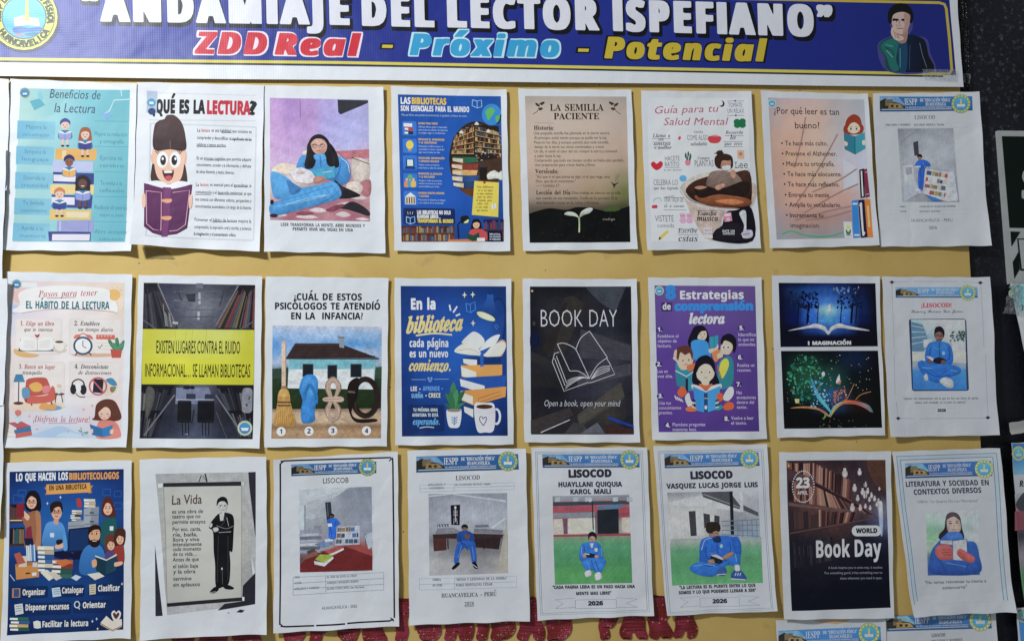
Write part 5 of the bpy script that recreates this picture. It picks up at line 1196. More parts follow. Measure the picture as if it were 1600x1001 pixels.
a = s.part('mug_illustration'); a.ring('d4d0d4', 580, 808, 20, 40, 12); a.m('e8e4e8|c8c4cc', 460, 744, 514, 734, 570, 746, 566, 880, 518, 894, 474, 882); a.e('dcd8dc', 515, 750, 55, 17); a.e('4a2c20', 515, 754, 45, 12); a.l('34405c', 4, 508, 856, 490, 830, 490, 812, 500, 808, 508, 820, 518, 810, 526, 816, 522, 836, 508, 858, sm=True)
s.done()

# ---- book day, black
s = poster('black poster with thin white lettering and a line drawn open book', (810, 420), 3.513, (22, 55, 645, 57, 660, 950, 30, 950), 13)
a = s.part('books_photo')
a.g((62, 98, 614, 98, 628, 906, 68, 906), ['1c1c22 1c1c22 1e1e24 2c2e38 1a1a22', '202026 2a2a30 2c2a2c 24242c 1c1c24', '18181e 2c2a2e 26262c 2a2c34 1e1e26', '1e1e24 24242a 2e2e36 3a3a42 2a2a30', '26242a 26262c 2a2a32 3a3c46 2e2e36', '222026 1e1e26 2e2e3a 3a3a44 24242c', '242226 24242a 2c2a2e 3a3632 24242c', '1a1a22 2a2828 26262c 2c2c34 181c30'])
a.p('3c4048', 370, 104, 584, 104, 530, 240, 440, 180); [a.l('4c505a', 2, 400 + k * 18, 108 + k * 14, 570 - k * 4, 112 + k * 14) for k in range(8)]
a.p('34302e', 250, 160, 300, 148, 356, 190, 250, 470, 160, 480); a.p('2a2626', 130, 440, 250, 180, 270, 190, 180, 480)
a.p('3e3e44', 340, 330, 614, 420, 614, 500, 330, 490); [a.l('4c4c54', 2, 350, 360 + k * 20, 610, 430 + k * 14) for k in range(6)]
a.p('44434a', 330, 570, 614, 520, 614, 580, 320, 650); a.p('2c2a2c', 66, 450, 300, 560, 300, 610, 66, 500); a.p('262426', 66, 560, 300, 620, 300, 660, 66, 640)
a.p('4a4540', 320, 800, 560, 620, 580, 700, 330, 860); [a.l('5a544e', 2, 330, 820 + k * 12, 560 + k * 4, 650 + k * 14) for k in range(5)]; a.p('3a3434', 66, 830, 280, 760, 300, 800, 120, 900, 66, 900); a.p('3c3a3e', 250, 900, 300, 840, 350, 850, 400, 904)
a.p('1c3a90', 490, 808, 628, 856, 628, 870, 490, 822); a.p('3c2824', 470, 850, 628, 876, 628, 904, 480, 904); a.p('5a5a62', 340, 900, 430, 840, 470, 900); a.l('b4b4b8', 5, 120, 896, 280, 826); a.m('151a34', 68, 350, 110, 360, 110, 420, 66, 430); a.e('3a3a40', 84, 300, 8, 12)
a.e('d8a060', 74, 122, 6)
a = s.part('title')
W_ = 'bcbcc0'
a.t(W_, 'BOOK', 121, 318, 352, 94, 'r', -.013); a.t(W_, 'DAY', 387, 318, 540, 94, 'r', -.013)
a = s.part('book_drawing')
L_ = lambda *v, **k: a.l(W_, 3.6, *v, **k)
L_(212, 412, 250, 408, 300, 430, 318, 450, sm=True); L_(318, 450, 388, 600); L_(314, 440, 340, 380, 388, 342, sm=True); L_(388, 342, 486, 486); L_(486, 486, 430, 530, 388, 600, sm=True); L_(212, 412, 280, 560); L_(280, 560, 330, 562, 384, 598, sm=True)
L_(222, 456, 196, 464, 184, 510, 248, 670, 380, 622); L_(196, 490, 254, 640); L_(206, 478, 262, 624)
for k in range(4): L_(254 + k * 4, 656 - k * 14, 300, 622 - k * 8, 350, 598 - k * 2, 384, 602, sm=True)
L_(380, 624, 400, 622, 526, 578, 500, 520, 480, 488); 
for k in range(4): L_(398, 604 - k * 1, 440, 580 - k * 12, 500, 556 - k * 8, sm=True)
a = s.part('subtitle'); a.t(W_, 'Open a book, open your mind', 138, 752, 552, 34, 'r', -.008, lean=.18)
s.done()

# ---- eight strategies
s = poster('purple poster with four cartoon children reading and eight numbered tips', (1005, 420), 3.575, (25, 50, 655, 50, 682, 948, 45, 955), 14)
a = s.part('printed_background'); a.g((60, 94, 620, 97, 641, 905, 82, 909), ['5c4880 604a84 604a82 5a467c', '5a4484 5e4688 5c4484 56427c', '543c84 583e88 563c84 503a7c', '543a84 563c86 543a82 4e387a', '563a84 583a86 54387e 4e3678', '4c347c 4e367e 4a3478 463070'])
small_emblem(s, 87, 123, 24)
a = s.part('title'); a.t('2878bc', '8', 126, 168, 176, 72, 'b', .03); a.t('dcd8e4', 'Estrategias', 204, 170, 556, 46, 'b', .012); a.rq('3c2c60', 98, 188, 158, 238, 6); a.t('dcd8e4', 'de', 106, 228, 150, 34, 'b', .012); a.t('2c7cc4', 'comprensión', 174, 232, 606, 44, 'b', .04); a.t('dcd8e4', 'lectora', 254, 306, 450, 56, 'si', .02)
a = s.part('body_text')
for n_, x, y, ls, tx, ty in (('1.', 78, 350, ('Establece el', 'objetivo de', 'lectura.'), 78, 384), ('2.', 74, 543, ('Lee en', 'voz alta.'), 76, 580), ('3.', 82, 720, ('Usa tus', 'conocimientos', 'previos.'), 84, 756), ('4.', 122, 882, ('Plantéate preguntas', 'mientras lees.'), 160, 876), ('5.', 534, 342, ('Identifica', 'lo que no', 'entiendes.'), 528, 376), ('6.', 526, 505, ('Realiza un', 'resumen.'), 522, 546), ('7.', 518, 655, ('Haz', 'anotaciones', 'dentro del', 'texto.'), 518, 698), ('8.', 450, 846, ('Vuelve a leer', 'el texto.'), 486, 840)):
    a.e('3c2c64', x + 10, y - 10, 20, 18); a.t('dcd8e4', n_, x, y, x + 23, 23, 'b', .02)
    for j, t_ in enumerate(ls): a.t('b4a8cc', t_, tx, ty + j * 27, tx + len(t_) * 9.6, 18, 'r', .008)
def kid(name, fn):
    a = s.part(name); fn(a)
def k1(a):
    a.m('1c1822', 246, 408, 262, 360, 285, 322, 330, 318, 356, 350, 364, 400, 330, 440, 262, 438); a.m('e0ac98', 300, 350, 336, 336, 352, 366, 342, 394, 312, 396, 296, 380); a.m('1c1822', 270, 400, 290, 340, 330, 320, 350, 344, 320, 350, 300, 380, 296, 420)
    a.m('3484c4', 264, 410, 300, 394, 346, 402, 366, 440, 370, 500, 290, 510, 270, 460); a.p('2c8898', 366, 382, 416, 370, 414, 440, 370, 450); a.l('1c6474', 3, 392, 376, 392, 446); a.m('e0ac98', 362, 450, 400, 440, 412, 420, 416, 440, 400, 462, 370, 470); a.e('2a2024', 316, 366, 3); a.e('2a2024', 338, 364, 3); a.l('a05850', 3, 320, 384, 334, 382)
kid('child_illustration', k1)
def k2(a):
    a.m('c47848', 380, 470, 420, 450, 430, 480, 400, 520); a.m('2c7884', 420, 520, 470, 486, 500, 520, 494, 640, 430, 670, 410, 600); a.m('e8b83c', 430, 520, 462, 500, 474, 540, 440, 610, 420, 580)
    a.m('deac94', 432, 420, 450, 396, 490, 398, 496, 440, 476, 476, 446, 476, 428, 466); a.m('1c1822', 428, 410, 440, 376, 480, 362, 512, 390, 514, 440, 500, 470, 492, 420, 452, 400, 436, 424)
    for x in (446, 470): a.e('f0ecf0', x, 438, 11); a.e('201c24', x, 438, 5)
    a.l('a8604c', 5, 410, 540, 432, 610); a.m('deac94', 408, 478, 436, 466, 440, 490, 414, 500)
kid('child_illustration', k2)
def k3(a):
    a.m('2c8090', 180, 520, 220, 540, 270, 560, 276, 600, 190, 620); a.m('dcaa92', 184, 470, 210, 450, 262, 456, 276, 510, 250, 556, 206, 560, 182, 510); a.m('5a342c', 182, 492, 178, 450, 214, 430, 254, 432, 274, 470, 270, 510, 256, 470, 230, 480, 204, 466, 192, 510); a.e('2a2024', 218, 512, 4); a.e('2a2024', 250, 508, 4); a.l('a05850', 4, 224, 534, 244, 532); a.m('d8683c', 240, 540, 288, 528, 284, 556, 250, 570)
    a.m('dcaa92', 170, 460, 184, 452, 180, 500, 166, 500); [a.l('f0ecf0', 5, 162 + k * 7, 496 + k * 6, 174 + k * 6, 508 + k * 5) for k in range(3)]
    a.p('2c7488', 174, 572, 238, 604, 240, 680, 184, 650); a.p('348498', 238, 604, 286, 572, 280, 680, 240, 680); a.l('f0e8ec', 6, 176, 568, 238, 600, 284, 568); a.l('24283c', 14, 240, 612, 240, 680); a.m('c85830', 186, 690, 214, 654, 240, 690, 210, 716); [a.l('f0ecf0', 6, 172 + k * 11, 706 + k * 6, 182 + k * 12, 730 + k * 4) for k in range(4)]
kid('child_illustration', k3)
def k4(a):
    a.m('1c1822', 268, 620, 290, 520, 320, 488, 360, 484, 392, 520, 400, 580, 420, 640, 360, 660, 300, 660)
    a.m('e6b4a0', 296, 560, 320, 530, 370, 530, 392, 560, 390, 600, 366, 628, 360, 650, 326, 650, 320, 630, 296, 604); a.m('1c1822', 292, 580, 300, 520, 346, 490, 390, 530, 396, 580, 372, 540, 340, 530, 310, 548)
    for x in (322, 366): a.ring('c8a8a0', x, 574, 19, 17, 3); a.e('241c22', x, 576, 4)
    a.l('b05850', 4, 334, 606, 354, 606); a.m('d06038', 310, 640, 346, 650, 380, 640, 376, 670, 316, 672)
    a.m('f4ecee', 268, 644, 310, 654, 346, 680, 380, 652, 430, 642, 424, 670, 346, 700, 274, 672); a.p('3484cc', 272, 656, 344, 686, 346, 802, 292, 790); a.p('3c8cd4', 346, 686, 428, 652, 412, 782, 346, 802); a.l('24406c', 20, 345, 692, 346, 800); a.e('e8e8f0', 345, 772, 8, 12); a.l('e0b060', 4, 336, 722, 356, 722)
    a.m('f0ecee', 228, 720, 250, 690, 262, 730, 280, 760, 250, 772); a.m('d06840', 232, 778, 260, 764, 292, 774, 288, 794, 244, 794); a.m('f0ecee', 440, 720, 470, 664, 496, 660, 500, 700, 470, 736); a.m('c85830', 440, 770, 470, 742, 500, 752, 496, 780, 460, 788); a.m('2c8090', 396, 772, 430, 758, 440, 776, 410, 790); a.m('c85830', 406, 700, 436, 694, 440, 730, 414, 740)
    for d, x in ((1, 268), (-1, 418)):
        for k in range(4): a.l('e6b4a0' if k % 2 else '20202c', 7, x, 730 + k * 13, x + d * 20, 736 + k * 13)
kid('child_illustration', k4)
s.done()

# ---- imagination
s = poster('white sheet with two dark fantasy prints of glowing open books, one above the other', (1195, 420), 3.573, (33, 38, 630, 42, 661, 925, 62, 940), 15)
a = s.part('blue_forest_print')
a.g((72, 79, 609, 82, 624, 432, 83, 436), ['0c1024 0e1430 14204c 182a5c 12204c 0e1228 0a0c1c', '0c1028 18305c 1c4484 244c90 1c3468 161c3c 0a0c1c', '0a0e24 102044 2450a0 3c70bc 2c5ca8 122048 0a0c1c', '0a0e24 101c48 2c60b4 84b8e0 3c78c4 142450 0a0c1c', '0a0c20 10184c 2458b0 4488d0 2c64b8 121c48 080a1a', '080a1c 0c1028 1c3c80 2c58a0 1c3c80 0c1028 080a18', '0c0c1c 0c0c1c 0e1020 0e1024 0c0e1e 0c0c1a 0a0a18', '0c0c20 101028 0e0e22 0c0c20 0c0c1e 0a0a1c 0a0a1a'])
a.dots(['0c1430', '12203f', '1a2c54', '0a1028'], 90, (130, 130, 290, 220), 5, 14, 1); a.dots(['0c1430', '12203f', '16244a'], 60, (400, 150, 540, 220), 5, 13, 2); a.dots(['4c7cb8', '8090a0', '606c88'], 30, (380, 100, 520, 136), 3, 9, 7)
for x, w in ((236, 14), (480, 12), (420, 6), (290, 5), (505, 6), (180, 7)): a.l('0a1028', w, x + 6, 190, x, 250, x - 4, 306, sm=True)
a.dots(['5c98e0', '94c4f0', '3c78c8'], 50, (230, 200, 470, 310), 1.5, 3.5, 3); a.m('c4e4f4', 345, 210, 360, 200, 366, 236, 352, 240)
a = s.part('white_book_picture'); a.m('c8ccd8', 234, 318, 280, 306, 330, 322, 347, 346, 366, 322, 410, 304, 450, 316, 560, 338, 572, 346, 480, 338, 410, 330, 370, 344, 348, 368, 320, 342, 270, 330, 190, 338, 128, 346, 150, 338)
a = s.part('caption'); a.t('d8d8e0', 'I MAGINACIÓN', 238, 424, 474, 19, 'b', .03)
a = s.part('colour_book_print')
a.g((85, 458, 624, 456, 644, 884, 101, 890), ['101418 121818 10141c 141c30 0c1018', '121a1a 183028 14201f 142038 0c1018', '121a18 1c4834 1c3c38 121820 0c0e14', '101818 1c4c3a 1c4440 141818 0c0e12', '101414 143830 244c78 181818 0c0e10', '0c0e10 101818 1c3858 201814 0c0c0e', '0a0c0c 0c0e0e 0e1010 100e0c 0a0a0c', '0a0c0c 0a0c0c 0c0e0c 0c0c0c 0a0a0a'])
def blob(x, y): return ((x - 220) / 100) ** 2 + ((y - 600) / 130) ** 2 < 1
a.dots(['1c5c40', '2c7c54', '1a4838', '3c8c64', '246c6c', '184030'], 190, (110, 480, 340, 750, blob), 4, 13, 4)
a.dots(['c8d8d0', '5cb0a0', 'd88850', '4c90d0', 'a8c860', 'c4504c'], 90, (110, 480, 420, 770), 1.5, 5, 5); a.dots(['e0d0c0', 'c8a870', 'd86c4c'], 26, (400, 480, 600, 740), 1.5, 4, 6)
a.m('3c84d8>5cb4e8', 250, 600, 270, 640, 300, 700, 350, 770, 362, 800, 330, 770, 280, 710); a.dots(['5ca8ec', '2c68c0', '84c8f0'], 40, (250, 620, 350, 770), 3, 9, 8); a.dots(['e87040', 'd04c3c', 'e8a048', 'a83448'], 40, (376, 670, 450, 750), 3, 9, 9)
for q_ in ((380, 740, 410, 700, 444, 672), (450, 730, 470, 690, 492, 640), (500, 730, 530, 700, 584, 684)): a.l('a86c3c', 4, *q_, sm=True)
a.m('e8c8b0', 392, 630, 410, 590, 414, 640); a.m('d07050', 400, 636, 420, 620, 414, 644); a.p('e8b070', 160, 724, 186, 724, 184, 748, 164, 748); a.e('f0e8dc', 322, 586, 10, 14)
a = s.part('colour_book_picture'); a.m('c87848', 134, 776, 200, 766, 280, 772, 330, 796, 358, 824, 340, 818, 290, 786, 210, 776); a.m('e8a868|c84c38|3c7c8c', 358, 826, 380, 770, 420, 740, 480, 732, 560, 752, 588, 780, 592, 800, 540, 770, 470, 748, 420, 760, 384, 792); a.l('d0603c', 4, 440, 750, 520, 756, 584, 796, sm=True); a.l('5cb0c8', 4, 352, 820, 380, 766, 420, 744, sm=True); a.m('5c8c4c', 318, 840, 330, 806, 336, 820)
a.dots(['4c5c40', '8a7448', '2c4c3c'], 26, (300, 830, 560, 884), 2, 6, 11)
s.done()

# ---- report cover, student on blue ground
s = cover('white report cover with red heading and rounded photo of cross-legged student in blue', (1370, 420), 3.574, (20, 45, 620, 48, 662, 925, 55, 935), 16, z0=.004, wr=.0006, bl=.003)
letterhead(s, (95, 105, 550, 103, 552, 162, 96, 162), (497, 135, 43), ('5c8cb8', '3e74a4'))
a = s.part('border_line')
for p_ in ((80, 74, 160, 72), (196, 72, 440, 72), (474, 76, 566, 78), (74, 84, 86, 440), (86, 480, 90, 700), (96, 740, 104, 826), (570, 90, 584, 440), (594, 480, 606, 826), (112, 832, 196, 834), (228, 834, 590, 830)): a.l('8a8c98', 2.5, *p_)
for x, y in ((75, 76), (567, 79), (105, 832), (604, 828)): a.e('2c3040', x, y, 9); a.p('2c3040', x - 18, y, x, y - 4, x + 18, y, x, y + 4)
a = s.part('heading'); a.t('a83c44', '¡LISOCOD!', 240, 216, 406, 23, 's', .014); a.t('44444e', 'Ramirez Briones Luis Javier', 182, 246, 468, 16, 'c', 0)
a = s.part('photo')
a.rq('2c3850', 177, 280, 495, 680, 14)
a.g((181, 284, 480, 284, 491, 674, 192, 674), ['8ca8bc b4c4cc bcccd0 b0c4cc', '6c8ca4 a0b4c0 c0ccd0 a8bcc8', '5c7c94 8498a4 a8b0b4 8090a0', '64788c 7c8c98 909aa0 8894a0', 'a4a49c a8a8a0 acaca4 a4a8a4', '8c9094 7c8c9c 7c8c9c 8894a0', '3c78b8 3c78bc 3c78bc 4080c0', '3470b0 3874b8 3874b8 3878b8', '3068a4 346cac 346cac 3070b0'])
a.p('54748c', 183, 296, 246, 312, 276, 398, 252, 460, 187, 460); [a.l('9cb4c4', 4, 184, 318 + k * 34, 250 + k * 8, 330 + k * 24) for k in range(4)]; a.p('d0d4d4', 408, 404, 482, 392, 484, 462, 410, 462); a.dots(['34443c', '44544c', '28342c'], 40, (400, 350, 478, 404), 4, 10, 2); a.p('b4b0a4', 187, 462, 486, 464, 488, 526, 190, 514); a.p('a8acac', 250, 396, 300, 392, 300, 430, 250, 440)
a = s.part('student_picture')
a.m('1e1c24', 310, 360, 318, 328, 346, 322, 366, 346, 364, 380, 340, 400, 316, 386); a.m('7c5c50', 316, 362, 340, 352, 358, 366, 356, 394, 336, 408, 320, 396); a.p('5c443c', 322, 396, 350, 396, 350, 416, 322, 412); a.l('2a2024', 3, 320, 374, 354, 374)
a.m('2c6cc4>245cb0', 266, 440, 290, 410, 340, 404, 390, 418, 412, 460, 414, 520, 380, 540, 280, 540, 258, 500); a.m('2864b8', 216, 530, 240, 510, 300, 530, 380, 530, 450, 550, 454, 580, 400, 604, 330, 634, 280, 620, 240, 580); a.l('1c4c98', 4, 290, 560, 330, 590, 380, 570, sm=True); a.l('4c88d8', 3, 300, 420, 330, 450, 370, 422, sm=True)
a.l('1c4590', 5, 290, 440, 284, 490, 300, 510, sm=True); a.l('1c4590', 5, 390, 440, 396, 490, 376, 516, sm=True); a.l('1c4590', 5, 250, 560, 320, 600, 400, 590, sm=True); a.l('5c94e0', 4, 240, 550, 300, 556, sm=True); a.l('5c94e0', 4, 400, 566, 440, 572); a.e('7ca8e0', 362, 470, 9, 11); a.l('183c80', 3, 338, 410, 340, 490); a.l('2a1e1e', 3, 324, 368, 334, 366); a.l('2a1e1e', 3, 344, 366, 354, 368); a.l('5c4038', 3, 340, 372, 338, 384); a.l('6c3c38', 3, 332, 392, 346, 392); a.p('e8e8e8', 262, 488, 286, 488, 316, 506, 300, 514); a.m('241c20', 306, 504, 340, 494, 376, 510, 350, 528, 310, 524); a.m('6c4c44', 270, 506, 296, 512, 290, 528, 272, 522); a.m('6c4c44', 350, 510, 374, 514, 368, 532, 350, 528)
a.m('d8d8d8', 340, 620, 372, 604, 410, 620, 416, 656, 390, 664, 350, 640); a.m('c8ccd0', 252, 596, 268, 586, 276, 618, 258, 622)
a = s.part('quotation'); a.t('4c4c58', '"Alguien vive intensamente con lo que lee hoy sus horas de gloria,', 136, 728, 556, 12, 'si', 0); a.t('4c4c58', 'nunca será olvidado, ni el polvo lo cubrirá."', 202, 750, 490, 12, 'si', 0)
a = s.part('year_badge'); a.rq('b8b8c0', 322, 772, 380, 804, 8); a.t('2c2c38', '2026', 328, 796, 374, 16, 'b', .03); 
for x in (278, 392): a.l('a0a0a8', 2, x, 772, x + 30, 774, x + 24, 790, x + 32, 806, x + 4, 806)
s.done()

# ================================================================== third row
# ---- what librarians do
s = poster('blue cartoon poster of librarians and families with books, captions in white', (0, 700), 3.327, (35, 72, 690, 60, 690, 978, 18, 1003), 17, bl=.003)
a = s.part('printed_background')
a.g((56, 120, 648, 106, 649, 934, 50, 962), ['142c60 183468 183468 142e60', '183c80 1c4c94 1c4c94 183c80', '1c4890 1f60a8 1f5ca4 1c4484', '1c4488 1c589c 1c5498 183c78', '183870 183c78 183c78 143060', '163468 1c4888 1c4484 143060', '143064 183c7c 183c7c 132c5c', '122854 142c60 142c5c 102450'], 3)
for x, y, w in ((76, 240, 50), (100, 215, 40), (540, 210, 40), (600, 220, 36), (600, 280, 40)): a.frame('2c64ac', 3, x, y, x + w, y + w * .8)
a = s.part('title'); a.t('f0ecec', 'LO QUE HACEN LOS', 90, 168, 358, 38, 'b', .02, y1=161); a.t('e8a048', 'BIBLIOTECOLOGOS', 366, 161, 622, 34, 'b', .02, y1=156)
a = s.part('ribbon'); a.p('c88438', 236, 202, 260, 194, 262, 236, 240, 240, 250, 220); a.p('c88438', 490, 190, 466, 194, 466, 232, 484, 228, 478, 210); a.p('e0a04c', 246, 186, 474, 176, 476, 226, 248, 238); a.t('3c2a1c', 'EN UNA BIBLIOTECA', 262, 216, 456, 25, 'b', .01, y1=208)
a = s.part('shelf_illustration')
a.shelf((58, 290, 134, 286, 132, 378, 56, 378), 1, 7, ['8c4a34', 'a0583c', '6c3428', '5c4440', '7c3c4c'], 1, back='241c28', pw=.02, lo=.8); a.q('4a3024', 56, 376, 134, 386); a.l('e8d8b8', 5, 58, 372, 120, 372)
a.shelf((58, 412, 132, 408, 132, 494, 56, 494), 1, 7, ['7c5c44', '3c5c6c', '8c6c4c', '5c4034', '2c5c60'], 2, back='201c28', pw=.02, lo=.85); a.q('4a3024', 56, 492, 140, 504)
def face(a, x, y, rx, ry, skin, glasses=False, smile=True):
    a.e(skin, x, y, rx, ry)
    for k in (-1, 1):
        a.e('2a1c1c', x + k * rx * .4, y - ry * .08, rx * .12, ry * .12, n=8); a.l('3c2420', rx * .1, x + k * rx * .25, y - ry * .32, x + k * rx * .6, y - ry * .36)
        if glasses: a.ring('3c3034', x + k * rx * .42, y - ry * .05, rx * .34, rx * .3, rx * .09)
    if smile: a.l('9c4038', rx * .14, x - rx * .3, y + ry * .48, x, y + ry * .58, x + rx * .3, y + ry * .46, sm=True)
    a.l('c8906c', rx * .1, x, y, x + rx * .08, y + ry * .22)
a = s.part('librarian_illustration')
a.m('1c1a24', 140, 250, 160, 220, 196, 222, 216, 260, 218, 316, 190, 330, 146, 320, 136, 290); a.m('a06848', 150, 336, 190, 322, 214, 350, 218, 430, 212, 516, 136, 516, 140, 420, 120, 360); a.p('8c2c40', 144, 410, 168, 400, 176, 470, 136, 472); a.p('1c2440', 134, 464, 176, 464, 190, 540, 140, 540); a.m('b87c58', 190, 326, 216, 340, 220, 440, 214, 516, 190, 516, 196, 420)
face(a, 170, 278, 26, 34, 'ecb898', True); a.m('1c1a24', 140, 290, 146, 244, 176, 224, 206, 244, 200, 262, 170, 246, 152, 262); a.m('ecb898', 118, 310, 140, 330, 160, 352, 150, 372, 128, 350); a.p('8c2834', 92, 290, 130, 280, 132, 352, 96, 358)
a = s.part('librarian_illustration')
a.m('5c9cd8>3c78b8', 232, 430, 250, 386, 290, 376, 330, 390, 348, 440, 350, 510, 290, 534, 226, 500); face(a, 300, 330, 27, 38, 'e8b090', True); a.m('2c201e', 270, 330, 266, 294, 290, 274, 322, 276, 332, 306, 328, 330, 316, 302, 290, 308, 276, 330); a.p('d49c7c', 286, 364, 312, 366, 306, 396, 284, 388); a.p('d0dce8', 266, 436, 288, 438, 286, 460, 266, 458); a.m('e8b090', 292, 502, 330, 488, 338, 510, 300, 520); a.m('24242c', 298, 476, 326, 470, 330, 488, 304, 498); a.m('5c9cd8', 336, 440, 350, 460, 356, 520, 336, 524)
a = s.part('cabinet_illustration'); a.p('8c94a0', 442, 310, 520, 300, 516, 420, 440, 420); a.p('a4acb4', 442, 310, 478, 306, 476, 420, 440, 420); [a.l('5c6470', 4, 446, 346 + k * 46, 516, 342 + k * 46) for k in range(2)]; [a.q('4c545c', 472, 328 + k * 46, 494, 336 + k * 46) for k in range(2)]; a.p('9ca4ac', 360, 380, 444, 372, 442, 430, 360, 430); a.l('6c747c', 4, 360, 402, 442, 398)
a.stack(376, 376, 52, 58, ['d8ccb4', 'b8a488', '3c4450', 'd0c4ac', '8c949c'], seed=2, lean=4); a.stack(444, 306, 58, 46, ['e0d4bc', 'c4b494', 'd8ccb4'], seed=3, lean=4); a.m('b83c34', 404, 262, 424, 262, 430, 300, 410, 302)
a = s.part('monitor_illustration'); a.p('16284c', 362, 416, 474, 404, 468, 532, 358, 536); a.p('1c3868', 370, 424, 466, 414, 460, 524, 366, 528); a.p('101c38', 390, 534, 440, 530, 450, 572, 380, 574); a.m('101c38', 270, 540, 350, 530, 400, 560, 320, 570)
a = s.part('reader_illustration')
a.m('5c2c28', 536, 290, 550, 254, 580, 254, 600, 300, 606, 350, 570, 356, 534, 340); a.m('1f5c60', 536, 380, 570, 360, 606, 362, 616, 430, 600, 470, 546, 500, 528, 470); face(a, 566, 310, 24, 34, 'ecb898'); a.m('5c2c28', 540, 320, 540, 280, 566, 258, 594, 290, 592, 320, 578, 286, 556, 284); a.p('e0e8ec', 576, 402, 596, 402, 594, 424, 576, 424)
a = s.part('reader_illustration')
a.m('3c80c4>2c68a8', 424, 560, 450, 510, 490, 494, 530, 506, 552, 560, 540, 630, 470, 656, 420, 640); face(a, 496, 444, 30, 44, 'e0a880', smile=False); a.m('2c1c1a', 468, 470, 478, 474, 496, 470, 516, 474, 524, 464, 520, 500, 496, 512, 474, 500); a.m('2c1c1a', 464, 450, 466, 412, 494, 394, 524, 402, 532, 440, 520, 420, 490, 422, 474, 436); a.l('f0e4dc', 4, 486, 478, 508, 478)
for (x, y, r_, hair, sh_) in ((582, 500, 28, '6c3c2c', '5c4880'), (630, 470, 28, '4c2c24', 'a03c34')):
    f = s.part('child_illustration'); f.m(hair, x - r_, y + 30, x - r_, y - 40, x, y - 60, x + r_, y - 44, x + min(r_, 18), y + 30); f.m(sh_, x - 28, y + 40, x, y + 30, x + 18, y + 36, x + 18, y + 120, x - 28, y + 90); face(f, x, y, 19, 26, 'ecb898'); f.m(hair, x - 22, y, x - 18, y - 34, x + 4, y - 44, x + 18, y - 30, x + 16, y - 14, x - 6, y - 20)
a = s.part('big_book_illustration'); a.p('e8dccc', 500, 552, 560, 574, 612, 544, 612, 556, 560, 584, 502, 562); a.p('1c3c4c', 502, 560, 558, 580, 556, 654, 506, 632); a.p('24485c', 558, 580, 616, 552, 612, 632, 556, 654); a.m('e0a880', 484, 580, 506, 574, 508, 606, 488, 614); a.m('ecb898', 602, 590, 640, 584, 640, 600, 604, 610); a.p('e4dccc', 460, 650, 520, 640, 550, 660, 500, 680)
a = s.part('box_illustration'); a.p('d08c4c', 86, 600, 210, 592, 210, 664, 92, 678); a.p('b87438', 86, 600, 100, 592, 210, 584, 210, 600, 92, 612); a.p('e0e4e8', 174, 642, 196, 640, 196, 656, 174, 658); a.l('5c3418', 8, 140, 646, 164, 644); a.q('d8c8ac', 104, 556, 146, 612); a.p('b85c4c', 80, 546, 110, 536, 140, 590, 100, 600); a.shelf((140, 494, 192, 492, 196, 584, 146, 584), 1, 5, ['3c78b8', '4c8cc8', '2c5c98', 'd0d8e0'], 3, pw=.02, lo=.9); a.q('c8d4dc', 176, 590, 200, 612)
a = s.part('book_stack_illustration'); a.stack(200, 640, 84, 136, ['e0d4b8', 'c0b090', '2c5c98', '3c6ca8', 'd8c8a8', '2c5488'], seed=5, lean=6)
a = s.part('book_stack_illustration'); a.stack(276, 672, 106, 98, ['c06038', '8c3c2c', '2c5c4c', '3c6c54'], seed=6, lean=5); a.p('d0703c', 290, 584, 350, 572, 382, 590, 330, 612)
a = s.part('open_book_illustration'); a.p('e4dccc', 216, 640, 250, 626, 300, 660, 262, 684); a.p('d0c4b4', 250, 640, 290, 636, 330, 668, 300, 682); a.p('c8d8e4', 376, 668, 400, 652, 430, 664, 404, 684); a.l('a8c4dc', 5, 60, 652, 84, 684)
a = s.part('caption_label')
for (t_, x0, y0, x1, y1, tx, ty, tx1) in (('Organizar', 66, 712, 258, 774, 126, 758, 242), ('Catalogar', 276, 706, 446, 768, 330, 748, 440), ('Clasificar', 466, 698, 640, 760, 516, 738, 628), ('Disponer recursos', 78, 796, 378, 862, 142, 836, 366), ('Orientar', 388, 784, 580, 850, 438, 824, 556), ('Facilitar la lectura', 178, 880, 476, 940, 230, 922, 466)):
    a.rq('16305f', x0, y0, x1, y1, 12); a.t('ece4dc', t_, tx, ty, tx1, 30, 'b', .012)
a = s.part('caption_icon'); a.q('c88c4c', 72, 722, 114, 770); a.q('34548c', 80, 726, 108, 766)
a = s.part('caption_icon'); a.p('c8d8e4', 276, 722, 318, 716, 326, 762, 282, 768); [a.l('5c84a8', 3, 286, 730 + k * 11, 318, 727 + k * 11) for k in range(3)]
a = s.part('caption_icon'); a.p('d8ccb0', 470, 704, 504, 700, 504, 752, 472, 756); [a.l('8c7c5c', 3, 476, 712 + k * 11, 498, 710 + k * 11) for k in range(4)]
a = s.part('caption_icon'); a.p('d4d8d8', 84, 806, 126, 800, 132, 852, 90, 860); [a.l('6c7c8c', 3, 92, 816 + k * 12, 122, 812 + k * 12) for k in range(3)]
a = s.part('caption_icon'); a.ring('ccd4dc', 408, 806, 13, 16, 6); a.l('ccd4dc', 6, 414, 820, 422, 830)
a = s.part('caption_icon'); a.p('e0dcd4', 182, 894, 202, 888, 220, 894, 222, 926, 204, 930, 186, 926)
a = s.part('book_stack_illustration'); a.stack(64, 942, 96, 72, ['2c6c50', '3c5c8c', 'c8a870', '2c5c4c'], seed=8, lean=4)
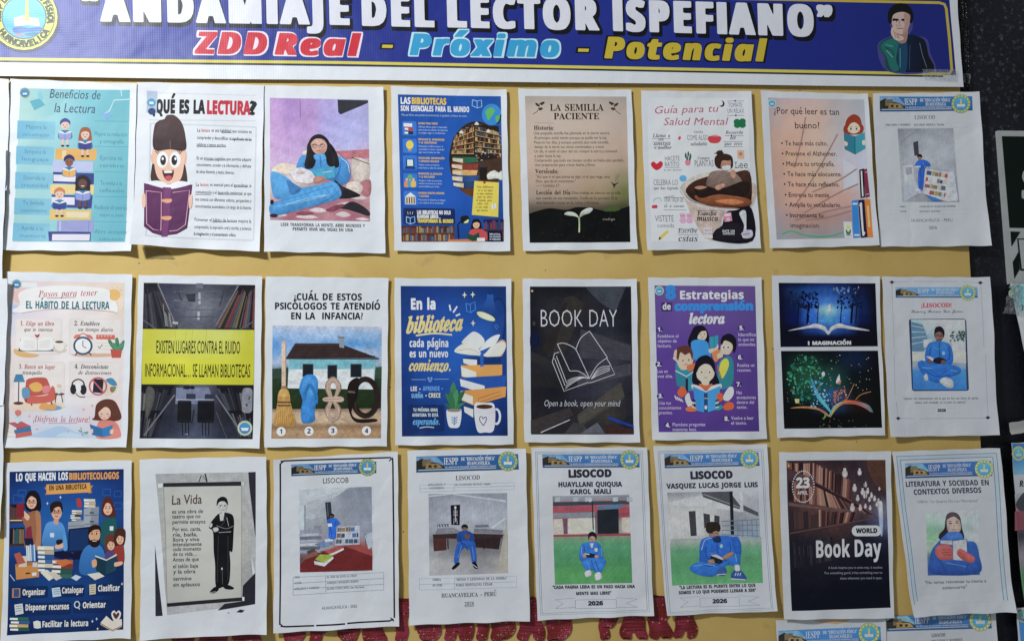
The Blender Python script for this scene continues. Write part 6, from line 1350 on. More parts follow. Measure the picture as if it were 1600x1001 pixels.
a = s.part('heart_book_illustration'); a.p('e8dccc', 530, 900, 560, 864, 590, 890, 640, 880, 642, 912, 592, 936); a.p('c8a478', 530, 902, 592, 938, 642, 914, 642, 920, 592, 944, 530, 910); a.m('ece0d8', 586, 850, 600, 836, 611, 846, 624, 836, 636, 850, 630, 876, 611, 896, 592, 878); a.m('5c3c30', 594, 854, 602, 846, 611, 856, 620, 846, 628, 854, 622, 868, 611, 880, 600, 870)
a = s.part('sparkles')
for x, y in ((488, 892), (510, 880), (516, 930), (640, 700), (320, 252), (252, 284)): a.p('e0e4ec', x, y - 9, x + 2, y - 2, x + 7, y, x + 2, y + 2, x, y + 9, x - 2, y + 2, x - 7, y, x - 2, y - 2)
s.done()

# ---- handwritten wall scroll
s = poster('white sheet with tilted photocopy of handwritten scroll and a standing man in black', (210, 700), 3.327, (35, 55, 690, 40, 697, 950, 40, 985), 18, wr=.0009, br=.004, bot=.005)
a = s.part('photo')
a.p('33303a', 595, 122, 634, 120, 634, 460, 612, 330); a.p('33323a', 112, 500, 155, 862, 118, 864)
a.g((116, 130, 570, 122, 634, 800, 178, 858), ['a8a8a8 aeaeac b0b0ae acacac', 'b0b0ac b4b4b0 b4b4b0 b0b0ac', 'b4b2ac b8b6b0 b8b6b0 b4b2ac', 'b0aea8 b6b4ac b6b4ac b0aea8', 'a8a6a2 b0aea8 b0aea8 a8a6a2', 'b4b4b4 bcbcbc b8b8b8 b0b0b0'])
a.p('b2b2b0', 570, 124, 592, 122, 634, 470, 634, 650, 600, 500); a.p('2e2c34', 570, 706, 634, 640, 634, 800, 440, 834, 474, 800, 566, 786); a.p('2e2c34', 536, 842, 556, 828, 580, 832, 566, 844); a.e('4a4850', 496, 846, 6, 2)
a.l('4a4a50', 5, 340, 172, 352, 138); a.l('2a2a30', 7, 372, 130, 382, 172); a.l('5a5a60', 3, 360, 138, 380, 172)
a = s.part('scroll')
a.g((158, 196, 560, 188, 564, 766, 176, 796), ['bab8b0 c0beb6 bcbab2', 'bebcb2 c4c2ba c2c0b6', 'bcbab0 c2c0b6 bebcb2', 'b6b4ac bcbab0 b8b6ae'])
a.p('2c2a30', 156, 178, 558, 170, 560, 192, 156, 198); a.p('d8d8d8', 128, 182, 152, 178, 152, 200, 130, 202); a.p('c8c8c8', 560, 174, 574, 174, 574, 190, 560, 190); a.p('2a282e', 176, 798, 566, 766, 568, 784, 178, 816); a.p('dcdcdc', 566, 764, 578, 764, 578, 784, 568, 784)
a.l('8a8884', 2.5, 158, 200, 168, 500, 178, 796); a.l('9a9894', 2.5, 560, 192, 562, 766)
a = s.part('scroll_text')
a.t('5a3c34', 'La Vida', 200, 290, 354, 48, 'r', .012, y1=284, lean=.06)
for t_, x0, y, x1 in (('es una obra de', 200, 336, 360), ('teatro que no', 200, 362, 346), ('permite ensayos', 202, 390, 372), ('Por eso, canta,', 202, 428, 350), ('ríe, baila,', 204, 456, 330), ('llora y vive', 204, 482, 340), ('intensamente', 204, 506, 352), ('cada momento', 204, 530, 350), ('de tu vida…', 204, 556, 330), ('Antes de que', 204, 584, 338), ('el telón baje', 206, 618, 336), ('y la obra', 208, 646, 322), ('termine', 208, 682, 302), ('sin aplausos', 208, 712, 346)):
    a.t('2c2a2e', t_, x0, y, x1, 20, 'r', .014, y1=y - 3, lean=.06)
a = s.part('man_picture')
a.m('1c1b20', 418, 360, 440, 338, 470, 330, 510, 340, 522, 370, 520, 428, 514, 530, 500, 532, 504, 600, 498, 690, 470, 712, 430, 712, 424, 600, 416, 530, 412, 432, 392, 412, 396, 390)
a.m('c0beb8', 436, 290, 446, 268, 474, 266, 488, 288, 484, 318, 464, 334, 446, 322); a.m('1c1b20', 432, 296, 436, 264, 460, 248, 484, 258, 492, 292, 484, 284, 470, 272, 446, 276); a.l('1c1b20', 3, 446, 294, 458, 292); a.l('1c1b20', 3, 468, 292, 480, 294); a.l('6a6864', 3, 458, 318, 472, 317); a.e('1c1b20', 453, 298, 3, 2); a.e('1c1b20', 474, 299, 3, 2); a.l('8a8882', 2, 464, 298, 466, 310); a.l('4a4850', 3, 476, 344, 470, 380, 452, 400, sm=True); a.l('4a4850', 2, 440, 450, 436, 690); a.l('4a4850', 2, 490, 450, 492, 680)
a.p('c8c6c0', 446, 336, 472, 332, 466, 372, 450, 374); a.m('c0beb8', 412, 412, 436, 408, 440, 424, 420, 432); a.l('b4b2ac', 3, 442, 434, 506, 430); a.l('b4b2ac', 3, 484, 356, 494, 400); a.l('8a8884', 3, 430, 398, 480, 414, 518, 400, sm=True); a.m('c0beb8', 392, 398, 404, 384, 410, 396, 400, 410); a.l('5a5854', 3, 462, 620, 464, 700); a.e('d0d0cc', 460, 620, 4, 6)
a.m('1c1b20', 398, 740, 420, 716, 440, 712, 444, 728, 420, 746); a.m('1c1b20', 466, 708, 490, 702, 522, 716, 516, 726, 480, 724); a.l('b4b2ac', 3, 402, 742, 430, 738)
s.done()

# ---- report covers of the bottom row
def note_table(s, name, rows, x0, x1, xm, y0, dy, c='3c3c48', h=10):
    a = s.part(name)
    for i, (l, r) in enumerate(rows):
        y = y0 + i * dy
        a.t(c, l[0], l[1], y + dy * .62, l[2], h, 's'); a.t(c, r[0], r[1], y + dy * .6, r[2], h, 's')
    a.frame('a4a8b4', 1.8, x0, y0, x1, y0 + dy * len(rows))
    for i in range(1, len(rows)): 
        sl = s.ex[1]; a.l('a4a8b4', 1.8, x0, y0 + dy * i - sl * (x1 - x0) / 2, x1, y0 + dy * i + sl * (x1 - x0) / 2)
    a.l('a4a8b4', 1.8, xm, y0, xm + 2, y0 + dy * len(rows))
    return a

s = cover('white cover in thick black frame, photo of student behind a red table of books', (420, 700), 3.326, (30, 55, 672, 15, 678, 912, 28, 950), 19, wr=.0008, tl=.006, br=.003, bot=.004)
a = s.part('border_line')
for p_ in ((66, 66, 90, 62, 636, 46), (644, 50, 646, 90, 654, 870), (650, 876, 630, 886, 410, 900), (400, 902, 250, 911), (240, 912, 90, 917, 66, 914), (62, 908, 62, 890, 64, 76)): a.l('1c1c26', 8, *p_)
for x, y in ((72, 72), (636, 54), (644, 880), (70, 908)): a.l('23232c', 6, x - 10, y + (10 if y < 500 else -10), x + 8, y + (-8 if y < 500 else 8))
letterhead(s, (120, 82, 560, 66, 560, 126, 120, 142), (514, 96, 44), ('38659a', '265088'))
a = s.part('heading'); a.t('4c4c58', 'LISOCOB', 284, 180, 416, 27, 'r', .008, y1=176)
a = s.part('photo')
a.p('c8ccd8', 154, 204, 544, 188, 546, 634, 154, 646)
a.g((162, 212, 536, 196, 540, 628, 164, 640), ['b0b4b8 a4a8b0 888c98 848894', 'c0c4c8 a8acb4 8c909c 8c909c', 'b0b4b8 a0a4ac 8c909c 8c92a0', 'a0a4a8 989ca4 9094a0 9094a4', '8c8c94 90909c a4a4ac 8c90a0', '807c84 9c98a0 905c54 a0605c', '6c4c4c 7c4844 803c38 8c3c38', '682c2c 6c2c2c 702c2c 742c2c'])
a.p('bcc0c4', 162, 212, 420, 202, 330, 260, 162, 276); a.l('a8acb4', 3, 200, 286, 400, 212); a.q('c0c8cc', 164, 292, 192, 420); a.q('8c949c', 186, 292, 194, 430); a.p('34363e', 294, 278, 324, 276, 330, 356, 304, 380); a.l('70747c', 3, 306, 284, 310, 350); a.m('b0b4bc', 196, 350, 240, 340, 240, 364, 200, 362)
a.p('8c8c94', 236, 400, 276, 396, 280, 440, 240, 436); a.l('3c4048', 3, 504, 440, 506, 510); a.p('b0b8c4', 500, 450, 536, 430, 538, 510, 520, 520); a.p('9c4a44', 400, 500, 480, 496, 540, 530, 540, 560); a.p('702a2a', 164, 600, 230, 540, 400, 504, 540, 556, 540, 628, 164, 640)
a = s.part('book_pile_picture')
for k, (c, y) in enumerate((('8c90a0', 424), ('b0b0b8', 440), ('6c7080', 456), ('a8acb8', 472), ('c4c4c8', 490), ('5c6070', 510), ('a0a4b0', 526))): a.p(c, 164, y, 250 + (k % 3) * 12, y - 4, 276 - (k % 2) * 14, y + 10, 164, y + 16)
a.p('6c84a8', 240, 494, 310, 472, 340, 490, 280, 512); a.p('c4c8d0', 290, 470, 330, 462, 338, 476, 300, 484); a.p('8c5c54', 180, 560, 250, 524, 262, 548, 190, 574); a.p('a8504c', 290, 530, 370, 500, 392, 512, 320, 546); a.p('d4d4d0', 316, 546, 392, 512, 392, 522, 320, 558); a.p('9cac44', 244, 572, 268, 546, 336, 548, 322, 574, 286, 590); a.p('d0d0d0', 238, 580, 290, 590, 336, 556, 340, 566, 292, 608, 240, 598); a.p('4c484c', 200, 530, 240, 516, 246, 530, 206, 546)
a = s.part('book_rack_picture'); a.p('b4b8c4', 358, 406, 474, 398, 474, 494, 346, 500); a.shelf((360, 406, 470, 402, 470, 494, 350, 496), 3, 7, ['5c4c48', '4c6070', '7c5c50', '3c4860', '88784c', '4c6c9c'], 4, pw=.2, lo=.8)
a = s.part('student_picture'); a.e('2c2420', 328, 348, 14, 13); a.m('6c5044', 320, 348, 338, 350, 334, 364, 322, 364); a.m('2c6cd0', 304, 372, 326, 360, 352, 362, 372, 388, 352, 404, 350, 460, 316, 464, 312, 410); a.l('1c489c', 4, 316, 372, 322, 410, 332, 460, sm=True); a.l('1c489c', 3, 348, 380, 340, 404); a.l('2a1e1c', 2, 322, 355, 336, 356); a.p('d0d4e0', 306, 388, 328, 386, 332, 402, 312, 404)
note_table(s, 'data_table', ((('OBRA', 136, 164), ('"EL NIÑO DE JUNTO AL CIELO"', 302, 460)), (('AUTOR', 136, 172), ('ENRIQUE CONGRAINS MARTIN', 306, 468)), (('APELLIDOS Y NOMBRES', 134, 266), ('FLAVIO CUETO SOTO, Jean Deyvinson', 304, 498))), 128, 598, 296, 652, 30)
a = s.part('footer'); a.t('5c5c68', 'HUANCAVELICA - 2026', 280, 832, 460, 15, 'r', .008, y1=820)
s.done()

s = cover('white cover with photo of seated student in blue before a dark desk and skeleton chart', (625, 690), 3.22, (38, 42, 630, 30, 650, 890, 47, 912), 20, wr=.0007, right=.004, bot=.004)
letterhead(s, (82, 72, 592, 58, 596, 136, 82, 152), (541, 95, 48), ('2c5c90', '244e84'))
a = s.part('heading'); a.t('44444f', 'LISOCOD', 280, 191, 401, 23, 's', 0, y1=187)
note_table(s, 'name_table', ((('APELLIDOS Y', 138, 230), ('DE LLAMOSADO RONDÁN, Yomira', 276, 454)), (('NOMBRES', 148, 220), ('', 0, 1))), 100, 572, 270, 208, 17)
a = s.part('photo')
a.g((144, 260, 537, 254, 542, 655, 148, 667), ['84868c 8c8e96 8c8e98 888a94', '90929c a0a2ac a0a2ac 9a9ca6', '9a9ca4 a8aab4 a8aab4 a4a6b0', '9c9ea6 a0a2aa a0a2aa b0b2bc', '7c7c80 6c6a6c 585458 706e72', '9c9a9c 7c7a7e 747276 807e80', 'a8a6a6 a09ea0 8c8a8c a09c98', 'a4a2a4 a8a6a8 9c9a9c a89f98'])
a.p('b4b6be', 146, 276, 260, 262, 530, 300, 530, 290, 260, 256, 146, 266); a.p('a8a094', 536, 380, 542, 655, 484, 656, 510, 520)
a.l('c0d0e0', 10, 460, 430, 530, 380)
a.p('1e1e24', 254, 316, 302, 313, 300, 416, 258, 414); a.l('b8b8bc', 4, 278, 336, 279, 400); [a.l('a8a8ac', 3, 268, 344 + k * 8, 290, 344 + k * 8) for k in range(4)]; a.e('c0c0c4', 278, 328, 6, 8); a.l('a8a8ac', 3, 272, 380, 270, 410); a.l('a8a8ac', 3, 284, 380, 288, 410)
a = s.part('desk_picture'); a.p('3c2c2c', 164, 462, 300, 456, 520, 462, 510, 480, 300, 484, 168, 480); a.p('4c2e2c', 166, 480, 232, 480, 234, 540, 170, 546); a.p('342628', 300, 484, 506, 478, 496, 536, 300, 520); a.p('7c7c84', 186, 432, 270, 428, 310, 452, 180, 460); a.p('4c4c58', 186, 412, 244, 410, 244, 424, 186, 424); [a.l('b8b8c0', 5, 190 + k * 14, 414, 196 + k * 14, 424) for k in range(5)]; a.p('6c6c78', 376, 416, 444, 412, 446, 424, 378, 428); a.p('74747c', 370, 432, 520, 440, 510, 456, 372, 452); [a.l('302224', 6, 240 + k * 60, 484, 242 + k * 60, 536) for k in range(5)]
a = s.part('student_picture'); a.e('1c1a1c', 325, 426, 17, 15); a.m('7c5c50', 314, 428, 338, 430, 334, 446, 318, 446); a.m('24488c', 286, 460, 314, 444, 346, 446, 372, 468, 370, 500, 330, 520, 290, 500); a.m('2c5cb0', 300, 496, 370, 496, 380, 540, 384, 600, 362, 604, 350, 540, 320, 530, 300, 560, 292, 606, 272, 602, 278, 540); a.l('183a74', 5, 300, 466, 306, 500, 330, 514, sm=True); a.l('183a74', 4, 358, 470, 352, 500); a.l('4c80d0', 4, 310, 520, 290, 580, sm=True); a.l('4c80d0', 4, 362, 520, 372, 590, sm=True); a.l('1c4484', 5, 330, 520, 340, 540); a.l('2a1e1c', 2, 318, 434, 334, 434); a.m('6c5048', 326, 462, 350, 464, 350, 484, 328, 482)
a.m('18181c', 260, 630, 282, 606, 298, 602, 296, 614, 270, 636); a.m('18181c', 362, 604, 380, 600, 392, 632, 374, 630); a.l('d8d8e0', 3, 364, 610, 390, 630)
note_table(s, 'data_table', ((('OBRA', 164, 206), ('"MITOS Y LEYENDAS DE LA SIERRA"', 280, 536)), (('AUTOR', 162, 212), ('TORO MONTALVO, CÉSAR', 280, 464))), 98, 584, 272, 676, 28, h=12)
a = s.part('footer'); a.t('4c4c58', 'HUANCAVELICA – PERÚ', 208, 776, 484, 20, 's', 0, y1=768); a.t('4c4c58', '2026', 324, 816, 372, 18, 's', 0); a.l('4c4c58', 2, 324, 821, 372, 819)
s.done()

def double_frame(s, pts):
    a = s.part('border_line'); P = pairs(pts)
    a.l('6c7484', 2, *P[:4].ravel(), closed=True); a.l('6c7484', 2.4, *P[4:].ravel(), closed=True)
def year_ribbon(s, x0, xa, xb, x1, y, h, sl):
    a = s.part('year_ribbon')
    f = lambda x, yy: (x, yy + (x - xa) * sl)
    for p_ in ((f(x0, y - 4), f(xa, y - 10)), (f(x0, y - 4), f(x0 + 40, y + h * .4)), (f(x0 + 40, y + h * .4), f(x0, y + h)), (f(x0, y + h), f(xa, y + h * .9)), (f(xb, y - 8), f(x1, y)), (f(x1, y), f(x1 - 56, y + h * .5)), (f(x1 - 56, y + h * .5), f(x1, y + h)), (f(x1, y + h), f(xb, y + h)), (f(xa, y), f(xb, y)), (f(xb, y), f(xb, y + h * 1.05)), (f(xb, y + h * 1.05), f(xa, y + h * 1.05)), (f(xa, y + h * 1.05), f(xa, y))):
        a.l('9098a4', 2, *p_[0], *p_[1])
    return a

s = cover('white cover with double border, photo of student reading on green turf by red wall', (820, 690), 3.22, (32, 28, 612, 25, 640, 862, 60, 888), 21, wr=.0007, br=.003, bot=.004)
double_frame(s, (52, 50, 588, 44, 618, 844, 76, 862, 60, 58, 580, 52, 608, 836, 84, 854))
letterhead(s, (86, 62, 574, 58, 574, 126, 88, 128), (524, 87, 46), ('3e72a6', '2c5e96'))
a = s.part('heading'); a.t('2c2c38', 'LISOCOD', 220, 176, 432, 36, 'b', .03, y1=173)
a.t('34343f', 'HUAYLLANI QUIQUIA', 168, 224, 486, 24, 'b', .02, y1=222); a.t('34343f', 'KAROL MAILI', 228, 260, 430, 24, 'b', .02, y1=258)
a = s.part('photo')
a.g((137, 270, 521, 264, 535, 702, 149, 712), ['7c868c 8c969c 848e94 78828a', 'a06870 9c6c74 a06870 985c64', '9c4c58 a05058 6c4c54 94404c', 'b4a89c b4a89c 3c4450 b0a498', 'bcb0a4 bcb0a4 3a424c b4a89c', '7c8478 7c8874 748470 7c8878', '5c9070 5c9070 5c8c6c 58886a', '589068 4c8458 4c8458 4c8058', '5c985c 5c9a5c 58945a 548c58', '5a9858 5c9c5c 58965a 508c54'])
a.g((143, 470, 529, 462, 535, 702, 149, 712), ['7c8c74 7c8c74 7c8c74', '549068 58946c 549068', '4c8860 508c64 4c8860', '4c8a58 4c8a58 488454', '549458 549658 4c8c54', '549456 549658 4c8a52']); a.p('3c444c', 140, 300, 522, 292, 522, 310, 140, 320); a.p('a04c58', 140, 322, 360, 316, 362, 350, 140, 356); a.p('a04c58', 470, 330, 522, 326, 524, 352, 470, 354); a.p('54708c', 360, 322, 494, 308, 470, 334, 366, 336); a.p('7c848c', 140, 356, 350, 350, 350, 376, 142, 380); a.p('c0b4a8', 144, 386, 186, 384, 190, 460, 146, 464); a.p('c4b8ac', 216, 382, 350, 378, 352, 456, 216, 460); a.p('6c4c5c', 190, 384, 212, 382, 214, 460, 194, 462); a.p('23282e', 362, 340, 468, 334, 470, 458, 364, 460); a.p('c0b4a8', 484, 378, 524, 376, 526, 448, 486, 450); a.p('90444c', 142, 464, 528, 456, 528, 468, 142, 474)
for x in (150, 240, 300, 440, 510): a.p('a0a8ac', x, 276, x + 26, 274, x + 26, 296, x, 298)
a.l('2c3038', 6, 337, 300, 342, 440); a.p('4c9064', 146, 556, 530, 534, 530, 540, 146, 562); a.e('dcdcd8', 326, 288, 10, 12)
a = s.part('student_picture'); a.m('a0bcd8', 330, 446, 338, 436, 346, 446); a.m('1f1c20', 316, 476, 320, 456, 338, 448, 356, 460, 358, 484, 344, 496, 322, 492); a.m('a88474', 322, 478, 336, 470, 352, 478, 350, 500, 336, 510, 324, 500)
a.m('3474c0>2c64b0', 274, 540, 284, 512, 320, 500, 360, 500, 384, 530, 390, 586, 350, 604, 290, 600, 272, 580); a.p('d0d4e0', 326, 506, 344, 506, 338, 528, 330, 528); a.m('3474c4', 286, 596, 320, 584, 380, 584, 406, 592, 392, 630, 370, 660, 340, 640, 306, 640, 290, 620); a.l('245498', 4, 330, 590, 350, 650); a.m('1f2838', 296, 564, 320, 556, 356, 562, 350, 576, 310, 576); a.l('1f5098', 4, 296, 520, 300, 548, 320, 560, sm=True); a.l('1f5098', 4, 366, 520, 362, 550, 350, 566, sm=True); a.l('6ca4e0', 3, 284, 520, 282, 560); a.l('6ca4e0', 3, 380, 530, 386, 570); a.l('5c94d8', 3, 310, 600, 326, 636, sm=True); a.l('1f5098', 4, 352, 594, 372, 650, sm=True); a.l('2a1e1e', 2.4, 328, 484, 334, 484); a.l('2a1e1e', 2.4, 341, 484, 347, 484); a.l('8c5c50', 2.4, 332, 501, 342, 501); a.l('8c5c50', 2, 338, 486, 337, 495); a.l('d8d8d8', 5, 298, 558, 322, 562); a.m('a88474', 288, 560, 304, 560, 306, 576, 292, 578); a.m('a88474', 350, 566, 368, 568, 364, 580, 350, 578); a.m('d4d8dc', 300, 648, 326, 640, 332, 664, 310, 676, 300, 668); a.m('d4d8dc', 350, 658, 374, 650, 384, 676, 364, 692, 350, 684); a.p('d8dce4', 348, 530, 364, 530, 362, 548, 348, 546)
a = s.part('quotation'); a.t('34343f', '"CADA PAGINA LEIDA ES UN PASO HACIA UNA', 138, 733, 548, 15, 'b', .02, y1=727); a.t('34343f', 'MENTE MAS LIBRE"', 256, 764, 430, 15, 'b', .02, y1=760)
a = year_ribbon(s, 150, 250, 454, 560, 788, 40, -.02); a.t('2c2c38', '2026', 316, 815, 388, 20, 'b', .03, y1=813)
s.done()

s = cover('white cover with double border, photo of student cross-legged reading near white school building', (1020, 690), 3.22, (0, 20, 568, 10, 610, 840, 62, 865), 22, wr=.0007, br=.005, bl=.003, bot=.004)
double_frame(s, (22, 46, 548, 36, 590, 832, 72, 856, 30, 54, 540, 44, 582, 824, 80, 848))
letterhead(s, (54, 60, 526, 50, 532, 118, 56, 130), (481, 84, 44), ('3e72a6', '2c5e96'))
a = s.part('heading'); a.t('2c2c38', 'LISOCOD', 188, 184, 396, 36, 'b', .03, y1=180); a.t('34343f', 'VASQUEZ LUCAS JORGE LUIS', 66, 232, 522, 24, 'b', .02, y1=224)
a = s.part('photo')
a.g((68, 252, 524, 244, 545, 702, 92, 716), ['848484 8c8c90 b4b4b8 b0b0b4 a8a8ac', 'a8a6a4 acaaa8 b0b0b0 a4a4a8 a0a0a4', 'b4b0ac b8b4b0 b0acac 8c8c90 9c9ca0', 'b8b4b0 b8b4b0 a8a4a4 848488 90949c', 'b4b0ac acaaa8 a0a0a0 8c9098 8c98a4', '8c9488 8c9488 909488 989c94 989c98', '609070 609070 609070 609070 609470', '5c9468 5c9468 58905f 589060 5c9468', '5c9868 5c9868 5c9864 5c9866 5c986a'])
a.g((84, 492, 540, 480, 545, 702, 92, 716), ['909890 98a098 989e98', '5c906c 5c9470 609470', '508a5c 508c5e 548c60', '549060 54905e 549060', '58965f 589662 589664']); a.p('c4c4c8', 74, 300, 244, 266, 440, 330, 440, 350, 246, 320, 76, 320); a.p('4c4c50', 240, 250, 380, 246, 436, 320, 430, 336, 250, 276); a.l('8c8c90', 4, 250, 260, 430, 326); a.p('4c5054', 440, 310, 526, 352, 526, 372, 440, 336); a.p('b8b8b8', 430, 246, 448, 246, 450, 350, 436, 350)
a.p('3c3c40', 176, 346, 210, 344, 216, 468, 186, 470); a.p('c0bcb8', 214, 330, 246, 330, 254, 466, 220, 468); a.p('3c3c40', 250, 356, 330, 370, 330, 410, 254, 430); a.p('c0bcb8', 282, 362, 304, 366, 304, 410, 284, 410); a.l('20242c', 16, 388, 246, 396, 466); [a.l('5c7c98', 4, 340, 396 + k * 22, 530, 386 + k * 28) for k in range(4)]; [a.l('5c7c98', 3, 420 + k * 24, 390, 424 + k * 24, 474) for k in range(5)]
a.l('909490', 5, 84, 488, 540, 478)
a = s.part('student_picture')
a.m('2c241f', 262, 430, 270, 404, 300, 398, 330, 410, 334, 440, 310, 456, 280, 458, 264, 446); a.m('98745f', 276, 450, 300, 440, 324, 450, 326, 474, 308, 490, 286, 484); a.m('2c241f', 264, 446, 272, 420, 310, 416, 330, 446, 310, 444, 284, 456)
a.m('2c64b8>2458a8', 232, 510, 250, 482, 300, 470, 360, 468, 410, 478, 436, 510, 440, 560, 420, 610, 400, 580, 340, 600, 240, 606, 230, 560); a.m('2c68c0', 182, 624, 230, 598, 310, 606, 376, 580, 396, 570, 430, 560, 436, 600, 426, 630, 400, 620, 370, 616, 340, 640, 300, 672, 240, 668, 190, 648); a.m('2458a8', 400, 480, 424, 476, 440, 520, 430, 560, 404, 540); a.l('88a8d8', 4, 240, 540, 256, 492, 290, 478, sm=True); a.m('1c2c4c', 296, 478, 330, 470, 336, 500, 306, 500)
a.l('1c4690', 5, 262, 520, 264, 570, 290, 590, sm=True); a.l('1c4690', 5, 380, 500, 386, 540, 360, 570, sm=True); a.l('1c4690', 5, 240, 612, 300, 620, 370, 590, sm=True); a.l('5c98e0', 4, 200, 620, 260, 612, 310, 620, sm=True); a.l('5c98e0', 4, 410, 560, 418, 600); a.l('1c4690', 4, 320, 500, 322, 560); a.e('8cb4e4', 340, 520, 8, 10); a.l('6c94d4', 3, 284, 556, 300, 556); a.l('2a1e1c', 3, 288, 456, 300, 455); a.l('2a1e1c', 3, 308, 455, 320, 457); a.l('6c4a3c', 3, 304, 458, 302, 470); a.l('7c4840', 3, 296, 478, 312, 478); a.m('24242a', 284, 572, 316, 566, 344, 580, 340, 606, 300, 602); a.p('d8d4d0', 284, 566, 316, 562, 344, 578, 372, 562, 384, 562, 346, 590); a.m('98745f', 346, 574, 384, 550, 404, 556, 380, 580, 350, 586); a.m('98745f', 274, 592, 300, 586, 306, 604, 280, 608)
a.m('34548c', 314, 648, 350, 626, 366, 640, 360, 664, 330, 668); a.l('d8d8dc', 4, 318, 664, 362, 660); a.m('2c4c88', 388, 668, 408, 640, 434, 640, 462, 672, 458, 688, 400, 686); a.l('e0e0e4', 5, 388, 684, 460, 688); [a.l('e0e0e4', 4, 408 + k * 12, 668, 414 + k * 12, 654) for k in range(3)]; a.m('d8d8dc', 408, 616, 430, 616, 432, 642, 410, 644)
a = s.part('quotation'); a.t('34343f', '"LA LECTURA ES EL PUENTE ENTRE LO QUE', 130, 735, 508, 15, 'b', .02, y1=722); a.t('34343f', 'SOMOS Y LO QUE PODEMOS LLEGAR A SER"', 126, 760, 510, 15, 'b', .02, y1=746)
a = year_ribbon(s, 130, 230, 426, 526, 780, 40, -.03); a.t('2c2c38', '2026', 296, 805, 366, 19, 'b', .03, y1=802)
s.done()

# ---- world book day
s = poster('dark bookshelf poster with hanging bulbs and large white event lettering', (1205, 690), 3.221, (30, 50, 590, 45, 605, 878, 55, 885), 23, z0=.005)
a = s.part('shelves_photo')
a.g((68, 92, 563, 88, 588, 826, 94, 843), ['2c2022 38282a 2c2024 30242a 50342c', '443034 54383a 3c2c2e 30262c 3c2a28', '3c2a2c 5c3c38 54383a 3c3038 34282c', '34262a 4c3430 5c3e3a 48383c 5c5c6c', '2a2024 382a2a 442e2e 2c2630 4c5070', '1c1a20 24202a 2a2428 1c1c28 1c1f30', '1a1a20 1e1c22 1a1a22 15161f 141722', '16171e 18181f 14151d 12141d 12141d', '12141c 12131c 10121a 10121a 10121a', '11131b 10121b 10121a 10121a 10121a'])
BR = ['6c443c', '5c3834', '80584c', '3c2628', '8a6658', '2c2022', '684038', '241a1c', '94705f']
a.shelf((72, 96, 210, 100, 208, 190, 74, 130), 1, 15, BR, 1, lo=.82, pw=.06); a.shelf((210, 100, 400, 180, 390, 300, 208, 200), 1, 26, BR, 2, lo=.82, pw=.06); a.shelf((78, 170, 218, 220, 220, 320, 80, 300), 1, 14, BR, 3, lo=.8, pw=.06); a.shelf((220, 200, 400, 290, 520, 370, 222, 320), 1, 28, BR, 4, lo=.8, pw=.06); a.shelf((230, 330, 420, 345, 400, 400, 232, 430), 1, 22, BR, 5, lo=.8, pw=.06); a.shelf((86, 330, 230, 340, 232, 430, 90, 446), 1, 10, ['3a2a2c', '2c2226', '44302f'], 6, lo=.7, pw=.06)
a.p('2a1e20', 208, 200, 400, 300, 520, 372, 396, 312, 206, 216); a.p('5c4440', 80, 302, 232, 322, 420, 340, 420, 350, 232, 336, 80, 318); a.l('54403c', 5, 86, 456, 232, 430, 420, 396, 520, 376); a.p('4a3028', 470, 90, 563, 90, 566, 250, 520, 220, 480, 150)
a.shelf((96, 470, 300, 440, 310, 600, 110, 640), 1, 14, ['26222a', '1e1c24', '302a30', '1a1a22'], 7, lo=.6, pw=.06); [a.l('34323c', 3, 110 + k * 22, 520, 112 + k * 22, 560 + k * 4) for k in range(8)]
a = s.part('bulbs_picture')
for i, (x, y, r_) in enumerate(((362, 158, 15), (436, 152, 11), (410, 232, 12), (464, 214, 9), (450, 250, 11), (476, 246, 10), (462, 266, 12), (425, 282, 10), (494, 268, 9), (398, 330, 13), (438, 330, 10), (464, 322, 8), (488, 330, 8), (484, 288, 8), (510, 284, 9), (530, 300, 10), (536, 328, 11), (522, 312, 8), (540, 352, 10), (534, 234, 6))):
    a.l('3a3034', 3, x - 1, max(y - 90 + i, 97), x, y - r_ * 1.6); a.e('a08c88', x, y, r_ * .95, r_ * 1.35); a.e('d8ccc8', x, y + r_ * .15, r_ * .62, r_ * .9); a.q('b0a4a4', x - r_ * .45, y - r_ * 1.9, x + r_ * .45, y - r_ * .9)
a.m('8c94b0', 528, 320, 550, 330, 552, 420, 546, 470, 536, 440); a.m('c0c4d4', 530, 300, 548, 300, 548, 360, 534, 370)
a = s.part('date_badge'); 
by = {'c8c4c8': []}
for k in range(36):
    t_ = math.radians(k * 10); c_ = np.array([153 + 54 * math.cos(t_), 222 + 78 * math.sin(t_)]); by['c8c4c8'].append(np.array([c_ + (-3, -3), c_ + (3, -3), c_ + (3, 3), c_ + (-3, 3)]))
a.merge(by); a.t('d8d4d8', '23', 119, 228, 184, 50, 'b', .02); a.t('c0bcc0', 'APRIL', 124, 262, 176, 18, 'r', .02); a.e('c87c3c', 80, 117, 6)
a = s.part('world_label'); a.rq('ccc8d0', 396, 416, 543, 470, 26); a.t('23222c', 'WORLD', 418, 454, 522, 23, 'b', .03)
a = s.part('title'); a.t('c8c6cc', 'Book', 220, 577, 388, 84, 'b', .006, y1=574); a.t('c8c6cc', 'Day', 414, 573, 544, 84, 'b', .006, y1=570)
a = s.part('body_text')
for t_, x0, y, x1 in (('A book inspires you in some way, it teaches', 280, 634, 548), ('You something good, it has something new to', 258, 660, 548), ('share whenever you need it open.', 338, 686, 548)): a.t('7c7a84', t_, x0, y, x1, 12, 'r', .004)
s.done()

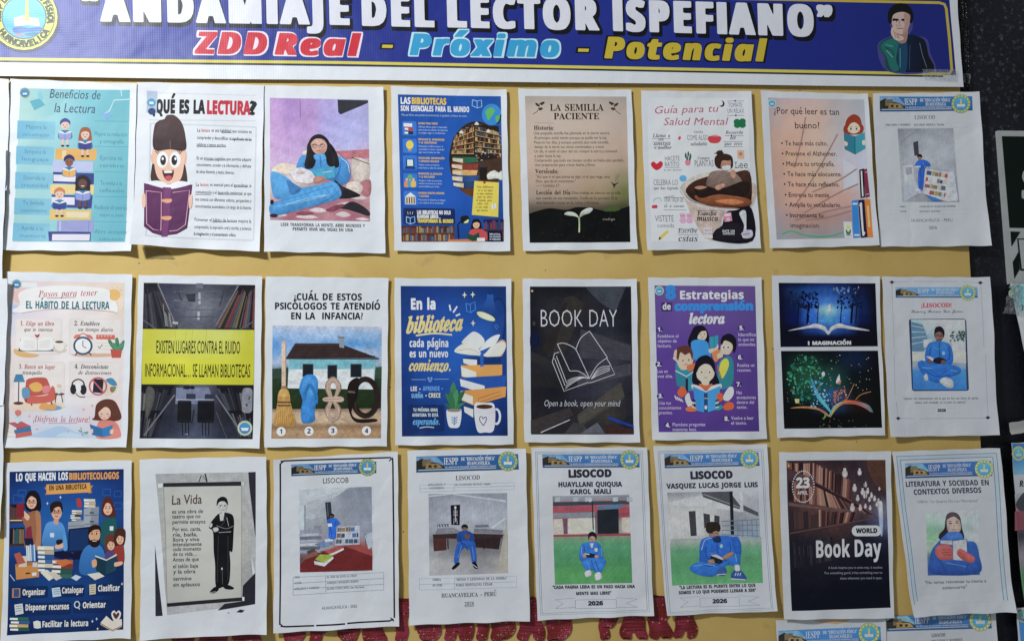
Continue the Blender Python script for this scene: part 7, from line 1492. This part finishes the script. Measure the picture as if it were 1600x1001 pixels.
# ---- literature and society
s = cover('tilted white cover with blue triple lines, photo of a reader in red gloves', (1380, 690), 3.218, (33, 45, 565, 28, 628, 840, 125, 865), 24, z0=.006, wr=.001, bl=.006, br=.004, bot=.004, right=.004)
a = s.part('border_line')
for k in range(3):
    d = k * 9; c = ('54708c', '7ca0bc', '54708c')[k]; a.l(c, 3.4, 54 + d, 70 + d, 136 + d * .9, 806 - d); a.l(c, 3.4, 54 + d, 70 + d, 548 - d, 54 + d); a.l(c, 3.4, 548 - d, 54 + d, 594 - d, 784)
a.l('a0a8b0', 2, 136, 806, 594, 782)
letterhead(s, (96, 106, 522, 92, 526, 166, 98, 180), (488, 132, 44), ('325e94', '2a5288'))
a = s.part('heading'); a.t('34343f', 'LITERATURA Y SOCIEDAD EN', 102, 222, 510, 26, 'b', .008, y1=212); a.t('34343f', 'CONTEXTOS DIVERSOS', 142, 262, 474, 26, 'b', .008, y1=250); a.t('686874', 'OBRA: "La Guerra De Los Marcianos"', 160, 304, 460, 13, 'r', .006, y1=296)
a = s.part('photo'); a.g((198, 352, 462, 334, 466, 660, 208, 664), ['9ca4a0 a0aaa8 a4aca8 a0a8a4', '8ca494 94a8a0 9cacA4 98a8a4', '74987c 7c9c88 94a8a0 a0aeac', '7ca080 88a494 98a8a4 a4b0b0', '8cac8c 7c9088 8c989c 98a4ac', '54707c 4c6488 4c6484 60748c', '3c5880 34548c 34548c 4c6484', '34508c 345490 34508c 3c547c'])
a.l('d0dcd0', 5, 204, 490, 250, 500, 200, 530, sm=True); a.l('6ca870', 5, 204, 470, 250, 490, sm=True)
a = s.part('reader_picture')
a.m('2c242c', 296, 390, 306, 358, 336, 348, 366, 366, 380, 430, 390, 480, 340, 490, 270, 484, 264, 460, 290, 430); a.m('b89084', 304, 380, 330, 360, 360, 372, 374, 420, 366, 446, 336, 452, 308, 440); a.m('4c3e44', 300, 388, 306, 360, 336, 350, 364, 364, 372, 392, 340, 370, 312, 380); a.l('2c1c1c', 4, 314, 404, 328, 404); a.l('2c1c1c', 4, 346, 402, 360, 402); a.l('4c3430', 3, 312, 396, 328, 394); a.l('4c3430', 3, 346, 393, 361, 394); a.l('9c7064', 4, 338, 406, 340, 422); a.l('1f3c74', 5, 300, 470, 290, 540, sm=True); a.l('1f3c74', 5, 400, 480, 420, 540, sm=True); a.l('6c8cc4', 4, 236, 540, 230, 600, sm=True); a.l('6c8cc4', 4, 448, 530, 454, 600, sm=True); a.l('6c8cc4', 4, 310, 464, 370, 466, sm=True); a.l('98605c', 4, 326, 434, 346, 433)
a.m('345c9c>28488c', 214, 600, 226, 540, 256, 500, 300, 456, 330, 446, 370, 450, 400, 490, 446, 500, 464, 560, 464, 650, 300, 664, 220, 650); a.m('3c68ac', 304, 450, 340, 446, 374, 452, 380, 480, 330, 486, 300, 474); a.l('24407c', 4, 250, 560, 300, 640); a.l('24407c', 4, 430, 560, 390, 650); a.l('5478b4', 4, 300, 600, 400, 620)
a = s.part('book_picture'); a.p('5c5c88', 262, 490, 330, 484, 336, 584, 326, 584); a.p('c0bcbc', 334, 492, 402, 484, 406, 590, 336, 586); a.p('b8b0b4', 270, 490, 330, 490, 332, 510, 272, 504)
a.m('a85450', 244, 550, 256, 516, 290, 510, 326, 520, 334, 560, 326, 584, 270, 584); a.m('a85450', 354, 546, 372, 530, 410, 552, 442, 574, 430, 600, 390, 590, 360, 566); [a.l('84403f', 3, 272 + k * 4, 536 + k * 12, 320, 534 + k * 14) for k in range(3)]; [a.l('84403f', 3, 362, 546 + k * 10, 396, 562 + k * 9) for k in range(3)]
a = s.part('quotation'); a.t('4c4c58', '"No temas reinventar tu mente a', 194, 706, 496, 15, 'r', .012, y1=696); a.t('4c4c58', 'estancarte"', 280, 732, 402, 15, 'r', .012, y1=726)
s.done()

# ================================================================== sheets cut off by the edges of the view
PART = 'sheets cut off at the lower edge'
s = cover('white cover under the bulb poster, top strip and brown stain showing', (1200, 940), 4.0, (46, 112, 727, 88, 760, 1090, 80, 1110), 31, z0=.001, bot=.001)
letterhead(s, (60, 176, 696, 148, 702, 246, 62, 276), (626, 192, 64), ('4076ac', '3266a0'))
a = s.part('stain'); a.m('9c8468', 290, 112, 400, 104, 500, 100, 490, 118, 430, 134, 360, 128, 310, 122)
a = s.part('heading'); a.t('4c4c58', 'LISOCOD', 300, 340, 440, 28, 's', 0)
s.done()
s = cover('white cover under tilted blue lined cover, its blue top strip showing', (1200, 940), 4.0, (735, 90, 1416, 44, 1450, 1050, 750, 1090), 32, z0=.001, bot=.001)
letterhead(s, (738, 86, 1386, 56, 1390, 160, 738, 180), (1320, 110, 66), ('3a6890', '2c5488'))
a = s.part('heading'); a.t('4c4c58', 'LISOCOD', 1018, 216, 1104, 20, 's', .01); a.t('4c4c58', 'APELLIDOS Y NOMBRES', 1010, 250, 1210, 16, 's', 0)
s.done()

def loose(label, pts, seed, z0, **kw):
    s = Sheet('paper_sheet', label, 'paper sheet', 'plain white sheets along the left edge of the board', (0, 0), 1.0, pts, seed=seed, z0=z0, grid=(24, 34), **kw)
    s.pending = []
    return s
loose('plain white sheet at left edge beside the turquoise poster, directly below the banner', (-180, 100, 17.5, 127, 15, 300, -180, 300), 41, .002, wr=.0012)
loose('plain white sheet at left edge lapping over lower left of the turquoise poster', (-180, 232, 15.5, 234, 10, 437, -180, 437), 42, .0035, wr=.0014, right=.004)
loose('plain white sheet at left edge beside the reading habit steps poster', (-180, 437, 19, 437, 12, 633, -180, 633), 43, .0045, wr=.0012, right=.003, tr=.004)
loose('lowest plain white sheet at left edge beside the librarians poster', (-180, 630, 13, 631, 7, 829, -180, 829), 44, .0055, wr=.001, right=.003)

# ---- right of the board
SIDE = 'covers hung on the black wall'
def side(label, pts, seed, **kw):
    return Sheet('poster', label, 'poster', SIDE, (1500, 420), 3.0, pts, seed=seed, z0=.004, gain=.33, **kw)
s = side('cut-off slanting cover high on black wall with crumpled clear plastic corner', (226, 70, 620, 80, 690, 800, 346, 660), 51, bl=.01)
a = s.part('letterhead'); a.g((232, 74, 620, 86, 620, 180, 258, 210), ['6c98b8 4c80b0 4478ac', '6c9cc0 5488b8 4478ac', '7ca4c0 6c9cc0 6898c0']); 
b = s.part('emblem', a); b.emblem(240, 116, 22)
a = s.part('photo'); a.g((262, 220, 620, 200, 650, 560, 320, 540), ['9ca4ac a0a8b0 a0a8b0', 'a4a8ac a0a4ac 989ca4', '605c64 5c5860 5c5860', '787078 706870 706870'])
a = s.part('heading'); a.t('2c3444', 'JIMENEZ', 276, 188, 400, 20, 'b', .01)
s.done()
pl = s.root
s = side('cut-off cover lower on black wall with blue heading band and green turf photo', (222, 812, 620, 806, 640, 1550, 272, 1570), 52, left=.006, bl=.008, wave=.003)
a = s.part('letterhead'); a.g((226, 816, 620, 812, 620, 950, 232, 960), ['2c5c8c 34649a 34649a', '3c70a8 3c70a8 3c70a8', '5c88b0 5c88b0 5c88b0'])
b = s.part('emblem', a); b.emblem(258, 862, 34)
a = s.part('heading'); a.t('23262f', 'REATEGUI', 262, 1016, 420, 28, 'bi', .01)
a = s.part('photo'); a.g((236, 1050, 640, 1000, 650, 1520, 266, 1540), ['84888c 8c9094 8c9094', '7c5058 70484f 70484f', '34343a 3c343a 3c343a', '787074 706c70 706c70', '48704c 446c48 446c48', '446c44 446c44 446c44']); a.m('38383f', 240, 1100, 300, 1030, 340, 1050, 300, 1140); a.p('6c3c44', 236, 1130, 420, 1130, 420, 1200, 236, 1220)
a.t('1f2a20', 'H', 290, 1440, 320, 26, 'b', .02)
s.done()
s = side('cut-off cover lowest on black wall, only its blue heading corner in view', (256, 1582, 640, 1576, 660, 2100, 280, 2100), 53)
a = s.part('letterhead'); a.g((262, 1592, 640, 1588, 650, 1760, 276, 1760), ['2c5c8c 34649a', '34689f 3c70a8', '34689f 3c70a8'])
b = s.part('emblem', a); b.emblem(290, 1622, 30, ring='8a8c6c')
s.done()
s = Sheet('paper_strip', 'short grey paper strip stuck on the black wall between two hanging covers', 'paper strip', None, (1560, 420), 3.575, (44, 858, 240, 826, 250, 890, 52, 922), seed=54, z0=.006, right=.0, gain=.5, paper='8c8c88', grid=(12, 6)); s.pending = []

# clear crumpled plastic at the corner of the high cover
def plastic_mat():
    m, nt, N, L, Bs = new_mat('clear_plastic')
    geo, n1, b2 = crumple(nt, 60.0, .9, 70.0, .9)
    Bs.inputs['Base Color'].default_value = (.75, .78, .80, 1); Bs.inputs['Roughness'].default_value = .12
    Bs.inputs['Alpha'].default_value = .30; Bs.inputs['Specular IOR Level'].default_value = .8
    L.new(b2.outputs[0], Bs.inputs['Normal'])
    return m
PLASTIC = plastic_mat()
def film(name, label, cat, pts, z, amp, seed, parent=None, group=None, n=12):
    P = wall(*np.array(pts, float).T); c = P.mean(0); r = random.Random(seed)
    u, v = np.meshgrid(np.linspace(0, 1, n + 1), np.linspace(0, 1, n + 1)); u = u.ravel()[:, None]; v = v.ravel()[:, None]
    W = P[0] * (1 - u) * (1 - v) + P[1] * u * (1 - v) + P[2] * u * v + P[3] * (1 - u) * v
    h = z + np.array([r.uniform(0, amp) for _ in range(len(W))])
    V = np.stack([W[:, 0] - c[0], -h, W[:, 1] - c[1]], 1)
    idx = np.arange((n + 1) ** 2).reshape(n + 1, n + 1)
    F = np.stack([idx[:-1, :-1], idx[1:, :-1], idx[1:, 1:], idx[:-1, 1:]], -1).reshape(-1, 4)
    o = mesh_obj(name, V, F, None, PLASTIC, None, True); o.location = (c[0], 0, c[1])
    return tag(o, label, cat, group)
film('plastic_wrap', 'crumpled clear plastic bunched at top left of the high slanting cover', 'plastic wrap', [(1574, 441), (1588, 444), (1590, 492), (1560, 490)], .008, .008, 5)
film('tape', 'shiny clear tape over lower right corner of the blue banner', 'tape', [(1436, 112), (1489, 112), (1490, 131), (1436, 126)], .0105, .0025, 6, n=4)
film('tape', 'small tape piece on black wall beside lower right banner corner', 'tape', [(1502, 114), (1518, 115), (1518, 130), (1503, 129)], -.004, .004, 7, n=3)

# ---- shiny black plastic edging beside the board
def black_film():
    m, nt, N, L, Bs = new_mat('black_plastic')
    geo, n1, b2 = crumple(nt, 70.0, .8, 50.0, .8)
    Bs.inputs['Base Color'].default_value = (.008, .009, .013, 1); Bs.inputs['Roughness'].default_value = .22
    L.new(b2.outputs[0], Bs.inputs['Normal'])
    return m
_keep = PLASTIC; PLASTIC = black_film()
film('plastic_edging', 'shiny crumpled black plastic edging beside right end of the banner', 'plastic edging', [(1497, -30), (1513, -30), (1523, 330), (1509, 330)], -.006, .006, 9, n=16)
PLASTIC = _keep

# ---- green safety sign
def flat_mat(name, c, rough=.45):
    m, nt, N, L, Bs = new_mat(name)
    geo = N.new('ShaderNodeNewGeometry'); n = N.new('ShaderNodeTexNoise'); n.inputs['Scale'].default_value = 40; n.inputs['Detail'].default_value = 4
    L.new(geo.outputs['Position'], n.inputs['Vector'])
    r = N.new('ShaderNodeValToRGB'); r.color_ramp.elements[0].color = tuple(k * .82 for k in c) + (1,); r.color_ramp.elements[1].color = tuple(min(k * 1.12, .95) for k in c) + (1,)
    L.new(n.outputs['Fac'], r.inputs[0]); L.new(r.outputs[0], Bs.inputs['Base Color']); Bs.inputs['Roughness'].default_value = rough; Bs.inputs['Specular IOR Level'].default_value = .22
    return m
SW, SG = flat_mat('sign_white', (.50, .52, .50)), flat_mat('sign_green', (.002, .008, .005))
sg = bpy.data.objects.new('safety_sign', None); COL.objects.link(sg)
tag(sg, 'dark green and white safety sign cut off at right edge of the black wall', 'sign')
slab('plate', [(1561.5, 203), (1745, 205), (1765, 447), (1580, 443)], .005, .012, SW, sg)
slab('green_panel', [(1568, 212), (1738, 214), (1750, 358), (1580, 355)], .0040, .0052, SG, sg)
slab('arrow_mark', [(1581.5, 361), (1596.5, 361.5), (1583, 384)], .0040, .0052, SG, sg)
slab('arrow_mark', [(1585, 409), (1594, 393), (1595.5, 420), (1587.5, 434)], .0040, .0052, SG, sg)
fr = slab('frame_mark', [(1592, 372), (1740, 374), (1742, 424), (1597, 422)], .0040, .0052, SG, sg)
slab('frame_field', [(1594, 374), (1737, 376), (1739, 421), (1599, 419.5)], .0032, .0041, SW, sg)
tri, adv, _ = glyph('S', 'b', .02)
T = tri * (72 / .717); X = 1597 + T[..., 0] * 1.15; Y = 310 - T[..., 1]
V = wall(X.ravel(), Y.ravel()); V = np.stack([V[:, 0], np.full(len(V), .0034), V[:, 1]], 1)
F = np.arange(len(V)).reshape(-1, 3)[:, ::-1]
nz = np.cross(V[F[:, 1]] - V[F[:, 0]], V[F[:, 2]] - V[F[:, 0]])[:, 1]
F[nz > 0] = F[nz > 0][:, ::-1]
mesh_obj('letter', V, F, None, SW, sg)

# ---- red glitter letters along the lower board
def glitter_mat():
    m, nt, N, L, Bs = new_mat('red_glitter_foam')
    geo = N.new('ShaderNodeNewGeometry')
    n = N.new('ShaderNodeTexNoise'); n.inputs['Scale'].default_value = 26; n.inputs['Detail'].default_value = 4; L.new(geo.outputs['Position'], n.inputs['Vector'])
    r = N.new('ShaderNodeValToRGB'); e = r.color_ramp.elements; e[0].position, e[1].position = .42, .62
    e[0].color = (.20, .012, .010, 1); e[1].color = (.34, .028, .055, 1); L.new(n.outputs['Fac'], r.inputs[0])
    v = N.new('ShaderNodeTexVoronoi'); v.inputs['Scale'].default_value = 420; L.new(geo.outputs['Position'], v.inputs['Vector'])
    sx = N.new('ShaderNodeSeparateXYZ'); L.new(v.outputs['Color'], sx.inputs[0])
    g = N.new('ShaderNodeMath'); g.operation = 'GREATER_THAN'; g.inputs[1].default_value = .985; L.new(sx.outputs['X'], g.inputs[0])
    mx = N.new('ShaderNodeMixRGB'); mx.inputs[2].default_value = (.6, .22, .25, 1); L.new(g.outputs[0], mx.inputs[0]); L.new(r.outputs[0], mx.inputs[1])
    L.new(mx.outputs[0], Bs.inputs['Base Color'])
    rr = N.new('ShaderNodeMapRange'); rr.inputs['To Min'].default_value = .25; rr.inputs['To Max'].default_value = .6; L.new(sx.outputs['Y'], rr.inputs['Value']); L.new(rr.outputs[0], Bs.inputs['Roughness'])
    b = N.new('ShaderNodeBump'); b.inputs['Strength'].default_value = .5; b.inputs['Distance'].default_value = .002; L.new(v.outputs['Distance'], b.inputs['Height']); L.new(b.outputs[0], Bs.inputs['Normal'])
    return m
GL = glitter_mat()
def glitter(ch, x0, x1, label, seed):
    tri, adv, _ = glyph(ch, 'b', .075)
    lo, hi = tri.reshape(-1, 2).min(0), tri.reshape(-1, 2).max(0)
    base = 1000 if x0 > 720 else 1000 + (720 - x0) * .028
    base -= max(0, x0 - 880) * .024
    r = random.Random(seed); ph = r.uniform(0, 6)
    def place(T):
        X = x0 + (T[..., 0] - lo[0]) / (hi[0] - lo[0]) * (x1 - x0); Y = base - (T[..., 1] - lo[1]) / (hi[1] - lo[1]) * 68
        return X + 1.3 * np.sin(Y * .21 + ph), Y + 1.2 * np.sin(X * .25 + ph)
    X, Y = place(tri)
    W = wall(X.ravel(), Y.ravel()); key = {}; idx = []
    for p in np.round(W, 6):
        k = tuple(p)
        if k not in key: key[k] = len(key)
        idx.append(key[k])
    P = np.array(list(key)); F = np.array(idx).reshape(-1, 3); c = P.mean(0); n = len(P)
    a, b, d = P[F[:, 0]], P[F[:, 1]], P[F[:, 2]]
    ar = (b[:, 0] - a[:, 0]) * (d[:, 1] - a[:, 1]) - (b[:, 1] - a[:, 1]) * (d[:, 0] - a[:, 0])
    F = F[np.abs(ar) > 1e-12]; ar = ar[np.abs(ar) > 1e-12]
    F[ar < 0] = F[ar < 0][:, ::-1]
    ed = {}
    for f in F:
        for k in range(3):
            e = (f[k], f[(k + 1) % 3]); ed[e] = 1
    rim = [(i, j) for (i, j) in ed if (j, i) not in ed]
    V = np.concatenate([np.stack([P[:, 0] - c[0], np.full(n, -.0022), P[:, 1] - c[1]], 1), np.stack([P[:, 0] - c[0], np.full(n, -.0001), P[:, 1] - c[1]], 1)])
    sides = [t for (i, j) in rim for t in ((i, i + n, j + n), (i, j + n, j))]
    FF = np.concatenate([F, np.array(sides)])
    o = mesh_obj('glitter_letter', V, FF, None, GL, None); o.location = (c[0], 0, c[1])
    tag(o, label, 'letter', 'red glitter letters along the lower board')
UNDER = {'lavida': 'tilted photocopy sheet'}
for i, (ch, x0, x1, lb) in enumerate((
    ('U', 266, 305, 'red glitter letter U, first of the row, under the scroll photocopy'),
    ('N', 312, 355, 'red glitter letter N under the middle of the scroll photocopy'),
    ('A', 360, 408, 'red glitter letter A under the right side of the scroll photocopy'),
    ('O', 440, 478, 'red glitter letter O at lower left corner of the black framed cover'),
    ('P', 484, 520, 'red glitter letter P below left half of the black framed cover'),
    ('O', 526, 564, 'red glitter letter O below the middle of the black framed cover'),
    ('R', 567, 604, 'red glitter letter R below right half of the black framed cover'),
    ('T', 608, 647, 'red glitter letter T in the gap right of the black framed cover'),
    ('U', 650, 690, 'red glitter letter U below left half of the skeleton chart cover'),
    ('N', 695, 740, 'red glitter letter N below the middle of the skeleton chart cover'),
    ('I', 745, 763, 'red glitter letter I below the skeleton chart cover'),
    ('D', 767, 806, 'red glitter letter D below right corner of the skeleton chart cover'),
    ('A', 808, 852, 'red glitter letter A in the gap left of the green turf cover'),
    ('D', 854, 895, 'red glitter letter D below left half of the green turf cover'),
    ('P', 936, 966, 'red glitter letter P beginning the short last word below green turf cover'),
    ('A', 968, 1011, 'red glitter letter A below right corner of the green turf cover'),
    ('R', 1013, 1050, 'red glitter letter R in gap between green turf cover and white building cover'),
    ('A', 1052, 1089, 'red glitter letter A, last of the row, under the white building cover'))):
    glitter(ch, x0, x1, lb, i)

# torn scrap left under the curling corner of the girl poster
s = Sheet('paper_scrap', 'torn brown paper scrap below the curling corner of the girl poster', 'paper scrap', None, (200, 340), 7.27, (160, 340, 420, 350, 535, 470, 205, 462), seed=61, z0=.0006, bot=.0, wave=0, left=0, right=0, wr=.0001, gain=.9, paper='a48c58', grid=(10, 6)); s.pending = []
bpy.data.objects.remove(_to); bpy.data.curves.remove(_tc); bpy.data.scenes.remove(_sc)
